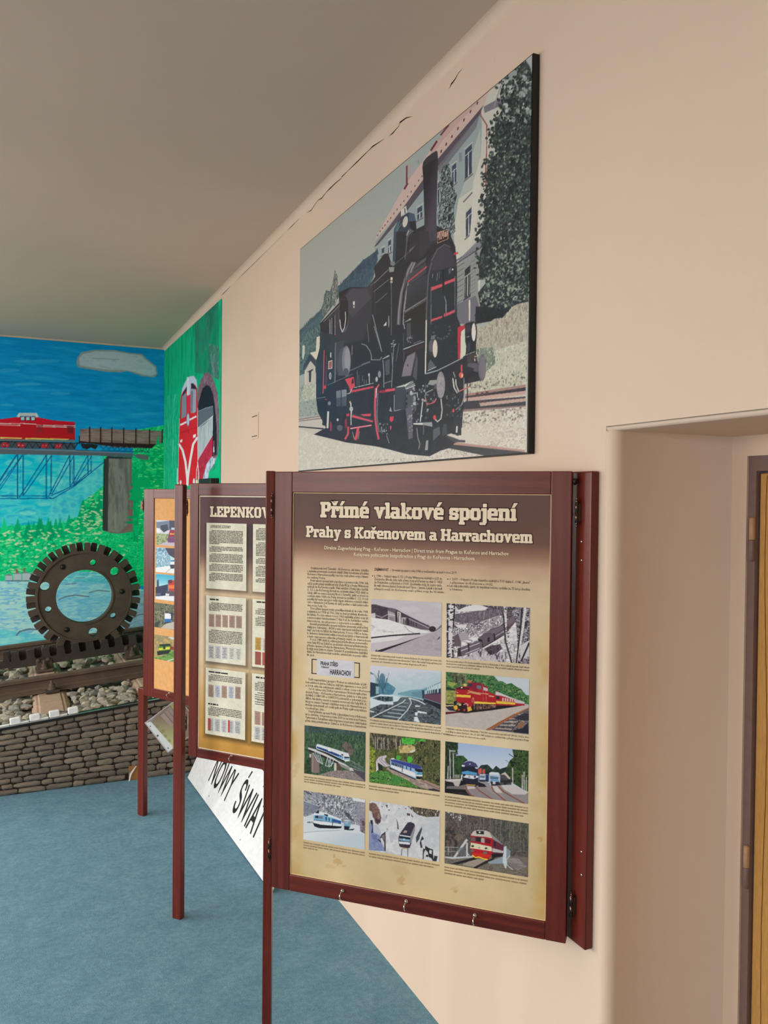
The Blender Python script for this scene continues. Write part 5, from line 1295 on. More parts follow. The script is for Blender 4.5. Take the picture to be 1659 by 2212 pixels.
    # parapet trellis
    c.poly([(-4000,740),(0,760),(1350,800),(1350,925),(0,890),(-4000,860)], (66,72,78))
    for i in range(-30, 11):
        x = i*125+20; c.line([(x,775+.03*x),(x+62,890+.02*x)], 9, (30,34,40)).line([(x+62,890+.02*x),(x+125,775+.03*x)], 9, (30,34,40))
    c.line([(-4000,730),(0,775),(1420,808)], 14, (24,28,34))
    # red diesel
    for ox in (0, -2600):
        R = (178, 24, 30)
        c.z(0-ox*0/8, 860, 8.295); X = lambda L: [(x+ox, y-abs(ox)*0.02) for x, y in L]
        c.poly(X([(-1300,420),(-1250,380),(0,378),(110,372),(230,358),(300,340),(690,345),(740,372),(950,398),(1340,428),(1350,745),(0,742),(-1300,720)]), R)
        c.poly(X([(-1300,420),(0,378),(300,340),(690,345),(950,398),(1340,428),(1345,470),(660,465),(360,450),(0,446),(-1300,470)]), (196,22,40))
        c.poly(X([(300,330),(340,265),(655,265),(695,340),(640,345),(630,320),(360,320),(345,345)]), (200,196,190)).poly(X([(330,270),(655,265),(625,318),(360,318)]), (186,180,170))
        c.poly(X([(365,330),(640,330),(640,410),(365,410)]), (150,26,52))
        for x in (375, 467, 560): c.poly(X([(x,338),(x+62,338),(x+62,395),(x,395)]), (150,204,214))
        c.line(X([(-1300,455),(0,450),(360,462)]), 11, (236,206,196)).line(X([(0,478),(360,490)]), 11, (236,206,196)).line(X([(360,452),(640,468),(665,485),(1350,495)]), 11, (236,206,196)).line(X([(655,510),(1350,522)]), 12, (236,216,206))
        c.poly(X([(665,485),(775,485),(775,610),(690,612),(690,700),(660,690)]), (130,40,46), .6).poly(X([(1195,490),(1320,500),(1310,640),(1210,630)]), (96,34,40), .7)
        c.poly(X([(0,698),(395,710),(392,730),(0,722)]), (236,190,96)).poly(X([(450,712),(1225,728),(1235,748),(450,738)]), (236,180,80)).poly(X([(-1200,690),(-60,698),(-60,722),(-1200,712)]), (236,190,96))
        c.poly(X([(-1300,725),(0,735),(1340,752),(1340,790),(0,765),(-1300,755)]), (92,108,106))
        for x in (60, 120, 340, 410, 780, 820, 1030, 1070, -500, -420, -900): c.ell(x+ox, 838+x*.02-abs(ox)*.02, 46, 46, (176,36,48)); c.ell(x+ox, 838+x*.02-abs(ox)*.02, 16, 16, (214,110,100))
        for i in range(-9, 11): x = i*125+20; c.line(X([(x,790),(x+62,890)]), 9, (34,38,44)).line(X([(x+62,890),(x+125,790)]), 9, (34,38,44))
    # timber wagon
    c.z(150, 860, 7.133)
    c.poly([(160,475),(480,468),(840,488),(1230,495),(1430,510),(1430,715),(160,672)], (128,96,86)); c.tex([(165,480),(1420,510),(1420,700),(165,665)], [(112,84,78),(136,106,96),(150,118,106),(122,92,84)], 30, 3, 80, .8)
    for i in range(7): x0 = 165+i*180; c.poly([(x0,545),(x0+150,548),(x0+150,655),(x0,650)], (156,126,116), .35)
    c.poly([(150,660),(300,675),(1430,712),(1430,730),(1260,772),(700,760),(440,710),(150,690)], (50,30,28))
    for x, y0, y1 in ((312,438,680),(480,445,685),(652,450,690),(838,455,700),(1025,462,705),(1235,475,715),(1430,478,725)): c.poly([(x-9,y0),(x+9,y0),(x+9,y1),(x-9,y1)], (36,22,24))
    c.line([(152,585),(152,690)], 16, (36,22,24)).poly([(170,700),(420,715),(440,740),(400,790),(330,760),(270,790),(200,770)], (38,32,34))
    for i in range(9): x = 480+i*85; c.line([(x,735+i*3),(x+42,790+i*4)], 7, (24,60,84)).line([(x+42,790+i*4),(x+85,735+i*3)], 7, (24,60,84))
    for i in range(8): x = 490+i*90; c.poly([(x,722+i*5),(x+60,726+i*5),(x+32,752+i*5)], (150,92,72), .8)
    c.line([(150,700),(1240,770)], 8, (30,40,50)).line([(100,800),(1230,830)], 8, (30,50,64))
    c.poly([(980,880),(1070,860),(1240,880),(1250,950),(1140,950),(1060,930)], (96,98,96))
    # pier
    c.poly([(530,960),(590,895),(950,925),(965,935),(960,1400),(980,1700),(960,2000),(760,2090),(640,2080),(510,2040)], (110,100,92))
    c.tex([(600,930),(950,930),(960,1400),(950,1900),(760,2080),(590,2050)], [(100,92,84),(122,112,102),(136,124,112),(108,98,90)], 5, 30, 82, .9, hard=False)
    c.poly([(530,940),(605,930),(590,2050),(510,2035)], (62,54,52)).poly([(585,895),(960,915),(955,935),(560,930)], (48,48,52)).line([(535,960),(515,2035)], 10, (34,30,32))
    c.poly([(690,1780),(720,1750),(715,2020),(680,2000)], (150,138,124), .5).poly([(930,1300),(965,1480),(870,1560),(970,1640),(890,1760),(960,1900),(820,1910),(930,1960),(760,2090),(980,2060),(990,1300)], (150,84,86), .75)
    for x, y, w in ((880,1560,110),(900,1440,90),(870,1840,140),(830,1920,170),(920,1330,70),(930,1700,80)): c.poly([(x,y),(x+w,y-40),(x+w+20,y+30),(x+w*.5,y+14)], (0,140,84))
    c.tex([(970,1100),(1060,1100),(1060,2212),(985,2212)], [(0,150,90),(0,170,104)], 5, 8, 84)
    c.poly([(1240,800),(1340,700),(1460,690),(1460,1000),(1230,960)], (0,160,94)); c.tex([(1230,820),(1340,720),(1460,700),(1460,1000),(1210,980)], [(0,146,84),(0,170,98),(16,184,110)], 6, 7, 173)
    for x, y, h, w in ((1360,575,300,170),(1150,930,420,260),(1030,1120,420,240),(1400,900,420,240)): fir(x, y, h, w, (0,158,94))
    c.scatter([(1250,760),(1450,700),(1450,1300),(1050,1300)], 60, 34, 9, [(110,214,120),(60,196,110),(0,140,84)], 177, .8, rot=(-25, 25))
    # water below, town on the shore
    c.z(0, 1060, 3.95)
    c.tex([(-1900,760),(0,770),(250,770),(1120,790),(1180,830),(1240,850),(1240,1500),(-1900,1500)], [(120,172,192),(150,194,206),(176,206,214),(100,160,186),(186,210,216)], 24, 5, 86, hard=False)
    c.tex([(-1900,1150),(0,1180),(450,1250),(460,1330),(0,1460),(-1900,1500)], [(110,190,210),(80,180,206),(150,204,216)], 20, 6, 87, .8, hard=False)
    c.tex([(480,680),(950,700),(950,1110),(480,1110)], [(130,180,200),(90,160,188),(160,194,206),(110,170,194)], 22, 5, 88, .8, hard=False)
    c.tex([(1080,860),(1240,880),(1240,1200),(1080,1200)], [(120,134,144),(150,160,166),(104,120,132)], 14, 6, 89, .7, hard=False)
    for P, w in (([(140,1235),(170,1200),(250,1180),(320,1185)], 12), ([(500,930),(560,905),(640,890),(760,905)], 9), ([(1130,1090),(1180,1060),(1240,1050)], 9), ([(760,870),(840,850),(940,860)], 8), ([(560,800),(650,790)], 6), ([(640,745),(720,742)], 5), ([(-400,1100),(-300,1070),(-180,1080)], 10)): c.line(P, w, (92,84,92), .8)
    for i in range(26):
        x, y = rr.uniform(-1800, 1000), rr.uniform(820, 1400); c.line([(x,y),(x+rr.uniform(60,160),y+rr.uniform(-8,8))], 7, rr.choice([(206,222,226),(70,140,172),(196,214,220)]), .6)
    for x, w, h in ((45,60,40),(115,70,56),(190,64,60),(250,60,50),(-60,60,44),(-140,60,50),(-300,80,60)): c.rect(x, 765-h, x+w, 765, (168,172,170)).poly([(x,765-h),(x+w*.4,765-h-18),(x+w,765-h)], (120,118,122))
    c.rect(138, 668, 150, 700, (150,66,66)).rect(200, 660, 212, 690, (160,60,60)).line([(45,768),(250,770)], 8, (70,92,104))
    return c
mural = empty('wall_mural', (0, YB, 0.4)); tag(mural, 'painted mural of a red train on a viaduct above forest and water', 'mural')
draw_mural().build('painting', M_PRINTM, mural, 0.0, np.array([1.35, 1.6, 1.85]))
GP = Plane((XW-0.003, YB-0.004, 0.34), (0, -1, 0), (0, 0, 1))
GW = YB-0.004-5.545
def draw_green():
    c = Canvas(GP, 0, 0, GW, 3.085-0.34, 200, 520, (0, 152, 98))
    c.z(350, 780, 7.9)
    al = [(-60,-1300),(1200,-1300),(1200,3600),(-60,3600)]
    c.tex(al, [(0,140,92),(0,160,104),(10,172,112),(0,150,96)], 7, 40, 91, hard=False)
    c.tex([(40,600),(260,560),(230,2200),(20,2200)], [(0,150,100),(40,176,124),(0,160,106),(90,186,136)], 3, 26, 92, .7)
    c.tex([(560,-1100),(960,-1000),(980,330),(800,230),(560,200)], [(30,90,70),(70,100,84),(0,130,86),(20,110,80)], 9, 22, 93, .7, hard=False)
    c.tex([(800,-300),(960,-250),(980,330),(860,260)], [(100,104,96),(60,100,84),(130,126,118),(20,130,90)], 5, 12, 94, .7)
    # tunnel portal
    c.poly([(605,760),(612,480),(660,330),(720,210),(780,190),(850,240),(900,380),(950,560),(975,900),(980,1300),(950,1600),(930,1650),(600,1650)], (120,88,96)); c.tex([(605,760),(612,480),(660,330),(720,210),(780,190),(850,240),(900,380),(950,560),(975,900),(980,1300),(950,1600),(930,1650),(600,1650)], [(112,82,90),(134,100,104),(104,78,86),(140,110,112)], 5, 10, 95, .8)
    c.poly([(610,800),(630,680),(690,470),(760,405),(820,440),(870,560),(900,760),(930,1100),(935,1450),(930,1600),(860,1650),(605,1650)], (26,36,40))
    # second coach emerging
    c.poly([(620,850),(730,800),(870,768),(880,940),(640,1120),(625,1120)], (92,96,100)).line([(625,850),(735,805),(870,770)], 8, (170,172,172))
    c.poly([(610,1150),(720,1080),(870,935),(865,1260),(610,1690)], (168,170,160)); c.tex([(620,1160),(865,960),(860,1250),(620,1650)], [(150,152,146),(186,186,174),(166,168,160)], 2, 50, 97, .8); c.line([(610,1145),(870,935)], 10, (226,224,214)).line([(612,1690),(862,1262)], 9, (226,200,190))
    c.poly([(612,1690),(860,1275),(860,1600),(770,1740),(700,2000),(690,2120),(610,2120)], (176,40,62)); c.tex([(620,1700),(850,1320),(850,1600),(700,2000),(620,2100)], [(170,36,58),(190,48,66),(160,34,52)], 7, 10, 98, .7)
    c.poly([(760,1760),(850,1620),(930,1660),(890,1760),(800,1890),(790,2020),(690,2090),(700,1980)], (150,156,158)).poly([(850,1900),(930,1800),(980,1640),(990,2060),(820,2060)], (0,170,110)); c.tex([(760,1760),(850,1640),(910,1680),(800,1890),(780,2000),(700,2080)], [(96,110,112),(180,186,186),(206,206,206)], 4, 8, 99, .8)
    for y0, cc in ((1360,(190,60,80)),(1460,(226,226,226)),(1570,(170,40,60)),(1660,(226,226,226)),(1765,(120,90,70))): c.rect(876, y0, 892, y0+95, cc)
    # railcar front
    c.poly([(300,980),(315,640),(345,470),(400,340),(470,260),(540,250),(585,310),(600,460),(610,800),(610,1600),(605,2120),(270,2120),(285,1400)], (206,34,40))
    c.poly([(330,590),(345,470),(400,340),(470,262),(540,252),(588,320),(604,470),(560,400),(500,375),(490,470),(480,575),(430,590),(425,430),(360,520)], (186,188,192)).line([(440,280),(440,580)], 30, (206,208,212))
    c.poly([(340,600),(415,545),(415,880),(405,945),(330,985)], (126,130,134)).poly([(345,560),(425,430),(425,500),(350,600)], (46,50,60)).poly([(490,480),(570,460),(585,500),(580,860),(545,885),(488,880)], (150,154,156)).poly([(492,390),(530,375),(590,470),(570,480),(500,470)], (36,40,50)).poly([(495,520),(530,500),(520,870),(490,870)], (112,116,120))
    c.poly([(430,590),(480,575),(480,850),(420,900)], (206,46,66)).line([(315,1090),(415,1040)], 30, (226,222,224)).line([(475,1000),(580,945)], 28, (236,232,232)).ell(442, 1000, 26, 118, (120,124,132)).ell(445, 1000, 20, 100, (172,186,200)).line([(320,1220),(600,1130)], 5, (120,20,30)).line([(452,1180),(452,1240)], 7, (110,20,30))
    c.line([(290,1420),(350,1520),(400,1720),(430,2000),(432,2120)], 36, (236,236,240)).line([(600,1310),(530,1420),(480,1700),(445,1950),(432,2120)], 36, (236,236,240)).poly([(308,1350),(350,1332),(345,1380),(310,1388)], (236,236,240)).poly([(530,1260),(580,1245),(575,1300),(530,1310)], (236,236,240))
    c.line([(612,1750),(590,1850),(580,2080)], 10, (226,190,196)).line([(606,1720),(625,1900),(625,2110)], 12, (226,206,210)).line([(608,800),(612,1700)], 9, (206,206,206)).line([(300,980),(285,1400),(275,2100)], 8, (226,150,150)).ell(545, 2060, 18, 60, (206,206,220)).ell(318, 2070, 16, 40, (206,206,214)).rect(575, 2030, 608, 2090, (226,216,150)).rect(255, 2070, 288, 2100, (236,206,150)).line([(262,1830),(258,2080)], 18, (150,216,196))
    return c
greenm = empty('wall_mural', (XW, 6.6, 0.4)); tag(greenm, 'painted green mural of a red railcar leaving a tunnel, on the far right-hand wall', 'mural')
draw_green().build('painting', M_PRINTM, greenm, 0.0, np.array([1.2, 1.4, 1.7]))
# ================================================================== poster of the nearest panel
def M_ink(name, c): return flat(name, c, 0.6, 0.2)
I_CREAM = M_ink('cream_ink', (250, 232, 204)); I_HALO = M_ink('dark_brown_ink', (58, 36, 34)); I_TEXT = M_ink('black_brown_ink', (64, 48, 40)); I_WHITE = M_ink('white_ink', (246, 240, 228))
PP = P1.pp
poster = P1.backing('poster', I_CREAM); tag(poster, 'brown and beige printed poster with ten train photographs')
def draw_p1():
    u0, u1, v0, v1 = P1.u0, P1.u1, P1.v0, P1.v1
    c = Canvas(PP, u0, v0, u1, v1, 130, 210, (226, 206, 168), 1)
    H = c.H; yy = np.linspace(0, 1, H)[:, None]; xx = np.linspace(0, 1, c.W)[None, :]
    stops = [(1.0, (106,78,72)), (0.93, (108,79,72)), (0.885, (116,84,72)), (0.855, (156,118,98)), (0.825, (206,170,142)), (0.79, (224,198,164)), (0.74, (230,210,176)), (0.4, (228,208,172)), (0.2, (224,204,164)), (0.0, (218,194,148))]
    ys = [s[0] for s in stops][::-1]
    for k in range(3): c.img[:, :, k] = np.interp(yy, ys, [s[1][k]/255. for s in stops][::-1])
    n = c._noise(H, c.W, 26, 26, 5, 4)[..., None]; c.img *= (0.955+0.09*n)
    edge = np.clip(1-np.minimum(xx, 1-xx)/0.07, 0, 1)*np.clip((0.8-yy)/0.2, 0, 1)
    c.img *= (1-edge[..., None]*np.array([0.04, 0.10, 0.24])*c._noise(H, c.W, 10, 14, 8, 3)[..., None]*1.5)
    c.z(570, 1550, 2.633)
    for x, y, rx, ry, a in ((420,820,26,18,.35),(400,790,10,8,.5),(455,845,12,8,.35),(780,925,18,26,.35),(790,950,14,8,.3),(1090,988,9,7,.6),(1085,975,20,16,.2),(1575,690,12,9,.5),(1480,700,30,14,.15),(380,850,30,10,.2),(170,660,20,60,.15),(180,300,14,50,.2),(780,870,60,30,.12)): c.ell(x, y, rx, ry, (186,134,72), 20, a)
    c.scatter([(140,330),(1610,330),(1610,1120),(140,880)], 120, 7, 5, [(176,136,86),(206,176,126)], 4, .16)
    return c
draw_p1().build('print_ground', M_PRINT, poster, 0.0)
# edge line of the sheet
el = Ink(PP)
for q in ((P1.u0, P1.v0, P1.u0+0.0022, P1.v1), (P1.u0, P1.v0, P1.u1, P1.v0+0.002), (P1.u1-0.0015, P1.v0, P1.u1, P1.v1), (P1.u0, P1.v1-0.0015, P1.u1, P1.v1)): el.polys([[(q[0], q[1]), (q[2], q[1]), (q[2], q[3]), (q[0], q[3])]])
el.build('sheet_edge', M_ink('pale_edge', (250, 226, 170)), poster, 0.0004)
def U(x, y): return PP.p(x, y)
hal, cre, txt = Ink(PP), Ink(PP), Ink(PP)
for s_, xl, yl, xr, yr, cap_top in (('Přímé vlakové spojení', 692.5, 1117, 1115, 1125, 1084.5), ('Prahy s Kořenovem a Harrachovem', 661.5, 1159.5, 1150, 1172, 1136)):
    a = U(xl, yl); b = U(xr, yr); cap = U(xl, cap_top)[1]-a[1]
    slab(hal, s_, a[0], b[0], a[1], cap, 0.78); slab(cre, s_, a[0], b[0], a[1], cap, 0.22)
for s_, xl, yl, xr, yr in (('Direkte Zugverbindung Prag - Kořenov - Harrachov | Direct train from Prague to Kořenov and Harrachov', 701, 1187, 1099, 1199), ('Kolejowe połączenie bezpośrednie z Pragi do Kořenova i Harrachova', 765, 1201, 1025.5, 1210)):
    a = U(xl, yl); b = U(xr, yr); cre.text(s_, a[0], (a[1]+b[1])/2, b[0], size=0.0135, bold=0.012, res=2)
hal.build('title_outline', I_HALO, poster, 0.0005); cre.build('title_lettering', I_CREAM, poster, 0.0009)
Q2 = lambda x, y: (570+x/4.046, 1190+y/4.046)
Q3 = lambda x, y: (780+x/3.95, 1190+y/3.95)
col1 = '''>Ozubnicová trať Tanvald – Kořenov je, jak víme, lokálka
s místním provozem osobních vlaků. Díky horskému středisku
Kořenov a Harrachov jezdily i na této trati přímé vozy z hlavní-
ho města Prahy.|
>První takové spojení bylo zavedeno v prosinci roku 1946, kdy
začal jezdit přímý rychlíkový vůz (řady BCa) z Prahy Wilsonova
nádraží do Kořenova a zpět. Vlak vyrážel z Prahy jako rychlík
č. 121 a do Kořenova dorazil na osobním vlaku 1423 (vlak se
tehdy dělil ve stanici Železný Brod a Tanvald), zpět se vracel na
osobním vlaku 1428 a do Prahy dorazil na rychlíku č. 122. O rok
později byl tento spoj pro velký zájem dokonce v letních měsí-
cích o víkendech (od června do září) posílen o další jeden nebo
dva vozy řady Ca.|
>Toto přímé spojení trvalo pravděpodobně až do roku 1964,
s výjimkou let 1958 až 1962, kdy na trati probíhala dlouhodo-
bá výluka. Po této výluce v roce 1963 zajížděly přímé vozy již
s motorovými lokomotivami T 426.0 až do horského centra
Harrachova, ale již pouze o sobotách a nedělích.|
>Kromě pravidelného spojení můžeme jmenovat ještě přímé
vlaky pro rekreanty – ROH a také vypravení zvláštních vlaků
např. na Lety na lyžích do Harrachova. V roce 1983 se kona-
lo dokonce mistrovství světa v letech na lyžích v Harrachově
a bylo vypraveno několik přímých vlaků do Harrachova.|
>V roce 1989 došlo k odzkoušení průchodnosti motorového
vozu řady 853 na Zubačce, za účelem obnovení příležitostného
přímého spojení z Prahy do Harrachova. Motorové vozy konči-
ly vždy svoji jízdu ve stanici Tanvald. K pravidelnému zajíždění
vlaků do Harrachova však nedošlo, uskutečnilo se pouze něko-
lik jízd.|'''.split('\n')
col2 = '''>Další nepravidelné spojení s Prahou se uskutečnilo až bě-
hem zvláštních jízd na Zubačce, kdy bylo vypraveno v roce 2017
a 2018 několik zvláštních vlaků s cílem cesty v Kořenově.|
>Od 14. dubna roku 2018 je v provozu po 54 letech opět přímé
spojení Prahy – Kořenova a Harrachova, jedná se o dva páry
rychlíků (1148/1145 a 1144/1151) jedoucích o sobotách a ne-
dělích. Na těchto vlacích je nasazen motorový vůz řady 854. X,
který ve stanici Tanvald odpřáhne vozy a do Harrachova po-
kračuje samostatně, při cestě zpět do Prahy opět vozy dobere
a pokračuje dále.|
>Osud přímého spojení Prahy s Jizerskými hory a Krkonoše
mi je ohrožen. Od prosince roku 2019 se na trati mezi Prahou,
Turnovem a Tanvaldem mění dopravce a není jisté, zdali budou
přímé vlaky pokračovat po Zubačce do Kořenova a Harrachova.'''.split('\n')
BS = 0.0098
def para(lines, p0, p1, pr, size, ink_, slant=0.0):
    """p0, p1: baseline start of first and last line (photo px), pr: right edge of the first line"""
    a, b, r = U(*p0), U(*p1), U(*pr)
    n = len(lines)
    for i, s_ in enumerate(lines):
        v = a[1]+(b[1]-a[1])*i/max(n-1, 1); ul = a[0]; ur = r[0]
        ind = s_.startswith('>'); s_ = s_.lstrip('>')
        if s_.endswith('|'): ink_.text(s_[:-1], ul, v, None, size*0.86, slant)
        else: ink_.text(s_, ul+(size*0.9 if ind else 0), v, ur, size, slant)
para(col1, Q2(383, 158), Q2(370, 915), Q2(915, 172), BS, txt)
para(col2, Q2(366, 1128), Q2(360, 1490), Q2(900, 1165), BS, txt)
a, b = U(*Q3(113, 167)), U(*Q3(818, 194)); h1 = a[0]+(b[0]-a[0])*0.178
txt.text('ZAJÍMAVOST', a[0], a[1], h1, BS, bold=0.02); txt.text('– Srovnání spojení z roku 1946 a současného spojení v roce 2019.', h1+0.004, a[1], b[0], BS)
para(['r. 1946 – Odjezd vlaku č.121 z Prahy Wilsonova nádraží v 6:25 do', 'Železného Brodu, kde byly přímé vozy přeřazeny na vlak č. 1423', 'do Polubného s příjezdem v 10:33. Za zmínku stojí, že tento rych-', 'lík měl cílovou stanici Svoboda nad Úpou – Janské Lázně a kromě', 'přímých vozů do Kořenova vezl i přímé vozy do Vrchlabí.|'], Q3(113, 222), Q3(113, 332), Q3(692, 247), BS, txt)
para(['r. 2019 – Odjezd z Prahy hlavního nádraží v 7:19 vlaku č. 1148 „Jizera"', 's příjezdem do Kořenova v 10:32.|', 'Lze tak jednoduše zjistit, že zrychlení tohoto rychlíku za 73 let je shodina', 'a 1minuta.|'], Q3(757, 250), Q3(757, 335), Q3(1442, 282), BS, txt)
for x, y in ((98, 213), (740, 241), (740, 298)):
    q = U(*Q3(x, y)); txt.polys([[(q[0]+0.0016*math.cos(t), q[1]+0.0016*math.sin(t)) for t in np.linspace(0, 6.28, 9)]])
CS = 0.0072
para(['Zvláštní vlak s rekreanty právě dorazil do stanice Kořenov. Do Jizerských hor tento vlak', 'dovezla z Tanvaldu po ozubnicové trati lokomotiva T 426.0. Na vedlejší koleji vyčkává před', 'odjezdem do Tanvaldu osobní vlak vedený Singrovkou M 240.0.|'], (801, 1417), (801, 1429.5), (953.5, 1429), CS, txt, 0.18)
para(['Na konci jedné zimy v 70. letech minulého století se Rakušanka T 426.0 pěkně zapotila, když uhnala', 'šestivozovou soupravu se zvláštním vlakem do Kořenova. Vlak projíždí nedaleko Bauxovy továrny', 'mezi stanicí Desná a Dolní Polubný.|'], (964, 1429.5), (964, 1441), (1143, 1445), CS, txt, 0.18)
para(['Z Polubného do Harrachova byl vypraven 19. března 1983 další vlak pro rekreanty, ten právě', 'zastavil ve stanici čtverá, kde se vlakové četa musí ohlásit dirigujícímu dispečerovi a až poté', 'bude moci pokračovat dále. O dopravu vlaku se toho dne postarala Rakušanka T 426.001.|'], (799, 1557), (799, 1569), (952, 1572), CS, txt, 0.18)
para(['Odstavená souprava složená z Rakušanky T 426.001, motorového vozu 853.007 (M 296.1007) a dvou', 'vozů Bmp ve stanici Kořenov, dne 23. září 1989. Jednalo se o zvláštní vlak s přímým spojením z Prahy', 'Masarykovo nádraží do Harrachova a zpět.|'], (962.5, 1575), (962.5, 1588), (1142, 1594), CS, txt, 0.18)
I_FADE = M_ink('faded_brown_ink', (164, 140, 108)); rsx = random.Random(3); txt.build('body_lettering', I_TEXT, poster, 0.0006); txt = Ink(PP)
for p0, p1, pr, n, last in (((657, 1679), (657, 1689.5), (789, 1698), 3, .6), ((797, 1699), (797, 1705), (949, 1718), 2, .45), ((961, 1722), (961, 1740), (1140, 1746), 4, .95), ((655.5, 1821), (655.5, 1832), (788, 1846), 3, .25), ((797, 1845), (797, 1851), (949, 1870), 2, .92), ((960, 1874), (960, 1887), (1140, 1903), 3, .48)):
    a, b, r = U(*p0), U(*p1), U(*pr); txt = Ink(PP)
    for i in range(n):
        v = a[1]+(b[1]-a[1])*i/max(n-1, 1); scribble(txt, a[0], a[0]+(r[0]-a[0])*(last if i == n-1 else 1), v, 0.0038, rsx)
    txt.build('caption_lettering', I_FADE, poster, 0.0006)
# destination plate printed in the left column
pl_ = Ink(PP); q = [U(*Q2(x, y)) for x, y in ((463, 1085), (790, 1115), (790, 965), (465, 940))]
ul, ur, vb, vt = (q[0][0]+q[3][0])/2, (q[1][0]+q[2][0])/2, (q[0][1]+q[1][1])/2, (q[2][1]+q[3][1])/2
pl_.polys([[(ul, vb), (ur, vb), (ur, vt), (ul, vt)]]); pl_.build('plate_print', M_ink('pale_lilac_ink', (222, 220, 228)), poster, 0.0005)
bk = Ink(PP); w_ = ur-ul; h_ = vt-vb
bk.text('PRAHA STŘED', ul+0.10*w_, vb+0.62*h_, ul+0.57*w_, 0.0150, bold=0.02, res=2); bk.text('TURNOV', ul+0.11*w_, vb+0.46*h_, ul+0.33*w_, 0.0066, bold=0.02, res=2); bk.text('HARRACHOV', ul+0.36*w_, vb+0.13*h_, ul+0.92*w_, 0.0195, bold=0.02, res=2)
for sg, ux in ((-1, ul), (1, ur)):
    zc = vb+0.5*h_; e = sg*0.016
    for (x0, y0, x1, y1) in ((0, .026, 1, .023), (0, -.026, 1, -.023), (.86, -.026, 1, .026)):
        bk.polys([[(ux+e*x0, zc+y0*.8), (ux+e*x1, zc+y0*.8), (ux+e*x1, zc+y1*.8), (ux+e*x0, zc+y1*.8)]])
bk.build('plate_lettering', M_ink('black_ink', (34, 32, 36)), poster, 0.0009)

# --- the ten photographs of the poster
def photo(pl, par, zm, quad, nx, ny, base, name='photo_print', n=0.0006):
    P = [(zm[0]+x/zm[2], zm[1]+y/zm[2]) for x, y in quad]; q = pl.uv(P)
    c = Canvas(pl, (q[0, 0]+q[2, 0])/2, (q[2, 1]+q[3, 1])/2, (q[1, 0]+q[3, 0])/2, (q[0, 1]+q[1, 1])/2, nx, ny, base)
    c.z(*zm); c.fin = lambda lab: tag(c.build(name, M_PRINT, par, n, 1.0, 0.03), lab)
    return c
def ph(zm, quad, base): return photo(PP, poster, zm, quad, 150, 120, base)
BIG = [(-200,-200),(2000,-200),(2000,2000),(-200,2000)]
# 1 snowy cutting, black and white
c = ph((790,1285,9.217), ((113,95),(1520,135),(105,1128),(1500,1230)), (206,200,208))
c.tex(BIG, [(208,204,212),(200,194,204),(214,210,216)], 40, 20, 1, .7, hard=False)
c.poly([(100,190),(200,190),(340,230),(480,260),(600,280),(760,370),(900,440),(1050,520),(1180,590),(1280,620),(1260,700),(1100,690),(700,600),(100,460)], (74,62,74)); c.tex([(100,190),(480,260),(900,440),(1270,620),(1250,690),(700,560),(100,440)], [(66,54,66),(84,70,82),(58,48,60)], 4, 6, 2, .7)
for i in range(40): x = 110+i*29; y = 195+i*10.5+random.Random(i).uniform(-12, 8); c.poly([(x-14,y+30),(x,y-16),(x+14,y+30)], (62,50,62))
c.poly([(440,270),(500,255),(600,280),(630,320),(700,350),(720,440),(800,440),(1000,520),(1270,640),(1260,700),(1150,690),(940,640),(700,580),(450,500)], (104,94,104)).poly([(440,310),(585,370),(585,550),(445,500)], (176,168,174)); c.line([(455,380),(580,410)], 12, (226,222,226)).poly([(470,430),(570,450),(570,530),(470,500)], (140,132,140)).poly([(590,330),(620,310),(635,560),(600,545)], (44,36,46)).poly([(630,330),(700,350),(700,570),(640,560)], (206,202,206)).line([(660,360),(650,550)], 14, (60,52,62)).poly([(710,450),(800,450),(800,580),(710,570)], (190,184,188))
for x in (745,775,900,940,1000): c.poly([(x,470+(x-745)*.35),(x+18,475+(x-745)*.35),(x+18,580+(x-745)*.2),(x,575+(x-745)*.2)], (54,46,56))
c.poly([(800,480),(860,460),(880,600),(820,600)], (50,42,52)).line([(860,470),(1280,670)], 12, (196,190,196)).ell(1330, 680, 70, 58, (48,40,48)).poly([(1400,700),(1510,590),(1510,640),(1380,740)], (120,112,118))
c.poly([(110,370),(195,360),(195,460),(110,470)], (214,210,214)).line([(200,400),(320,450),(440,390)], 14, (186,176,184))
c.poly([(100,450),(440,490),(700,570),(1000,660),(1300,745),(1100,770),(100,840)], (236,235,236)); c.tex([(100,480),(700,590),(1100,720),(1000,760),(100,800)], [(228,226,230),(240,240,240),(206,204,212)], 9, 6, 3, .8, hard=False)
c.line([(105,600),(180,640)], 10, (150,146,154)).line([(780,620),(860,720),(960,760)], 8, (110,104,112)).line([(340,730),(560,740)], 8, (160,156,162))
c.poly([(100,840),(1100,765),(1280,760),(400,1130),(100,1110)], (206,198,206)); c.poly([(100,870),(800,810),(600,900),(100,960)], (230,228,232)).line([(105,855),(500,810),(1080,770)], 26, (36,28,36)).poly([(180,1125),(640,980),(1150,812),(1180,800),(740,975),(330,1130)], (36,28,36))
c.poly([(330,1140),(740,975),(1280,760),(1400,740),(1520,640),(1520,1250)], (184,174,184)); c.tex([(500,1100),(1400,760),(1510,700),(1510,1230)], [(178,168,178),(192,184,192),(168,158,170)], 14, 8, 5, .7, hard=False); c.poly([(1410,900),(1480,820),(1470,870)], (60,52,60)); c.poly([(180,1110),(230,1080),(220,1110)], (70,60,70))
c.fin('black and white photograph of a train in a snowy cutting')
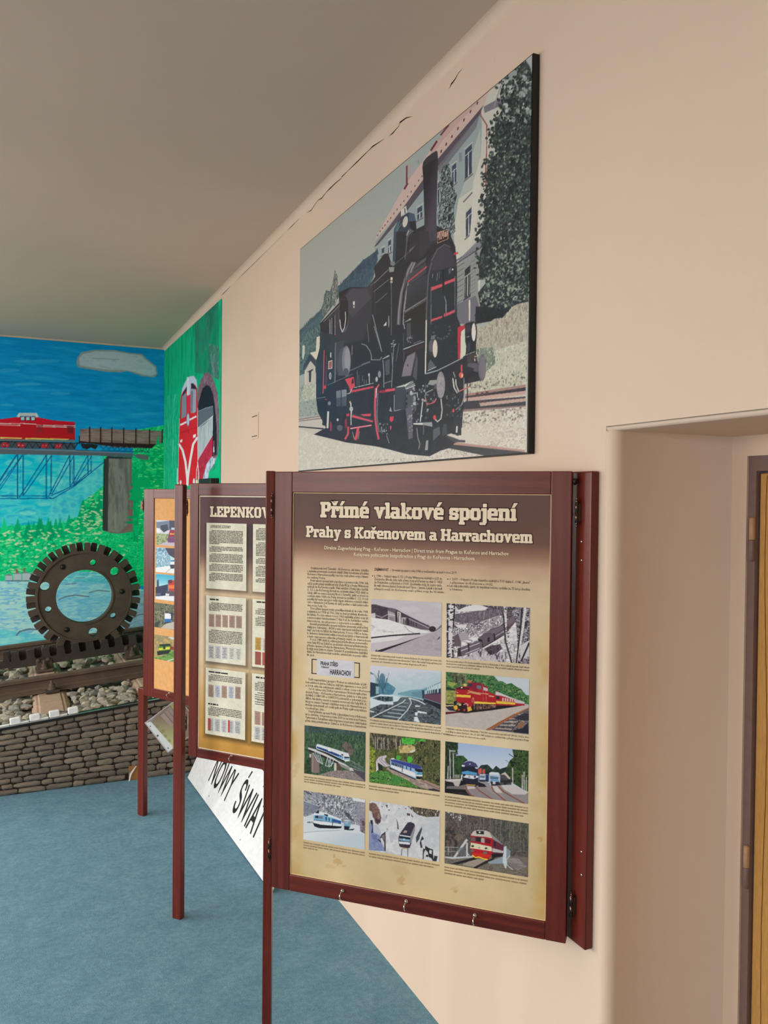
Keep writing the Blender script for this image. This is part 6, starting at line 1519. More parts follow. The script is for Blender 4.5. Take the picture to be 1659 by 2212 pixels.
# 2 train between snowy birches, black and white
c = ph((955,1295,8.295), ((80,70),(1572,148),(72,1040),(1560,1158)), (226,222,228))
c.tex(BIG, [(206,200,208),(232,230,234),(150,142,152),(240,238,240)], 6, 6, 11)
c.tex([(220,80),(1560,140),(1560,700),(1300,400),(1000,260),(300,200)], [(70,60,72),(120,112,122),(52,44,56),(176,170,178)], 3, 8, 12); c.poly([(240,210),(420,130),(560,95),(700,100),(830,150),(760,190),(560,210),(330,215)], (236,234,236))
c.tex([(220,260),(640,210),(1080,160),(1080,260),(640,420),(420,460),(230,400)], [(104,94,106),(128,118,130),(88,78,92),(150,142,152)], 2, 9, 13)
c.tex([(180,420),(640,420),(1100,280),(1100,420),(700,620),(560,640),(180,640)], [(226,222,228),(60,52,64),(206,202,208),(110,102,112),(240,238,240)], 4, 4, 14)
c.poly([(1020,480),(1260,300),(1310,300),(1300,420),(1150,600),(940,740),(730,850),(640,700),(760,600),(900,520)], (96,84,96)).poly([(640,700),(760,600),(930,620),(940,740),(740,850),(720,720)], (104,92,104)).poly([(760,600),(900,540),(1100,460),(1250,300),(1310,300),(1300,400),(960,620),(860,600)], (122,108,120))
c.poly([(640,700),(720,720),(740,850),(690,880)], (36,28,38)).line([(930,610),(945,740)], 20, (30,24,32)).poly([(815,690),(850,675),(855,750),(820,765)], (40,32,40))
for i in range(7): c.rect(965+i*22, 640-i*14, 977+i*22, 668-i*14, (206,200,206))
c.line([(740,850),(1110,640)], 16, (50,42,52)).poly([(330,860),(640,740),(720,760),(720,870),(400,1020),(280,1010),(285,880)], (110,98,110)).line([(340,920),(470,870)], 14, (226,222,226)).line([(480,850),(670,780)], 12, (226,222,226)).line([(420,970),(670,870)], 12, (226,222,226)).poly([(280,880),(330,860),(350,1020),(270,1020)], (60,50,62)).poly([(460,790),(490,780),(490,930),(470,940)], (50,42,52))
c.poly([(170,680),(290,610),(430,590),(500,690),(340,760),(340,840),(190,840)], (104,90,102)).poly([(290,610),(430,590),(500,690),(340,760)], (176,168,178)).poly([(345,770),(420,760),(430,810),(350,830)], (236,234,236)).poly([(240,450),(440,450),(430,510),(290,510)], (232,230,232)).poly([(500,690),(640,680),(640,720),(560,745)], (240,238,240))
c.poly([(730,880),(1110,640),(1110,700),(900,800)], (236,234,236)).tex([(760,880),(860,830),(1040,800),(1080,880),(980,960),(860,1000)], [(70,58,70),(96,84,96),(54,44,56)], 4, 4, 15); c.tex([(250,1060),(700,890),(900,1000),(1150,900),(1150,1140)], [(226,222,228),(186,180,190),(206,202,210),(90,82,92)], 3, 9, 16); c.tex([(1160,620),(1300,420),(1400,400),(1350,720),(1200,820)], [(232,230,234),(210,206,214),(240,240,240)], 8, 6, 17)
c.tex([(1300,150),(1570,150),(1570,1150),(1340,1150),(1350,700)], [(60,52,64),(110,102,114),(200,196,204),(40,34,44),(150,144,154)], 5, 8, 18); c.poly([(1400,830),(1570,720),(1570,1000),(1400,1100)], (214,210,216))
for P, w in (([(165,70),(150,400),(160,1040)], 60), ([(1135,130),(1135,600),(1190,900),(1240,1120)], 50), ([(1490,150),(1450,500),(1370,900),(1330,1140)], 46)): c.line(P, w, (226,222,226))
for P in ([(100,70),(100,1040)], [(225,75),(205,500)], [(185,850),(200,1040)], [(1100,280),(1140,760),(1250,1140)], [(1430,160),(1410,500),(1330,1140)]): c.line(P, 26, (44,36,46))
c.scatter([(110,70),(220,75),(200,1040),(90,1040)], 70, 22, 10, [(44,36,46),(30,24,32),(226,222,226)], 20); c.scatter([(1110,140),(1160,140),(1250,1100),(1180,900)], 40, 14, 7, [(50,42,52)], 21); c.line([(700,100),(900,140),(1050,180),(1110,280)], 9, (54,46,58)).line([(1560,780),(1420,1100)], 30, (40,34,44))
c.fin('black and white photograph of a train seen between snowy birches')
# 3 misty winter station
c = ph((790,1430,9.217), ((92,62),(1505,180),(82,1105),(1492,1245)), (214,222,230))
c.grad(BIG, (700, 100), (220,220,232), (800, 640), (176,206,218)); c.tex([(600,250),(1510,180),(1510,560),(600,560)], [(206,220,228),(186,208,218),(214,222,230)], 30, 20, 1, .6, hard=False)
c.poly([(92,400),(240,430),(440,420),(600,520),(540,640),(90,700)], (72,110,130)).poly([(92,400),(260,440),(260,640),(92,690)], (40,62,80)).poly([(200,480),(260,490),(260,630),(200,640)], (150,186,196)).tex([(260,440),(440,410),(600,520),(540,640),(280,640)], [(96,150,172),(70,130,156),(120,170,188)], 10, 8, 2, .9, hard=False).poly([(95,190),(170,250),(95,240)], (90,120,140))
c.line([(350,690),(345,560),(290,480),(250,330),(265,170)], 14, (40,70,90)).line([(345,560),(390,460),(420,330)], 16, (44,76,96)); c.ell(330, 380, 60, 160, (60,110,134), 0, .75)
for i in range(40): r = random.Random(i); x = r.uniform(150, 480); c.line([(x, r.uniform(200, 420)), (345+(x-345)*.4, r.uniform(430, 540))], 5, (70,112,134), .8)
c.poly([(640,620),(900,560),(1120,540),(1500,395),(1500,940),(1150,740),(900,690),(640,650)], (120,170,188)).poly([(1120,560),(1170,560),(1160,730),(1130,730)], (40,60,76)).poly([(1170,640),(1500,600),(1500,830),(1160,720)], (110,70,92)).poly([(1170,640),(1500,600),(1500,640),(1170,660)], (90,66,90)).poly([(1160,730),(1500,840),(1500,1000),(1150,780)], (34,38,48)).poly([(920,600),(1120,580),(1120,720),(920,670)], (110,150,170)).poly([(1180,580),(1500,400),(1500,600),(1180,640)], (176,204,214)).line([(1170,560),(1500,395)], 12, (104,140,156))
for x, w in ((1450,46),(1385,36),(1340,28),(1300,22),(1260,18),(1225,14)): c.poly([(x,590-(x-1170)*.18),(x+w,575-(x-1170)*.18),(x+w,640-(x-1170)*.06),(x,645-(x-1170)*.06)], (34,52,68)); c.poly([(x,520-(x-1170)*.3),(x+w,500-(x-1170)*.3),(x+w,560-(x-1170)*.18),(x,580-(x-1170)*.18)], (206,222,230))
c.tex([(80,780),(500,720),(900,700),(1150,760),(1500,960),(1500,1260),(80,1110)], [(84,98,106),(60,70,78),(110,122,126),(72,84,92),(48,54,60)], 6, 4, 4); c.poly([(90,720),(300,640),(560,660),(700,700),(640,780),(540,800),(560,850),(300,840),(90,930)], (214,228,234)).tex([(130,720),(280,680),(540,690),(550,780),(380,790),(250,760)], [(60,80,94),(90,110,122),(40,56,68)], 5, 4, 6); c.line([(340,690),(345,770)], 20, (30,40,50)).poly([(90,960),(170,990),(170,1010),(90,990)], (214,226,230))
c.poly([(720,700),(900,700),(880,850),(560,1170),(330,1110),(640,850)], (96,112,118), .8)
for i in range(11): t = i/10.; c.line([(300+470*t, 1100-320*t), (690+170*t, 1150-370*t)], 16-9*t, (180,200,206) if i % 2 else (54,60,66))
c.line([(130,1100),(500,920),(740,800),(790,750)], 20, (206,216,216)).line([(150,1108),(520,935),(760,815)], 8, (40,44,50)).line([(640,1160),(830,960),(910,820),(890,750),(860,720)], 20, (206,216,216)).line([(880,720),(1050,770),(1180,840)], 22, (214,228,232))
for P in ([(980,860),(1080,870),(1090,890),(990,890)], [(1030,970),(1220,1000),(1220,1030),(1040,1010)], [(980,1000),(1040,1000),(1030,1070),(980,1060)], [(970,1090),(1030,1090),(1080,1200),(960,1180)]): c.poly(P, (226,234,238))
c.fin('bluish photograph of a train at a misty winter station')
# 4 red diesel at the platform
c = ph((955,1445,8.295), ((68,48),(1560,180),(62,1035),(1552,1165)), (196,186,180))
c.poly([(900,40),(1600,100),(1600,600),(900,300)], (206,216,226)); c.tex([(60,40),(920,110),(1000,210),(1080,220),(1160,270),(1240,250),(1320,310),(1420,360),(1500,460),(1560,480),(1560,640),(1480,620),(60,620)], [(44,92,52),(70,124,70),(96,146,86),(34,70,44),(116,160,96)], 6, 6, 31); c.tex([(140,60),(420,100),(400,300),(200,280)], [(36,52,40),(110,104,80),(70,90,60),(130,140,96)], 3, 8, 32); c.poly([(90,220),(280,260),(180,330),(100,280)], (150,170,84)).tex([(70,380),(250,340),(260,620),(70,620)], [(150,150,80),(170,170,96),(120,130,66)], 6, 6, 33).poly([(75,320),(240,360),(240,390),(75,370)], (34,60,44))
c.poly([(70,700),(200,690),(560,780),(1480,650),(1560,690),(1552,1170),(60,1040)], (198,188,182)); c.tex([(70,820),(1300,680),(1200,900),(900,1080),(62,1040)], [(192,182,178),(202,194,188),(186,176,172)], 14, 8, 34, .6, hard=False); c.poly([(62,770),(300,760),(300,785),(62,815)], (96,26,34)).poly([(70,620),(210,625),(205,690),(70,690)], (60,40,40)).line([(70,660),(205,655)], 20, (206,196,150)).poly([(70,690),(260,690),(330,770),(120,740)], (50,46,60))
c.poly([(210,640),(560,620),(1320,640),(1480,650),(900,740),(420,795),(300,780),(220,730)], (34,26,32))
c.poly([(960,380),(1060,450),(1300,540),(1480,590),(1480,655),(1310,660),(960,650)], (176,34,48)).poly([(960,400),(1010,415),(1300,535),(1480,590),(1480,610),(1300,550),(1060,480),(960,470)], (214,212,212)).poly([(970,570),(1310,600),(1310,640),(970,620)], (236,200,70)).poly([(1310,560),(1480,600),(1480,625),(1310,610)], (206,206,204)).poly([(970,480),(1030,490),(1030,545),(970,540)], (46,40,50))
for x in (1080,1125,1165,1210,1250,1290): c.rect(x, 515+(x-1080)*.1, x+24, 580+(x-1080)*.06, (226,196,196))
c.poly([(245,340),(350,310),(460,310),(480,250),(560,235),(680,250),(820,320),(830,410),(960,460),(960,640),(560,620),(520,700),(250,580)], (178,28,40)).poly([(460,300),(480,250),(560,235),(680,250),(820,320),(700,330),(600,400),(460,330)], (140,28,58)).poly([(250,345),(350,315),(500,340),(480,370),(260,370)], (92,18,40)).poly([(620,290),(700,300),(700,370),(625,350)], (104,120,130)).poly([(470,280),(540,262),(540,310),(470,315)], (60,50,70)).poly([(740,320),(820,350),(820,400),(740,380)], (206,190,196))
c.poly([(255,455),(512,470),(512,515),(255,500)], (242,200,70)).poly([(580,580),(960,605),(960,630),(580,620)], (242,214,80)).line([(465,390),(640,430),(830,450)], 11, (236,214,150)).line([(450,435),(500,420),(690,460)], 11, (236,214,150)).line([(840,480),(925,495)], 16, (226,206,160)).line([(780,400),(800,580)], 9, (216,120,120)).line([(730,260),(740,580)], 7, (206,110,116)).line([(250,410),(290,430)], 11, (236,206,150)).ell(352, 333, 14, 14, (236,230,230)).ell(412, 288, 30, 26, (214,206,110)).line([(420,60),(425,270)], 10, (150,150,130)).poly([(430,240),(470,190),(540,210),(520,250)], (190,120,80))
c.ell(245, 690, 34, 46, (236,180,60)).poly([(450,690),(510,670),(540,740),(460,765)], (242,184,70)).ell(360, 660, 60, 60, (40,24,30)).ell(400, 735, 18, 22, (206,50,50)).ell(300, 730, 18, 20, (206,60,60)).line([(390,640),(430,615),(465,640),(460,680)], 11, (226,216,206)).ell(320, 640, 26, 22, (206,190,110)).poly([(205,580),(260,570),(260,640),(215,660)], (30,26,34)).line([(540,600),(545,520),(565,520),(580,720)], 9, (216,160,140)); c.tex([(590,630),(960,640),(960,690),(620,740)], [(120,88,76),(60,44,44),(150,116,100)], 5, 6, 35)
c.poly([(800,1080),(960,1000),(1100,930),(1200,880),(1400,760),(1552,690),(1552,1170)], (110,100,104)); c.tex([(960,1060),(1400,790),(1552,760),(1552,1165)], [(90,84,92),(140,132,130),(70,66,76),(176,166,160)], 6, 4, 36)
for i in range(8): y = 1090-i*28; c.poly([(920+i*40, y-6), (1250+i*22, y+18-i*6), (1250+i*22, y+30-i*6), (915+i*40, y+6)], (206,190,180) if i % 2 else (54,50,66))
c.poly([(790,1090),(1000,960),(1290,810),(1552,690),(1552,705),(1300,840),(1020,1000),(860,1095)], (176,102,62)).line([(1230,1120),(1400,930),(1540,760)], 14, (60,54,66)).poly([(1330,1050),(1420,930),(1480,960),(1430,1060)], (150,106,80)).poly([(1260,1100),(1440,1060),(1540,960),(1552,1160),(1300,1140)], (40,42,54)).poly([(1280,880),(1480,790),(1552,800),(1540,930),(1420,920)], (54,50,64))
for i in range(16): t = i/15.; c.ell(800+490*t, 1085-275*t, 10, 8, (110,60,36))
c.fin('photograph of a red and yellow diesel train at a platform')
# 5 railcar on the viaduct
c = ph((650,1560,11.06), ((92,75),(1550,235),(75,1225),(1530,1415)), (56,82,60))
c.tex(BIG, [(44,70,56),(60,92,66),(78,110,78),(38,58,52),(90,120,84)], 4, 14, 41); c.tex([(80,60),(1560,220),(1560,330),(80,220)], [(66,84,92),(54,74,80),(80,100,100)], 5, 12, 42, .7); c.tex([(980,560),(1060,460),(1200,520),(1260,660),(1240,800),(1160,780)], [(120,100,96),(140,112,106),(96,84,80)], 5, 9, 43, .8); c.tex([(80,1000),(240,760),(240,1240),(75,1230)], [(44,64,44),(60,84,50),(34,48,36)], 5, 8, 44)
c.poly([(170,600),(360,650),(520,720),(780,850),(900,930),(1060,1000),(1170,1080),(1530,1200),(1530,1260),(1200,1150),(860,960),(700,870),(560,800),(180,640)], (214,212,214)).poly([(190,560),(360,580),(370,640),(200,600)], (60,70,66)).poly([(200,650),(560,800),(900,960),(880,1000),(540,840),(180,690)], (40,36,40))
c.poly([(250,720),(310,730),(300,1200),(240,1180)], (120,104,100)).poly([(310,740),(440,950),(440,1210),(300,1210)], (136,116,112)).line([(285,740),(285,1180)], 20, (176,160,152)).rect(205, 760, 250, 840, (206,204,196))
for P in ([(300,730),(400,930),(530,1000)], [(340,720),(440,940)], [(400,740),(480,980)], [(450,760),(525,1000)], [(580,1030),(680,1070),(790,960)], [(640,840),(590,1020)], [(640,850),(690,1060)], [(700,860),(660,1050)], [(700,870),(730,1050)], [(780,900),(720,1060)]): c.line(P, 15, (196,202,214))
c.poly([(800,970),(850,975),(850,1170),(790,1180)], (214,206,196)).poly([(860,970),(960,1040),(930,1140),(860,1160)], (96,72,72)).poly([(900,970),(1160,1080),(1160,1150),(960,1060)], (150,146,144)).poly([(1160,1080),(1230,1090),(1230,1160),(1165,1160)], (206,204,204))
c.tex([(520,1230),(700,1170),(900,1150),(1160,1150),(1380,1250),(1530,1410),(400,1270)], [(140,128,126),(160,148,144),(120,110,108),(150,140,140)], 6, 5, 46); c.poly([(1230,1110),(1530,1200),(1530,1400),(1400,1290),(1270,1170)], (84,78,90)).line([(1170,1010),(1500,1170)], 12, (150,150,160)).line([(1180,910),(1500,1090)], 10, (150,156,160))
for i in range(8): c.line([(1200+i*38, 925+i*20), (1200+i*38, 1000+i*22)], 7, (140,146,150))
c.poly([(365,600),(375,540),(410,515),(640,600),(760,630),(1140,750),(1170,850),(1165,930),(1050,940),(860,850),(640,730),(390,660)], (226,230,234)).poly([(385,575),(640,660),(880,760),(1010,820),(1010,870),(880,820),(640,720),(385,620)], (40,84,150)); c.poly([(380,640),(640,730),(1050,920),(1050,960),(630,770),(380,670)], (30,28,36)).poly([(1030,820),(1160,830),(1165,860),(1040,860)], (40,50,64)).poly([(1030,865),(1160,870),(1160,890),(1040,890)], (110,170,214)).poly([(970,755),(1020,770),(1010,800),(965,785)], (50,54,64)).poly([(900,800),(1000,820),(1000,880),(900,850)], (120,176,220))
for i in range(10): c.rect(470+i*52, 620+i*19, 492+i*52, 655+i*19, (24,40,84))
c.line([(400,520),(760,630),(1140,750)], 14, (196,200,206)).poly([(640,610),(700,600),(720,700),(650,690)], (236,236,238))
c.fin('photograph of a white and blue railcar on a steel viaduct')
# 6 railcar on a wooded curve
c = ph((790,1575,9.759), ((88,75),(1575,240),(75,1120),(1562,1320)), (88,104,48))
c.tex(BIG, [(70,80,44),(96,104,56),(120,122,70),(54,60,40),(84,96,50)], 4, 9, 51); c.tex([(90,80),(740,150),(740,330),(480,480),(200,440)], [(60,62,50),(110,104,80),(40,42,38),(140,128,100)], 3, 10, 52)
for x in (205,250,335,385,420,470,640,690,730,820): c.line([(x, 150+(x-90)*.1), (x+4, 420)], 12, (196,190,186) if x % 3 else (40,38,36))
c.tex([(760,170),(1280,220),(1240,300),(900,330),(760,290)], [(70,170,60),(96,196,80),(50,130,50)], 6, 6, 53); c.tex([(690,360),(960,330),(1050,380),(1000,500),(720,500)], [(196,176,120),(220,200,140),(150,140,90)], 6, 6, 54); c.poly([(920,470),(1050,420),(1040,470),(960,500)], (226,222,206)); c.tex([(80,330),(200,420),(200,900),(80,1000)], [(140,150,50),(90,110,40),(170,176,60),(60,90,50)], 5, 7, 55); c.ell(690, 600, 50, 50, (76,176,60)).ell(930, 640, 56, 70, (80,186,60))
c.tex([(1050,260),(1570,250),(1560,1200),(1240,1060),(1200,760),(1060,700)], [(80,88,52),(104,108,64),(56,62,42),(124,124,78),(40,44,34)], 4, 12, 56)
c.poly([(230,640),(290,580),(440,545),(440,590),(400,620),(430,700),(520,770),(420,800),(330,760),(250,700)], (206,198,206)).line([(300,610),(300,660),(420,790)], 10, (120,104,116)).line([(350,590),(330,640),(480,760)], 10, (120,104,116)).poly([(220,640),(250,700),(260,760),(270,850),(220,900)], (226,222,224)).poly([(250,700),(360,770),(360,880),(270,860)], (40,44,40))
c.poly([(430,830),(520,790),(1080,1050),(1250,1090),(1560,1220),(1560,1330),(1150,1230),(700,1030)], (170,150,140)); c.tex([(430,840),(700,930),(1200,1120),(1560,1240),(1560,1320),(1100,1200)], [(176,156,146),(150,132,126),(190,170,160)], 6, 4, 57); c.line([(1150,1080),(1560,1260)], 14, (130,86,80)).line([(1250,1080),(1560,1210)], 12, (190,150,140)).poly([(1330,1260),(1440,1250),(1560,1290),(1560,1330),(1340,1290)], (66,60,66))
c.tex([(80,930),(300,870),(480,900),(720,1000),(900,1080),(1120,1240),(75,1110)], [(70,130,50),(96,160,70),(50,96,44),(130,180,90),(40,72,40)], 5, 5, 58); c.ell(650, 1080, 110, 80, (60,140,70), 0, .5)
c.poly([(500,800),(780,910),(1060,1040),(1060,1070),(760,940),(500,830)], (24,22,24)).poly([(510,640),(540,620),(600,630),(1140,770),(1190,820),(1200,1000),(1160,1050),(1060,1050),(520,810)], (150,190,226)).poly([(520,640),(600,640),(1140,770),(1195,830),(1020,830),(540,680)], (60,72,150)).poly([(540,750),(1050,920),(1055,1020),(780,920),(525,790)], (234,234,236))
for x in (545,580,615,650,690,730,770,850,935): w = 24; c.poly([(x,690+(x-545)*.30),(x+w,697+(x-545)*.30),(x+w,760+(x-545)*.29),(x,750+(x-545)*.29)], (34,36,60))
c.poly([(1030,830),(1190,840),(1195,910),(1120,910),(1050,880)], (34,38,48)).poly([(1090,920),(1195,930),(1195,960),(1080,950)], (60,150,170)).poly([(1050,970),(1195,960),(1195,1000),(1060,1010)], (236,238,240)).poly([(1060,990),(1200,1000),(1160,1050),(1070,1060)], (36,34,44)).line([(1070,1055),(1170,1070)], 12, (214,206,140)).line([(775,820),(770,900)], 14, (34,40,70)).rect(545, 610, 600, 635, (236,236,238)).ell(1065, 920, 26, 24, (140,200,220))
c.fin('photograph of a blue and white railcar on a wooded curve')
# 7 station with three railcars
c = ph((950,1590,8.295), ((100,95),(1590,260),(90,1010),(1580,1220)), (186,204,230))
c.grad(BIG, (800, 150), (170,194,230), (900, 560), (206,218,234)); c.tex([(90,80),(330,110),(320,300),(260,380),(400,350),(500,440),(400,480),(380,760),(90,780)], [(34,40,34),(50,70,44),(24,26,28),(70,96,56)], 5, 6, 61); c.tex([(260,350),(420,350),(500,430),(390,500),(380,700),(260,700)], [(44,76,40),(60,96,50),(34,56,34)], 5, 6, 62)
c.tex([(690,580),(740,520),(860,510),(950,600),(1010,530),(1080,590),(1230,540),(1230,700),(690,700)], [(34,54,48),(44,68,54),(28,42,40)], 4, 8, 63); c.tex([(1300,240),(1590,260),(1590,1000),(1500,960),(1240,800),(1200,560),(1260,430),(1330,380)], [(38,58,36),(60,84,46),(84,106,60),(28,40,30)], 5, 7, 64); c.line([(1240,320),(1330,380)], 12, (40,50,40)).line([(1180,430),(1230,470)], 8, (90,90,96))
for P in ([(180,250),(190,800)], [(245,300),(245,750)], [(150,540),(145,760)], [(1305,570),(1310,900)], [(1480,700),(1480,960)], [(1510,640),(1515,1000)], [(1550,740),(1550,980)]): c.line(P, 16, (206,206,206))
c.line([(180,260),(280,270)], 14, (206,210,214)).poly([(240,290),(330,300),(330,330),(250,320)], (90,96,100))
for x in range(260, 370, 22): c.rect(x, 690, x+12, 750, (190,186,180))
c.poly([(90,770),(400,760),(700,800),(1100,880),(1590,1020),(1590,1230),(90,1020)], (150,144,146)); c.tex([(90,800),(360,860),(560,1080),(90,1020)], [(30,28,34),(50,46,52),(24,22,26)], 8, 5, 65); c.poly([(110,780),(380,765),(360,830),(120,810)], (214,208,206)).poly([(130,900),(450,880),(440,960),(110,940)], (120,112,112)).poly([(230,810),(380,800),(340,900),(270,890)], (196,188,186)).poly([(100,940),(480,960),(440,1000),(100,1000)], (26,24,28))
c.poly([(470,890),(640,900),(1000,1140),(600,1080)], (150,140,144)).poly([(700,820),(1020,880),(1180,1150),(900,1000)], (160,152,154)).poly([(690,820),(800,860),(840,910),(690,910)], (34,32,38)).poly([(1100,890),(1300,870),(1590,1010),(1520,1050),(1300,1040),(1160,960)], (206,202,202)).poly([(940,890),(1030,900),(1130,1020),(1000,1010)], (206,202,200)).poly([(490,900),(620,900),(640,940),(500,950)], (206,200,198))
for P, w in (([(460,890),(480,960),(560,1060),(620,1090)], 22), ([(640,900),(700,970),(940,1130)], 16), ([(930,900),(960,980),(1190,1170)], 18), ([(1050,900),(1150,1000),(1520,1210)], 18)): c.line(P, w, (140,74,54))
c.poly([(690,590),(750,575),(755,660),(690,690)], (206,96,84)).poly([(765,600),(815,590),(805,680),(770,670)], (206,96,84)).poly([(1080,700),(1160,640),(1290,780),(1280,860),(1080,860)], (84,80,84)).poly([(1090,690),(1170,640),(1270,760),(1240,770),(1160,690)], (214,196,186)); c.tex([(1090,760),(1280,790),(1280,870),(1070,880)], [(40,42,46),(80,80,84)], 5, 5, 67)
c.poly([(390,780),(385,560),(400,490),(500,450),(570,450),(650,490),(690,560),(690,880),(640,900),(470,880),(440,800)], (34,36,56)).poly([(400,490),(500,450),(570,450),(650,490),(690,560),(600,540),(470,540)], (70,70,112)).poly([(395,510),(450,520),(445,550),(395,545)], (226,230,236)).poly([(630,555),(690,560),(680,590),(640,580)], (214,220,230)).poly([(390,640),(500,620),(670,660),(665,700),(400,680)], (90,160,210)).poly([(400,690),(690,710),(690,740),(600,770),(430,740)], (226,230,236)).poly([(385,700),(410,690),(400,780),(380,780)], (226,230,236)).ell(435, 700, 24, 22, (30,30,36)).ell(630, 730, 20, 20, (50,52,60)).rect(515, 715, 545, 745, (150,150,156)).poly([(470,860),(640,870),(630,890),(480,880)], (196,160,60)).poly([(350,890),(380,800),(460,790),(460,870)], (26,26,30)).ell(540, 500, 14, 10, (200,206,230))
c.poly([(690,680),(830,680),(870,680),(880,820),(700,800)], (90,110,150)).poly([(720,680),(820,680),(820,780),(710,780)], (196,210,226)).poly([(730,705),(810,710),(805,750),(720,740)], (110,130,150)).poly([(820,700),(880,690),(880,810),(830,810)], (40,56,104)).poly([(700,780),(870,800),(860,820),(710,810)], (34,34,42))
c.poly([(885,660),(920,640),(1050,650),(1075,680),(1060,860),(900,880),(885,800)], (186,206,226)).poly([(900,715),(1055,730),(1050,780),(905,770)], (92,120,150)).poly([(890,660),(920,645),(1050,655),(1070,690),(890,685)], (226,230,234)).poly([(910,780),(1060,790),(1060,810),(910,800)], (70,150,206)).poly([(900,810),(1065,820),(1090,880),(930,890)], (40,40,48)).poly([(950,810),(1000,810),(1000,860),(950,860)], (206,206,210))
c.fin('photograph of three railcars waiting at a sunny station')
# 8 railcar in snow
c = ph((645,1700,10.703), ((125,85),(1540,280),(108,1215),(1530,1440)), (206,216,222))
c.tex([(110,60),(1560,260),(1550,1100),(1400,900),(1000,820),(340,620),(110,700)], [(110,112,124),(150,152,162),(186,188,196),(90,92,106),(206,206,212)], 4, 6, 71); c.tex([(120,320),(480,440),(380,600),(120,640)], [(110,120,140),(130,138,154),(96,104,126)], 10, 8, 72, .8, hard=False); c.poly([(1230,240),(1540,290),(1540,360),(1280,320)], (226,228,232)); c.tex([(1300,330),(1540,360),(1540,1000),(1340,800)], [(140,140,156),(160,160,172),(120,120,138)], 8, 10, 73, .7, hard=False); c.scatter([(500,150),(1150,250),(1200,640),(640,640)], 90, 16, 26, [(214,214,220),(96,98,110)], 74, rot=(-40, 40)); c.line([(130,90),(300,170)], 20, (50,54,66)).line([(125,320),(480,440)], 14, (196,200,206)); c.line([(590,180),(600,470)], 12, (80,80,92)).line([(890,230),(880,420)], 12, (84,84,96))
c.poly([(100,660),(340,760),(330,860),(1000,900),(1300,860),(1440,900),(1540,1090),(1540,1450),(100,1220)], (214,222,228)); c.grad([(100,1010),(1000,1010),(1530,1100),(1540,1450),(100,1220)], (500, 1020), (222,228,232), (700, 1400), (196,210,220)); c.line([(115,1050),(500,1020),(960,1000)], 10, (140,152,160)).tex([(1430,720),(1530,740),(1530,1080),(1420,1020)], [(96,72,86),(150,140,152),(120,100,112)], 5, 7, 75); c.tex([(200,800),(340,800),(340,830),(200,830)], [(90,96,100),(150,156,160)], 4, 4, 76)
c.poly([(330,830),(1000,900),(990,950),(860,960),(480,950),(370,910)], (34,34,44)).poly([(345,620),(380,590),(470,560),(640,600),(980,740),(1000,800),(990,910),(520,870),(360,830)], (226,232,238)).poly([(355,650),(580,650),(990,780),(985,840),(480,780),(350,760)], (120,180,214)).poly([(780,730),(990,790),(985,840),(770,800)], (50,84,156)).poly([(385,660),(460,665),(455,720),(390,715)], (34,40,56)).poly([(465,670),(560,680),(555,735),(460,725)], (120,116,136)).poly([(625,690),(655,700),(650,775),(625,770)], (30,40,70)).poly([(700,715),(722,720),(720,785),(698,780)], (30,40,70)).poly([(590,620),(690,640),(670,680),(600,650)], (30,32,40)).poly([(390,590),(440,550),(480,570),(470,610),(400,605)], (34,36,48)).line([(360,765),(520,780),(980,850)], 12, (40,60,80)).line([(790,800),(790,890)], 14, (40,44,60))
c.poly([(1040,780),(1170,780),(1210,830),(1190,960),(1060,960)], (120,166,196)).poly([(1065,800),(1150,800),(1150,850),(1065,850)], (170,186,200)).poly([(1040,780),(1100,750),(1200,780),(1160,790)], (214,218,222)).poly([(1050,900),(1180,910),(1160,990),(1060,990)], (34,36,46)).poly([(1150,980),(1300,960),(1260,1000),(1120,1000)], (40,44,50)); c.poly([(1050,550),(1150,600),(1300,800),(1200,760),(1080,640)], (50,56,66), .7)
c.fin('photograph of a pale blue railcar standing in deep snow')
# 9 railcar in a rocky snow cutting
c = ph((790,1720,9.759), ((75,90),(1565,295),(68,1135),(1555,1385)), (214,216,222))
c.tex(BIG, [(218,220,224),(206,208,214),(226,228,230),(196,198,208)], 16, 20, 81, 1, hard=False)
c.poly([(70,150),(150,130),(220,160),(290,280),(330,440),(320,540),(260,600),(200,560),(190,480),(150,440),(130,330),(70,290)], (120,92,84)); c.tex([(70,150),(150,130),(220,160),(290,280),(330,440),(320,540),(260,600),(200,560),(140,330)], [(110,84,78),(140,108,96),(96,72,72),(160,130,118)], 5, 9, 82, .9); c.poly([(200,460),(320,500),(300,560),(230,560)], (70,54,64))
c.tex([(70,540),(130,560),(150,740),(300,820),(330,960),(420,1160),(68,1135)], [(120,134,176),(140,152,190),(104,116,160)], 12, 12, 83, .95, hard=False); c.poly([(90,510),(150,500),(160,760),(120,780),(140,640)], (40,44,60)).poly([(150,600),(240,600),(330,760),(310,830),(160,760)], (186,194,212)).poly([(300,880),(330,810),(420,740),(425,1160),(395,1160),(390,960),(340,880)], (70,66,70)).poly([(330,840),(400,800),(400,920),(350,900)], (130,122,122)).poly([(250,890),(320,940),(320,980),(260,920)], (40,42,54))
c.tex([(870,190),(1565,295),(1540,430),(1430,430),(1290,440),(1100,390),(960,280)], [(90,80,66),(60,54,50),(140,128,104),(40,36,38),(206,204,204)], 4, 9, 84)
for P in ([(420,180),(465,180),(455,250)], [(320,200),(360,210),(355,235)], [(465,270),(515,290),(500,310)], [(830,245),(865,260),(840,275)], [(690,240),(720,265),(705,268)], [(640,450),(680,560),(700,700),(670,690),(660,560)], [(960,370),(1010,440),(970,430)], [(440,400),(460,390),(420,480)], [(870,350),(940,370),(930,410),(870,400)], [(440,680),(470,690),(455,715)]): c.poly(P, (84,70,74))
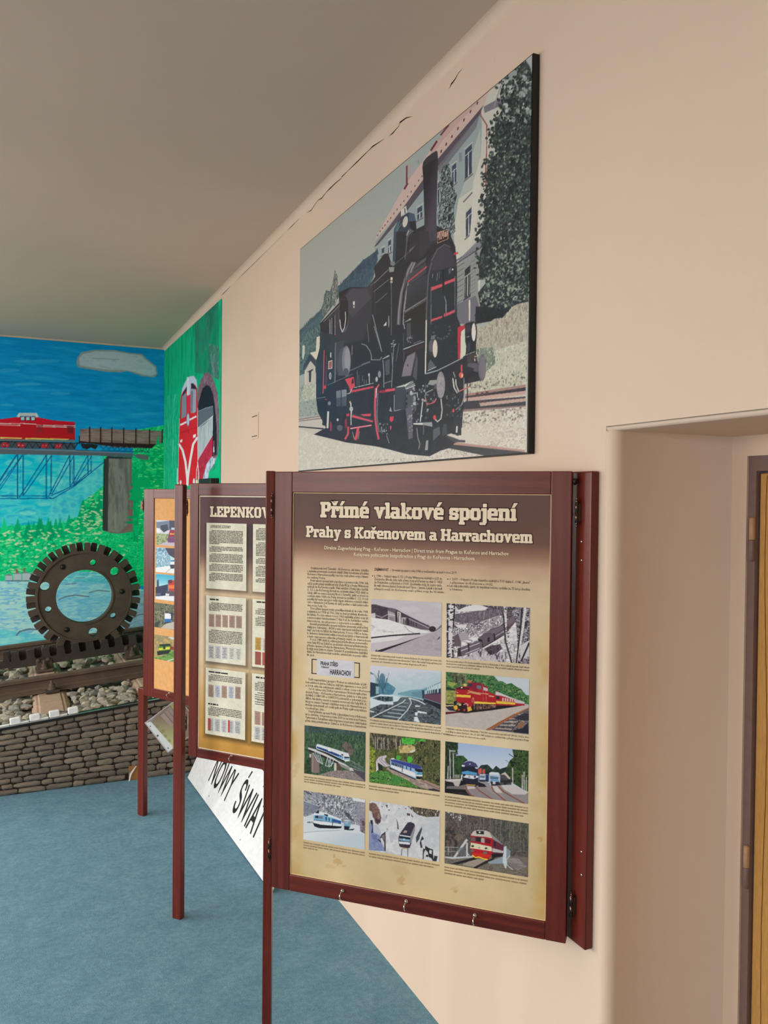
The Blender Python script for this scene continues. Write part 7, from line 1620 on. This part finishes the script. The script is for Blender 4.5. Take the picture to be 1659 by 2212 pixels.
c.tex([(1180,480),(1560,450),(1555,1050),(1420,1100),(1250,1040),(1160,700)], [(206,210,216),(196,200,208),(214,218,222)], 12, 10, 86, .8, hard=False); c.poly([(1060,860),(1180,640),(1190,690),(1130,900),(1070,990)], (70,74,86)).poly([(1190,830),(1230,900),(1170,940),(1200,1080),(1160,1090),(1140,980)], (56,56,62))
c.poly([(1260,1040),(1330,1090),(1420,1120),(1430,1380),(1380,1300),(1330,1280),(1310,1180),(1250,1110)], (44,42,46)).poly([(1210,1090),(1260,1120),(1230,1180),(1220,1330),(1200,1330)], (50,50,56)).ell(1295, 1255, 26, 24, (40,38,42)).poly([(1450,1250),(1520,1260),(1490,1380),(1420,1370)], (56,56,62)).poly([(1340,1130),(1400,1140),(1390,1220),(1340,1200)], (214,216,220))
c.poly([(700,820),(880,560),(940,540),(1020,570),(1040,620),(1030,740),(960,1000),(930,1090),(800,1100),(710,1050),(690,940)], (66,58,76)).poly([(730,790),(890,550),(960,545),(1030,590),(960,830),(730,800)], (62,54,70)).poly([(940,840),(1035,620),(1040,720),(970,960),(940,1000)], (150,150,160)).poly([(790,750),(830,715),(880,730),(860,770),(800,770)], (176,160,160)).line([(720,820),(940,855)], 24, (226,232,238)).poly([(715,840),(940,870),(930,910),(715,880)], (34,40,56)).poly([(710,885),(930,910),(930,960),(710,930)], (130,176,206)).poly([(700,950),(930,970),(930,1020),(705,1000)], (226,230,234)).poly([(705,1010),(940,1030),(930,1090),(730,1070)], (60,50,66)).line([(740,1070),(900,1105)], 12, (206,150,70)).line([(768,1100),(750,1250)], 16, (96,98,108)).line([(890,1110),(885,1275)], 16, (96,98,108)).poly([(790,890),(830,890),(820,920),(790,915)], (226,230,234))
c.fin('photograph of a railcar in a rocky snow-filled cutting')
# 10 red and cream railcar
c = ph((950,1745,8.295), ((95,62),(1590,285),(88,990),(1580,1245)), (96,88,84))
c.tex(BIG, [(86,78,78),(106,96,90),(74,68,70),(120,112,104),(92,86,84)], 5, 12, 91); c.tex([(900,200),(1590,290),(1580,700),(1300,800),(1000,600)], [(88,88,80),(110,108,96),(72,72,70),(96,100,84)], 4, 14, 92)
for x in (495,790,905,1010,1100,1260,1330,1450): c.line([(x, 150+(x-500)*.1), (x-10, 480+(x-500)*.2)], 10, (140,134,122), .8)
c.scatter([(130,70),(400,120),(380,240),(200,160)], 20, 10, 14, [(206,206,210)], 93); c.tex([(90,300),(300,340),(320,700),(90,720)], [(60,54,56),(86,76,74),(110,98,90)], 5, 8, 94); c.ell(340, 530, 80, 60, (130,114,100), 0, .7)
c.poly([(88,870),(540,880),(700,900),(1140,860),(1580,880),(1580,1245),(88,990)], (120,112,104)); c.tex([(88,900),(560,900),(1140,980),(1580,1080),(1580,1245),(88,990)], [(116,108,98),(136,126,114),(100,94,88),(126,122,104)], 7, 5, 95); c.tex([(1200,900),(1400,900),(1560,1050),(1400,1120),(1220,1000)], [(130,124,122),(150,144,140)], 8, 6, 96); c.poly([(600,910),(880,930),(700,1080),(400,1020)], (166,154,142)).poly([(200,1000),(600,890),(700,880),(660,920),(330,1010)], (40,36,40)).poly([(580,1080),(820,950),(1000,880),(960,930),(660,1085)], (50,42,44)).poly([(860,970),(1140,870),(1130,1000),(900,1000)], (150,166,180)).poly([(90,870),(250,880),(600,860),(600,890),(240,915),(90,890)], (196,200,206))
c.line([(265,880),(380,720),(490,565)], 40, (206,210,214)).line([(490,560),(560,580)], 14, (60,54,58)).line([(488,630),(488,870)], 32, (206,210,216)).line([(490,800),(540,870)], 16, (196,200,206)).line([(95,700),(340,710)], 10, (176,180,186)).line([(155,700),(155,850)], 12, (176,180,186)).line([(95,780),(330,790)], 8, (160,164,170)).poly([(330,720),(450,700),(480,850),(330,860)], (110,116,122), .7)
c.poly([(940,520),(1130,640),(1150,700),(1150,820),(930,820)], (104,50,70)).poly([(945,720),(1140,770),(1130,810),(945,790)], (196,192,196)).poly([(910,430),(960,500),(1130,650),(1120,660),(950,560)], (150,146,150)).poly([(975,600),(1000,610),(1000,690),(975,680)], (46,34,44)).poly([(930,820),(1140,820),(1120,870),(930,900)], (40,34,40))
c.poly([(555,480),(600,420),(680,395),(840,410),(900,440),(950,560),(930,840),(900,890),(860,930),(700,900),(580,860),(550,720),(560,600)], (190,30,44)).poly([(555,490),(600,420),(680,395),(840,410),(900,440),(945,545),(820,520),(640,505)], (206,200,192)).poly([(560,620),(930,690),(935,780),(760,750),(545,720)], (232,222,190)).poly([(565,520),(640,510),(800,530),(930,560),(925,640),(700,620),(565,600)], (150,46,60)).poly([(570,530),(630,520),(625,600),(570,590)], (96,104,104)).poly([(650,520),(740,530),(735,610),(650,600)], (44,44,46)).poly([(745,535),(800,545),(800,630),(740,620)], (176,180,170)).poly([(820,550),(915,570),(910,645),(820,630)], (110,26,44)).poly([(650,410),(790,415),(795,475),(660,465)], (40,40,44)).ell(715, 437, 18, 14, (240,240,240)).ell(590, 685, 26, 20, (60,70,64)).ell(830, 725, 24, 20, (70,78,70)).ell(870, 740, 16, 16, (206,206,196)).ell(708, 712, 14, 16, (150,150,140)).line([(555,610),(930,690)], 12, (160,20,40)).poly([(560,740),(620,750),(610,790),(560,780)], (110,110,110)).poly([(780,780),(850,790),(840,840),(780,830)], (110,114,112)).poly([(580,800),(700,820),(740,810),(915,850),(900,890),(700,880),(590,840)], (214,50,34)).line([(585,850),(640,890),(700,880),(780,910),(855,925)], 22, (240,206,60))
c.poly([(1150,690),(1195,685),(1195,1080),(1170,1080),(1125,960)], (206,216,226)).poly([(1195,720),(1270,770),(1260,880),(1200,930)], (150,170,184), .8).line([(1260,850),(1200,920),(1200,1020),(1310,1110)], 12, (206,212,216))
c.fin('photograph of a red and cream railcar crossing a small bridge')

# ================================================================== ticket poster of the middle panel
PP = P2.pp
p2 = P2.backing('poster', I_CREAM); tag(p2, 'brown and beige poster with cream sheets of ticket samples')
Za, Zb, Zc = (420, 1060, 9.217), (420, 1280, 9.217), (420, 1430, 9.217)
def zz(Z, x, y): return U(Z[0]+x/Z[2], Z[1]+y/Z[2])
rows = [(zz(Za, 240, 637)[1], zz(Za, 240, 1942)[1]), (zz(Zb, 237, 52)[1], zz(Zb, 230, 1360)[1]), (zz(Zc, 226, 107)[1], zz(Zc, 206, 1420)[1])]
cA, cB, cC = zz(Za, 240, 1200)[0], zz(Za, 1036, 1200)[0], zz(Za, 1165, 1200)[0]
SWd = cB-cA; GAP = cC-cA
cols_ = [cA, cA+GAP] + ([cA+2*GAP] if cA+2*GAP+SWd < P2.u1 else [])
def draw_p2():
    c = Canvas(PP, P2.u0, P2.v0, P2.u1, P2.v1, 110, 170, (226, 204, 166), 1)
    yy = np.linspace(0, 1, c.H)[:, None]
    stops = [(1.0, (94,62,64)), (0.82, (98,66,66)), (0.77, (120,84,76)), (0.71, (196,160,130)), (0.66, (224,194,158)), (0.4, (228,204,172)), (0.2, (218,178,116)), (0.08, (214,164,84)), (0.0, (208,152,70))]
    ys = [s[0] for s in stops][::-1]
    for k in range(3): c.img[:, :, k] = np.interp(yy, ys, [s[1][k]/255. for s in stops][::-1])
    c.img *= (0.93+0.13*c._noise(c.H, c.W, 20, 20, 9, 4)[..., None])
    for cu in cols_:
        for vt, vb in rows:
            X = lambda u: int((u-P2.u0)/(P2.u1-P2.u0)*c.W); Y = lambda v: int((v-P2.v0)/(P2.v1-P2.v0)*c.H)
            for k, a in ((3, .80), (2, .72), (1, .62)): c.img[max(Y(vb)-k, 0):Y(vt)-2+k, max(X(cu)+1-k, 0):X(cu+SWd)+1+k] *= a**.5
    return c
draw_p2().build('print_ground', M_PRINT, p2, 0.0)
el = Ink(PP)
for q in ((P2.u0, P2.v0, P2.u0+0.005, P2.v1), (P2.u0, P2.v0, P2.u1, P2.v0+0.004), (P2.u1-0.005, P2.v0, P2.u1, P2.v1), (P2.u0, P2.v1-0.005, P2.u1, P2.v1)): el.polys([[(q[0], q[1]), (q[2], q[1]), (q[2], q[3]), (q[0], q[3])]])
el.build('sheet_edge', M_ink('pale_sheet_edge', (240, 230, 206)), p2, 0.0005)
I_SHEET = M_ink('cream_sheet', (238, 234, 212))
for cu in cols_:
    for vt, vb in rows:
        sh = Ink(PP); sh.polys([[(cu, vb), (cu+SWd, vb), (cu+SWd, vt), (cu, vt)]]); sh.build('ticket_sheet', I_SHEET, p2, 0.0006)
hal, cre, dk = Ink(PP), Ink(PP), Ink(PP)
a = zz(Za, 315, 517); b = zz(Za, 1500, 522); cap = zz(Za, 315, 312)[1]-a[1]
wV = sum(SLAB[ch][0] for ch in 'LEPENKOV')-0.5; wf = sum(SLAB[ch][0] for ch in 'LEPENKOVÉ')-0.5
slab(hal, 'LEPENKOVÉ', a[0], a[0]+(b[0]-a[0])*wf/wV, a[1], cap, 0.7); slab(cre, 'LEPENKOVÉ', a[0], a[0]+(b[0]-a[0])*wf/wV, a[1], cap, 0.15)
hal.build('title_outline', I_HALO, p2, 0.0005); cre.build('title_lettering', I_CREAM, p2, 0.0009)
a, b = zz(Za, 322, 740), zz(Za, 725, 742); dk.text('LEPENKOVÉ JÍZDENKY', a[0], a[1], b[0], 0.0175, slant=0.1, res=2); I_BLK = M_ink('black_text_ink', (50, 46, 44)); dk.build('heading_lettering', I_BLK, p2, 0.0012)
gry = Ink(PP); rs2 = random.Random(9)
def lines(cu, Z, ya, yb, n, x0=300, x1=970, last=1.0):
    va, vb = zz(Z, 240, ya)[1], zz(Z, 240, yb)[1]; o = zz(Z, 240, ya)[0]
    l0 = (x0-240)/796*SWd; l1 = (x1-240)/796*SWd
    for i in range(n):
        v = va+(vb-va)*i/max(n-1, 1)
        scribble(gry, cu+l0+(0.012 if i == 0 else 0), cu+l0+(l1-l0)*(last if i == n-1 else 1), v, 0.0042, rs2)
tick = {}
def ticket(cu, Z, xa, xb, ya, yb, colr, deco=True):
    v1, v0 = zz(Z, 240, ya)[1], zz(Z, 240, yb)[1]; u0 = cu+(xa-240)/796*SWd; u1 = cu+(xb-240)/796*SWd
    if colr not in tick: tick[colr] = M_ink('ticket_ink', colr)
    tk = Ink(PP); tk.polys([[(u0, v0), (u1, v0), (u1, v1), (u0, v1)]]); tk.build('ticket_print', tick[colr], p2, 0.0008 if deco else 0.0011)
    if deco:
        for i in range(7):
            v = v0+(v1-v0)*(0.1+0.12*i); m = rs2.uniform(.1, .3); gry.polys([[(u0+(u1-u0)*m, v), (u1-(u1-u0)*m, v), (u1-(u1-u0)*m, v+0.0022), (u0+(u1-u0)*m, v+0.0022)]])
for cu in cols_[:1]+cols_[2:]:
    lines(cu, Za, 800, 1055, 10, last=.32); lines(cu, Za, 1120, 1205, 4, last=.4); lines(cu, Za, 1262, 1408, 6); lines(cu, Za, 1465, 1585, 5, last=.95); lines(cu, Za, 1645, 1790, 6, last=.2)
    lines(cu, Zb, 205, 348, 6, last=.33); lines(cu, Zb, 745, 985, 9, last=.68)
    for i in range(5):
        x = 298+i*137; ticket(cu, Zb, x, x+112, 420-i*3, 670-i*6, (186,152,138)); ticket(cu, Zb, x-4, x+106, 1045-i*4, 1295-i*6, (204,204,208) if i < 3 else (226,224,214))
    lines(cu, Zc, 250, 375, 5, last=.08); lines(cu, Zc, 890, 1045, 6, last=.33)
    for i in range(5):
        x = 296+i*135; ticket(cu, Zc, x, x+108, 440-i*8, 685-i*10, (184,154,140) if i % 2 == 0 else (206,212,226)); ticket(cu, Zc, x-2, x+108, 1108-i*8, 1358-i*8, (204,204,208))
    for i, w in ((0, 56), (3, 36)): x = 294+i*135; ticket(cu, Zc, x, x+w, 1112-i*8, 1352-i*8, (206,70,76), False)
cu = cols_[1]
lines(cu, Za, 735, 945, 8); lines(cu, Za, 1005, 1245, 9); lines(cu, Za, 1305, 1395, 4); lines(cu, Za, 1455, 1640, 7); lines(cu, Za, 1695, 1755, 3, last=.5)
lines(cu, Zb, 250, 345, 4); lines(cu, Zb, 405, 560, 6, last=.6)
for i in range(5): x = 298+i*137; ticket(cu, Zb, x, x+112, 790, 1035, [(214,168,76),(226,206,206),(196,196,200),(206,206,200),(190,176,160)][i]); ticket(cu, Zb, x, x+112, 1065, 1315, [(176,80,70),(206,96,80),(190,150,130),(196,110,90),(176,84,76)][i])
lines(cu, Zc, 275, 430, 6); lines(cu, Zc, 480, 600, 4); lines(cu, Zc, 620, 700, 3)
for i in range(5): x = 298+i*137; ticket(cu, Zc, x, x+112, 830, 1090, (190,150,134)); ticket(cu, Zc, x, x+112, 1125, 1380, (206,204,206))
for Z, y, xa, xb in ((Zb, 140, 318, 495), (Zc, 195, 305, 690), (Zc, 835, 295, 500)):
    v = zz(Z, 240, y)[1]; dk = Ink(PP); scribble(dk, cA+(xa-240)/796*SWd, cA+(xb-240)/796*SWd, v, 0.0065, rs2, ); dk.build('heading_lettering', I_BLK, p2, 0.0012)
for Z, y, xa, xb in ((Zb, 120, 318, 640), (Zc, 190, 318, 480)):
    v = zz(Z, 240, y)[1]; dk = Ink(PP); scribble(dk, cu+(xa-240)/796*SWd, cu+(xb-240)/796*SWd, v, 0.0065, rs2, ); dk.build('heading_lettering', I_BLK, p2, 0.0012)
gry.build('body_lettering', M_ink('grey_text_ink', (120, 116, 104)), p2, 0.0012)

# ================================================================== orange board with photographs on the far panel
PP = P3.pp
p3 = P3.backing('board', flat('orange_paper', (224, 168, 110), 0.85, 0.1)); tag(p3, 'orange paper board')
Zp = (320, 1110, 6.703)
def ph3(quad, base): return photo(PP, P3.root, Zp, quad, 70, 70, base, 'photo_print', 0.0012)
c = ph3(((118,98),(470,92),(128,466),(470,455)), (206,206,214))
c.poly([(110,120),(300,100),(470,110),(470,240),(120,230)], (110,124,150)).poly([(180,170),(280,150),(300,230),(230,270),(190,230)], (54,62,84)).poly([(110,200),(170,210),(190,260),(110,275)], (226,226,230)).tex([(110,280),(300,290),(310,360),(260,430),(125,460)], [(140,160,110),(170,180,140),(110,130,90)], 5, 5, 1).poly([(125,460),(280,400),(470,420),(470,470)], (190,176,190)).poly([(310,90),(410,95),(410,220),(310,220)], (60,66,86)).poly([(320,230),(400,235),(400,400),(300,410),(290,330)], (150,36,70)).poly([(320,280),(395,285),(395,300),(320,300)], (226,170,70)).poly([(310,330),(400,340),(400,360),(310,350)], (90,90,130)).poly([(280,350),(400,370),(400,415),(290,415)], (110,60,110)).rect(340, 200, 400, 230, (176,206,226))
c.fin('small photograph of a red locomotive by a green meadow')
c = ph3(((115,488),(470,500),(108,852),(470,860)), (186,212,222))
c.tex([(110,490),(260,500),(330,650),(330,760),(110,780)], [(150,190,206),(110,160,186),(190,214,222),(90,140,170)], 4, 14, 2).poly([(250,495),(470,500),(470,650),(380,640),(310,600)], (66,60,76)).poly([(108,780),(320,750),(470,790),(470,860),(108,850)], (230,232,234)).poly([(330,660),(390,650),(390,740),(320,735)], (226,230,234)).poly([(330,670),(390,665),(390,690),(330,692)], (60,130,176)).poly([(315,735),(395,735),(390,790),(330,795)], (60,60,76)).line([(330,790),(260,850)], 8, (160,160,166))
c.fin('small photograph of a railcar beside frozen icicles')
c = ph3(((115,885),(470,880),(105,1250),(470,1258)), (96,190,216))
c.grad([(100,880),(480,880),(480,1060),(100,1060)], (200, 890), (60,170,206), (200, 1050), (170,216,226)).poly([(110,1060),(290,1020),(290,1200),(110,1190)], (46,56,84)).poly([(130,960),(155,950),(160,1060),(125,1070)], (54,72,90)).poly([(105,1200),(280,1180),(470,1200),(470,1260),(105,1255)], (226,228,232)).poly([(290,970),(400,960),(400,1160),(300,1120)], (190,60,60)).poly([(290,1035),(400,1030),(400,1085),(295,1080)], (226,120,60)).poly([(290,960),(350,950),(350,1000),(290,1010)], (90,50,60)).poly([(260,1120),(400,1110),(400,1190),(270,1190)], (90,80,90)).poly([(255,1150),(310,1160),(300,1190),(255,1180)], (226,226,230)).poly([(110,1150),(185,1145),(190,1190),(110,1185)], (90,96,120))
c.fin('small photograph of a red and orange locomotive under blue sky')
c = ph3(((98,1300),(470,1310),(88,1650),(470,1680)), (110,110,90))
c.tex([(80,1290),(480,1300),(480,1690),(80,1660)], [(104,108,84),(84,90,76),(140,138,110),(70,76,70)], 6, 7, 3).poly([(240,1440),(330,1440),(340,1560),(245,1570)], (226,230,232)).poly([(240,1520),(335,1520),(335,1565),(245,1570)], (40,110,176)).poly([(260,1430),(360,1430),(355,1540),(335,1540),(330,1450)], (50,60,80)).poly([(230,1570),(350,1560),(340,1620),(240,1620)], (60,62,70)).poly([(170,1660),(260,1590),(470,1540),(470,1680)], (186,180,166)).poly([(90,1590),(180,1540),(140,1650),(88,1650)], (60,66,70))
c.fin('small photograph of a blue and white railcar on a wooded slope')
c = ph3(((95,1765),(470,1780),(80,2115),(470,2140)), (170,150,100))
c.tex([(90,1760),(480,1770),(480,1960),(85,1940)], [(170,150,96),(190,160,100),(140,130,90),(150,140,110)], 5, 6, 4).poly([(290,1785),(470,1780),(470,1830),(360,1820)], (190,206,214)).tex([(80,2080),(200,2060),(330,1980),(470,1980),(470,2140),(80,2115)], [(96,140,66),(120,160,80),(80,120,60)], 6, 5, 5).poly([(150,1920),(240,1890),(330,1900),(330,1990),(160,2010)], (80,130,50)).poly([(155,1945),(320,1925),(315,1960),(160,1975)], (206,206,60)).poly([(130,1990),(330,1970),(300,2020),(140,2050)], (40,44,44)).poly([(160,1890),(320,1880),(330,1910),(170,1915)], (36,48,40)).poly([(215,1890),(250,1890),(255,1960),(220,1960)], (30,60,60)).poly([(320,1910),(390,1930),(380,1970),(320,1970)], (130,60,60)).line([(280,2130),(470,2070)], 14, (206,206,200))
c.fin('small photograph of a green and yellow locomotive in autumn')
bpy.data.objects.remove(_to, do_unlink=True)
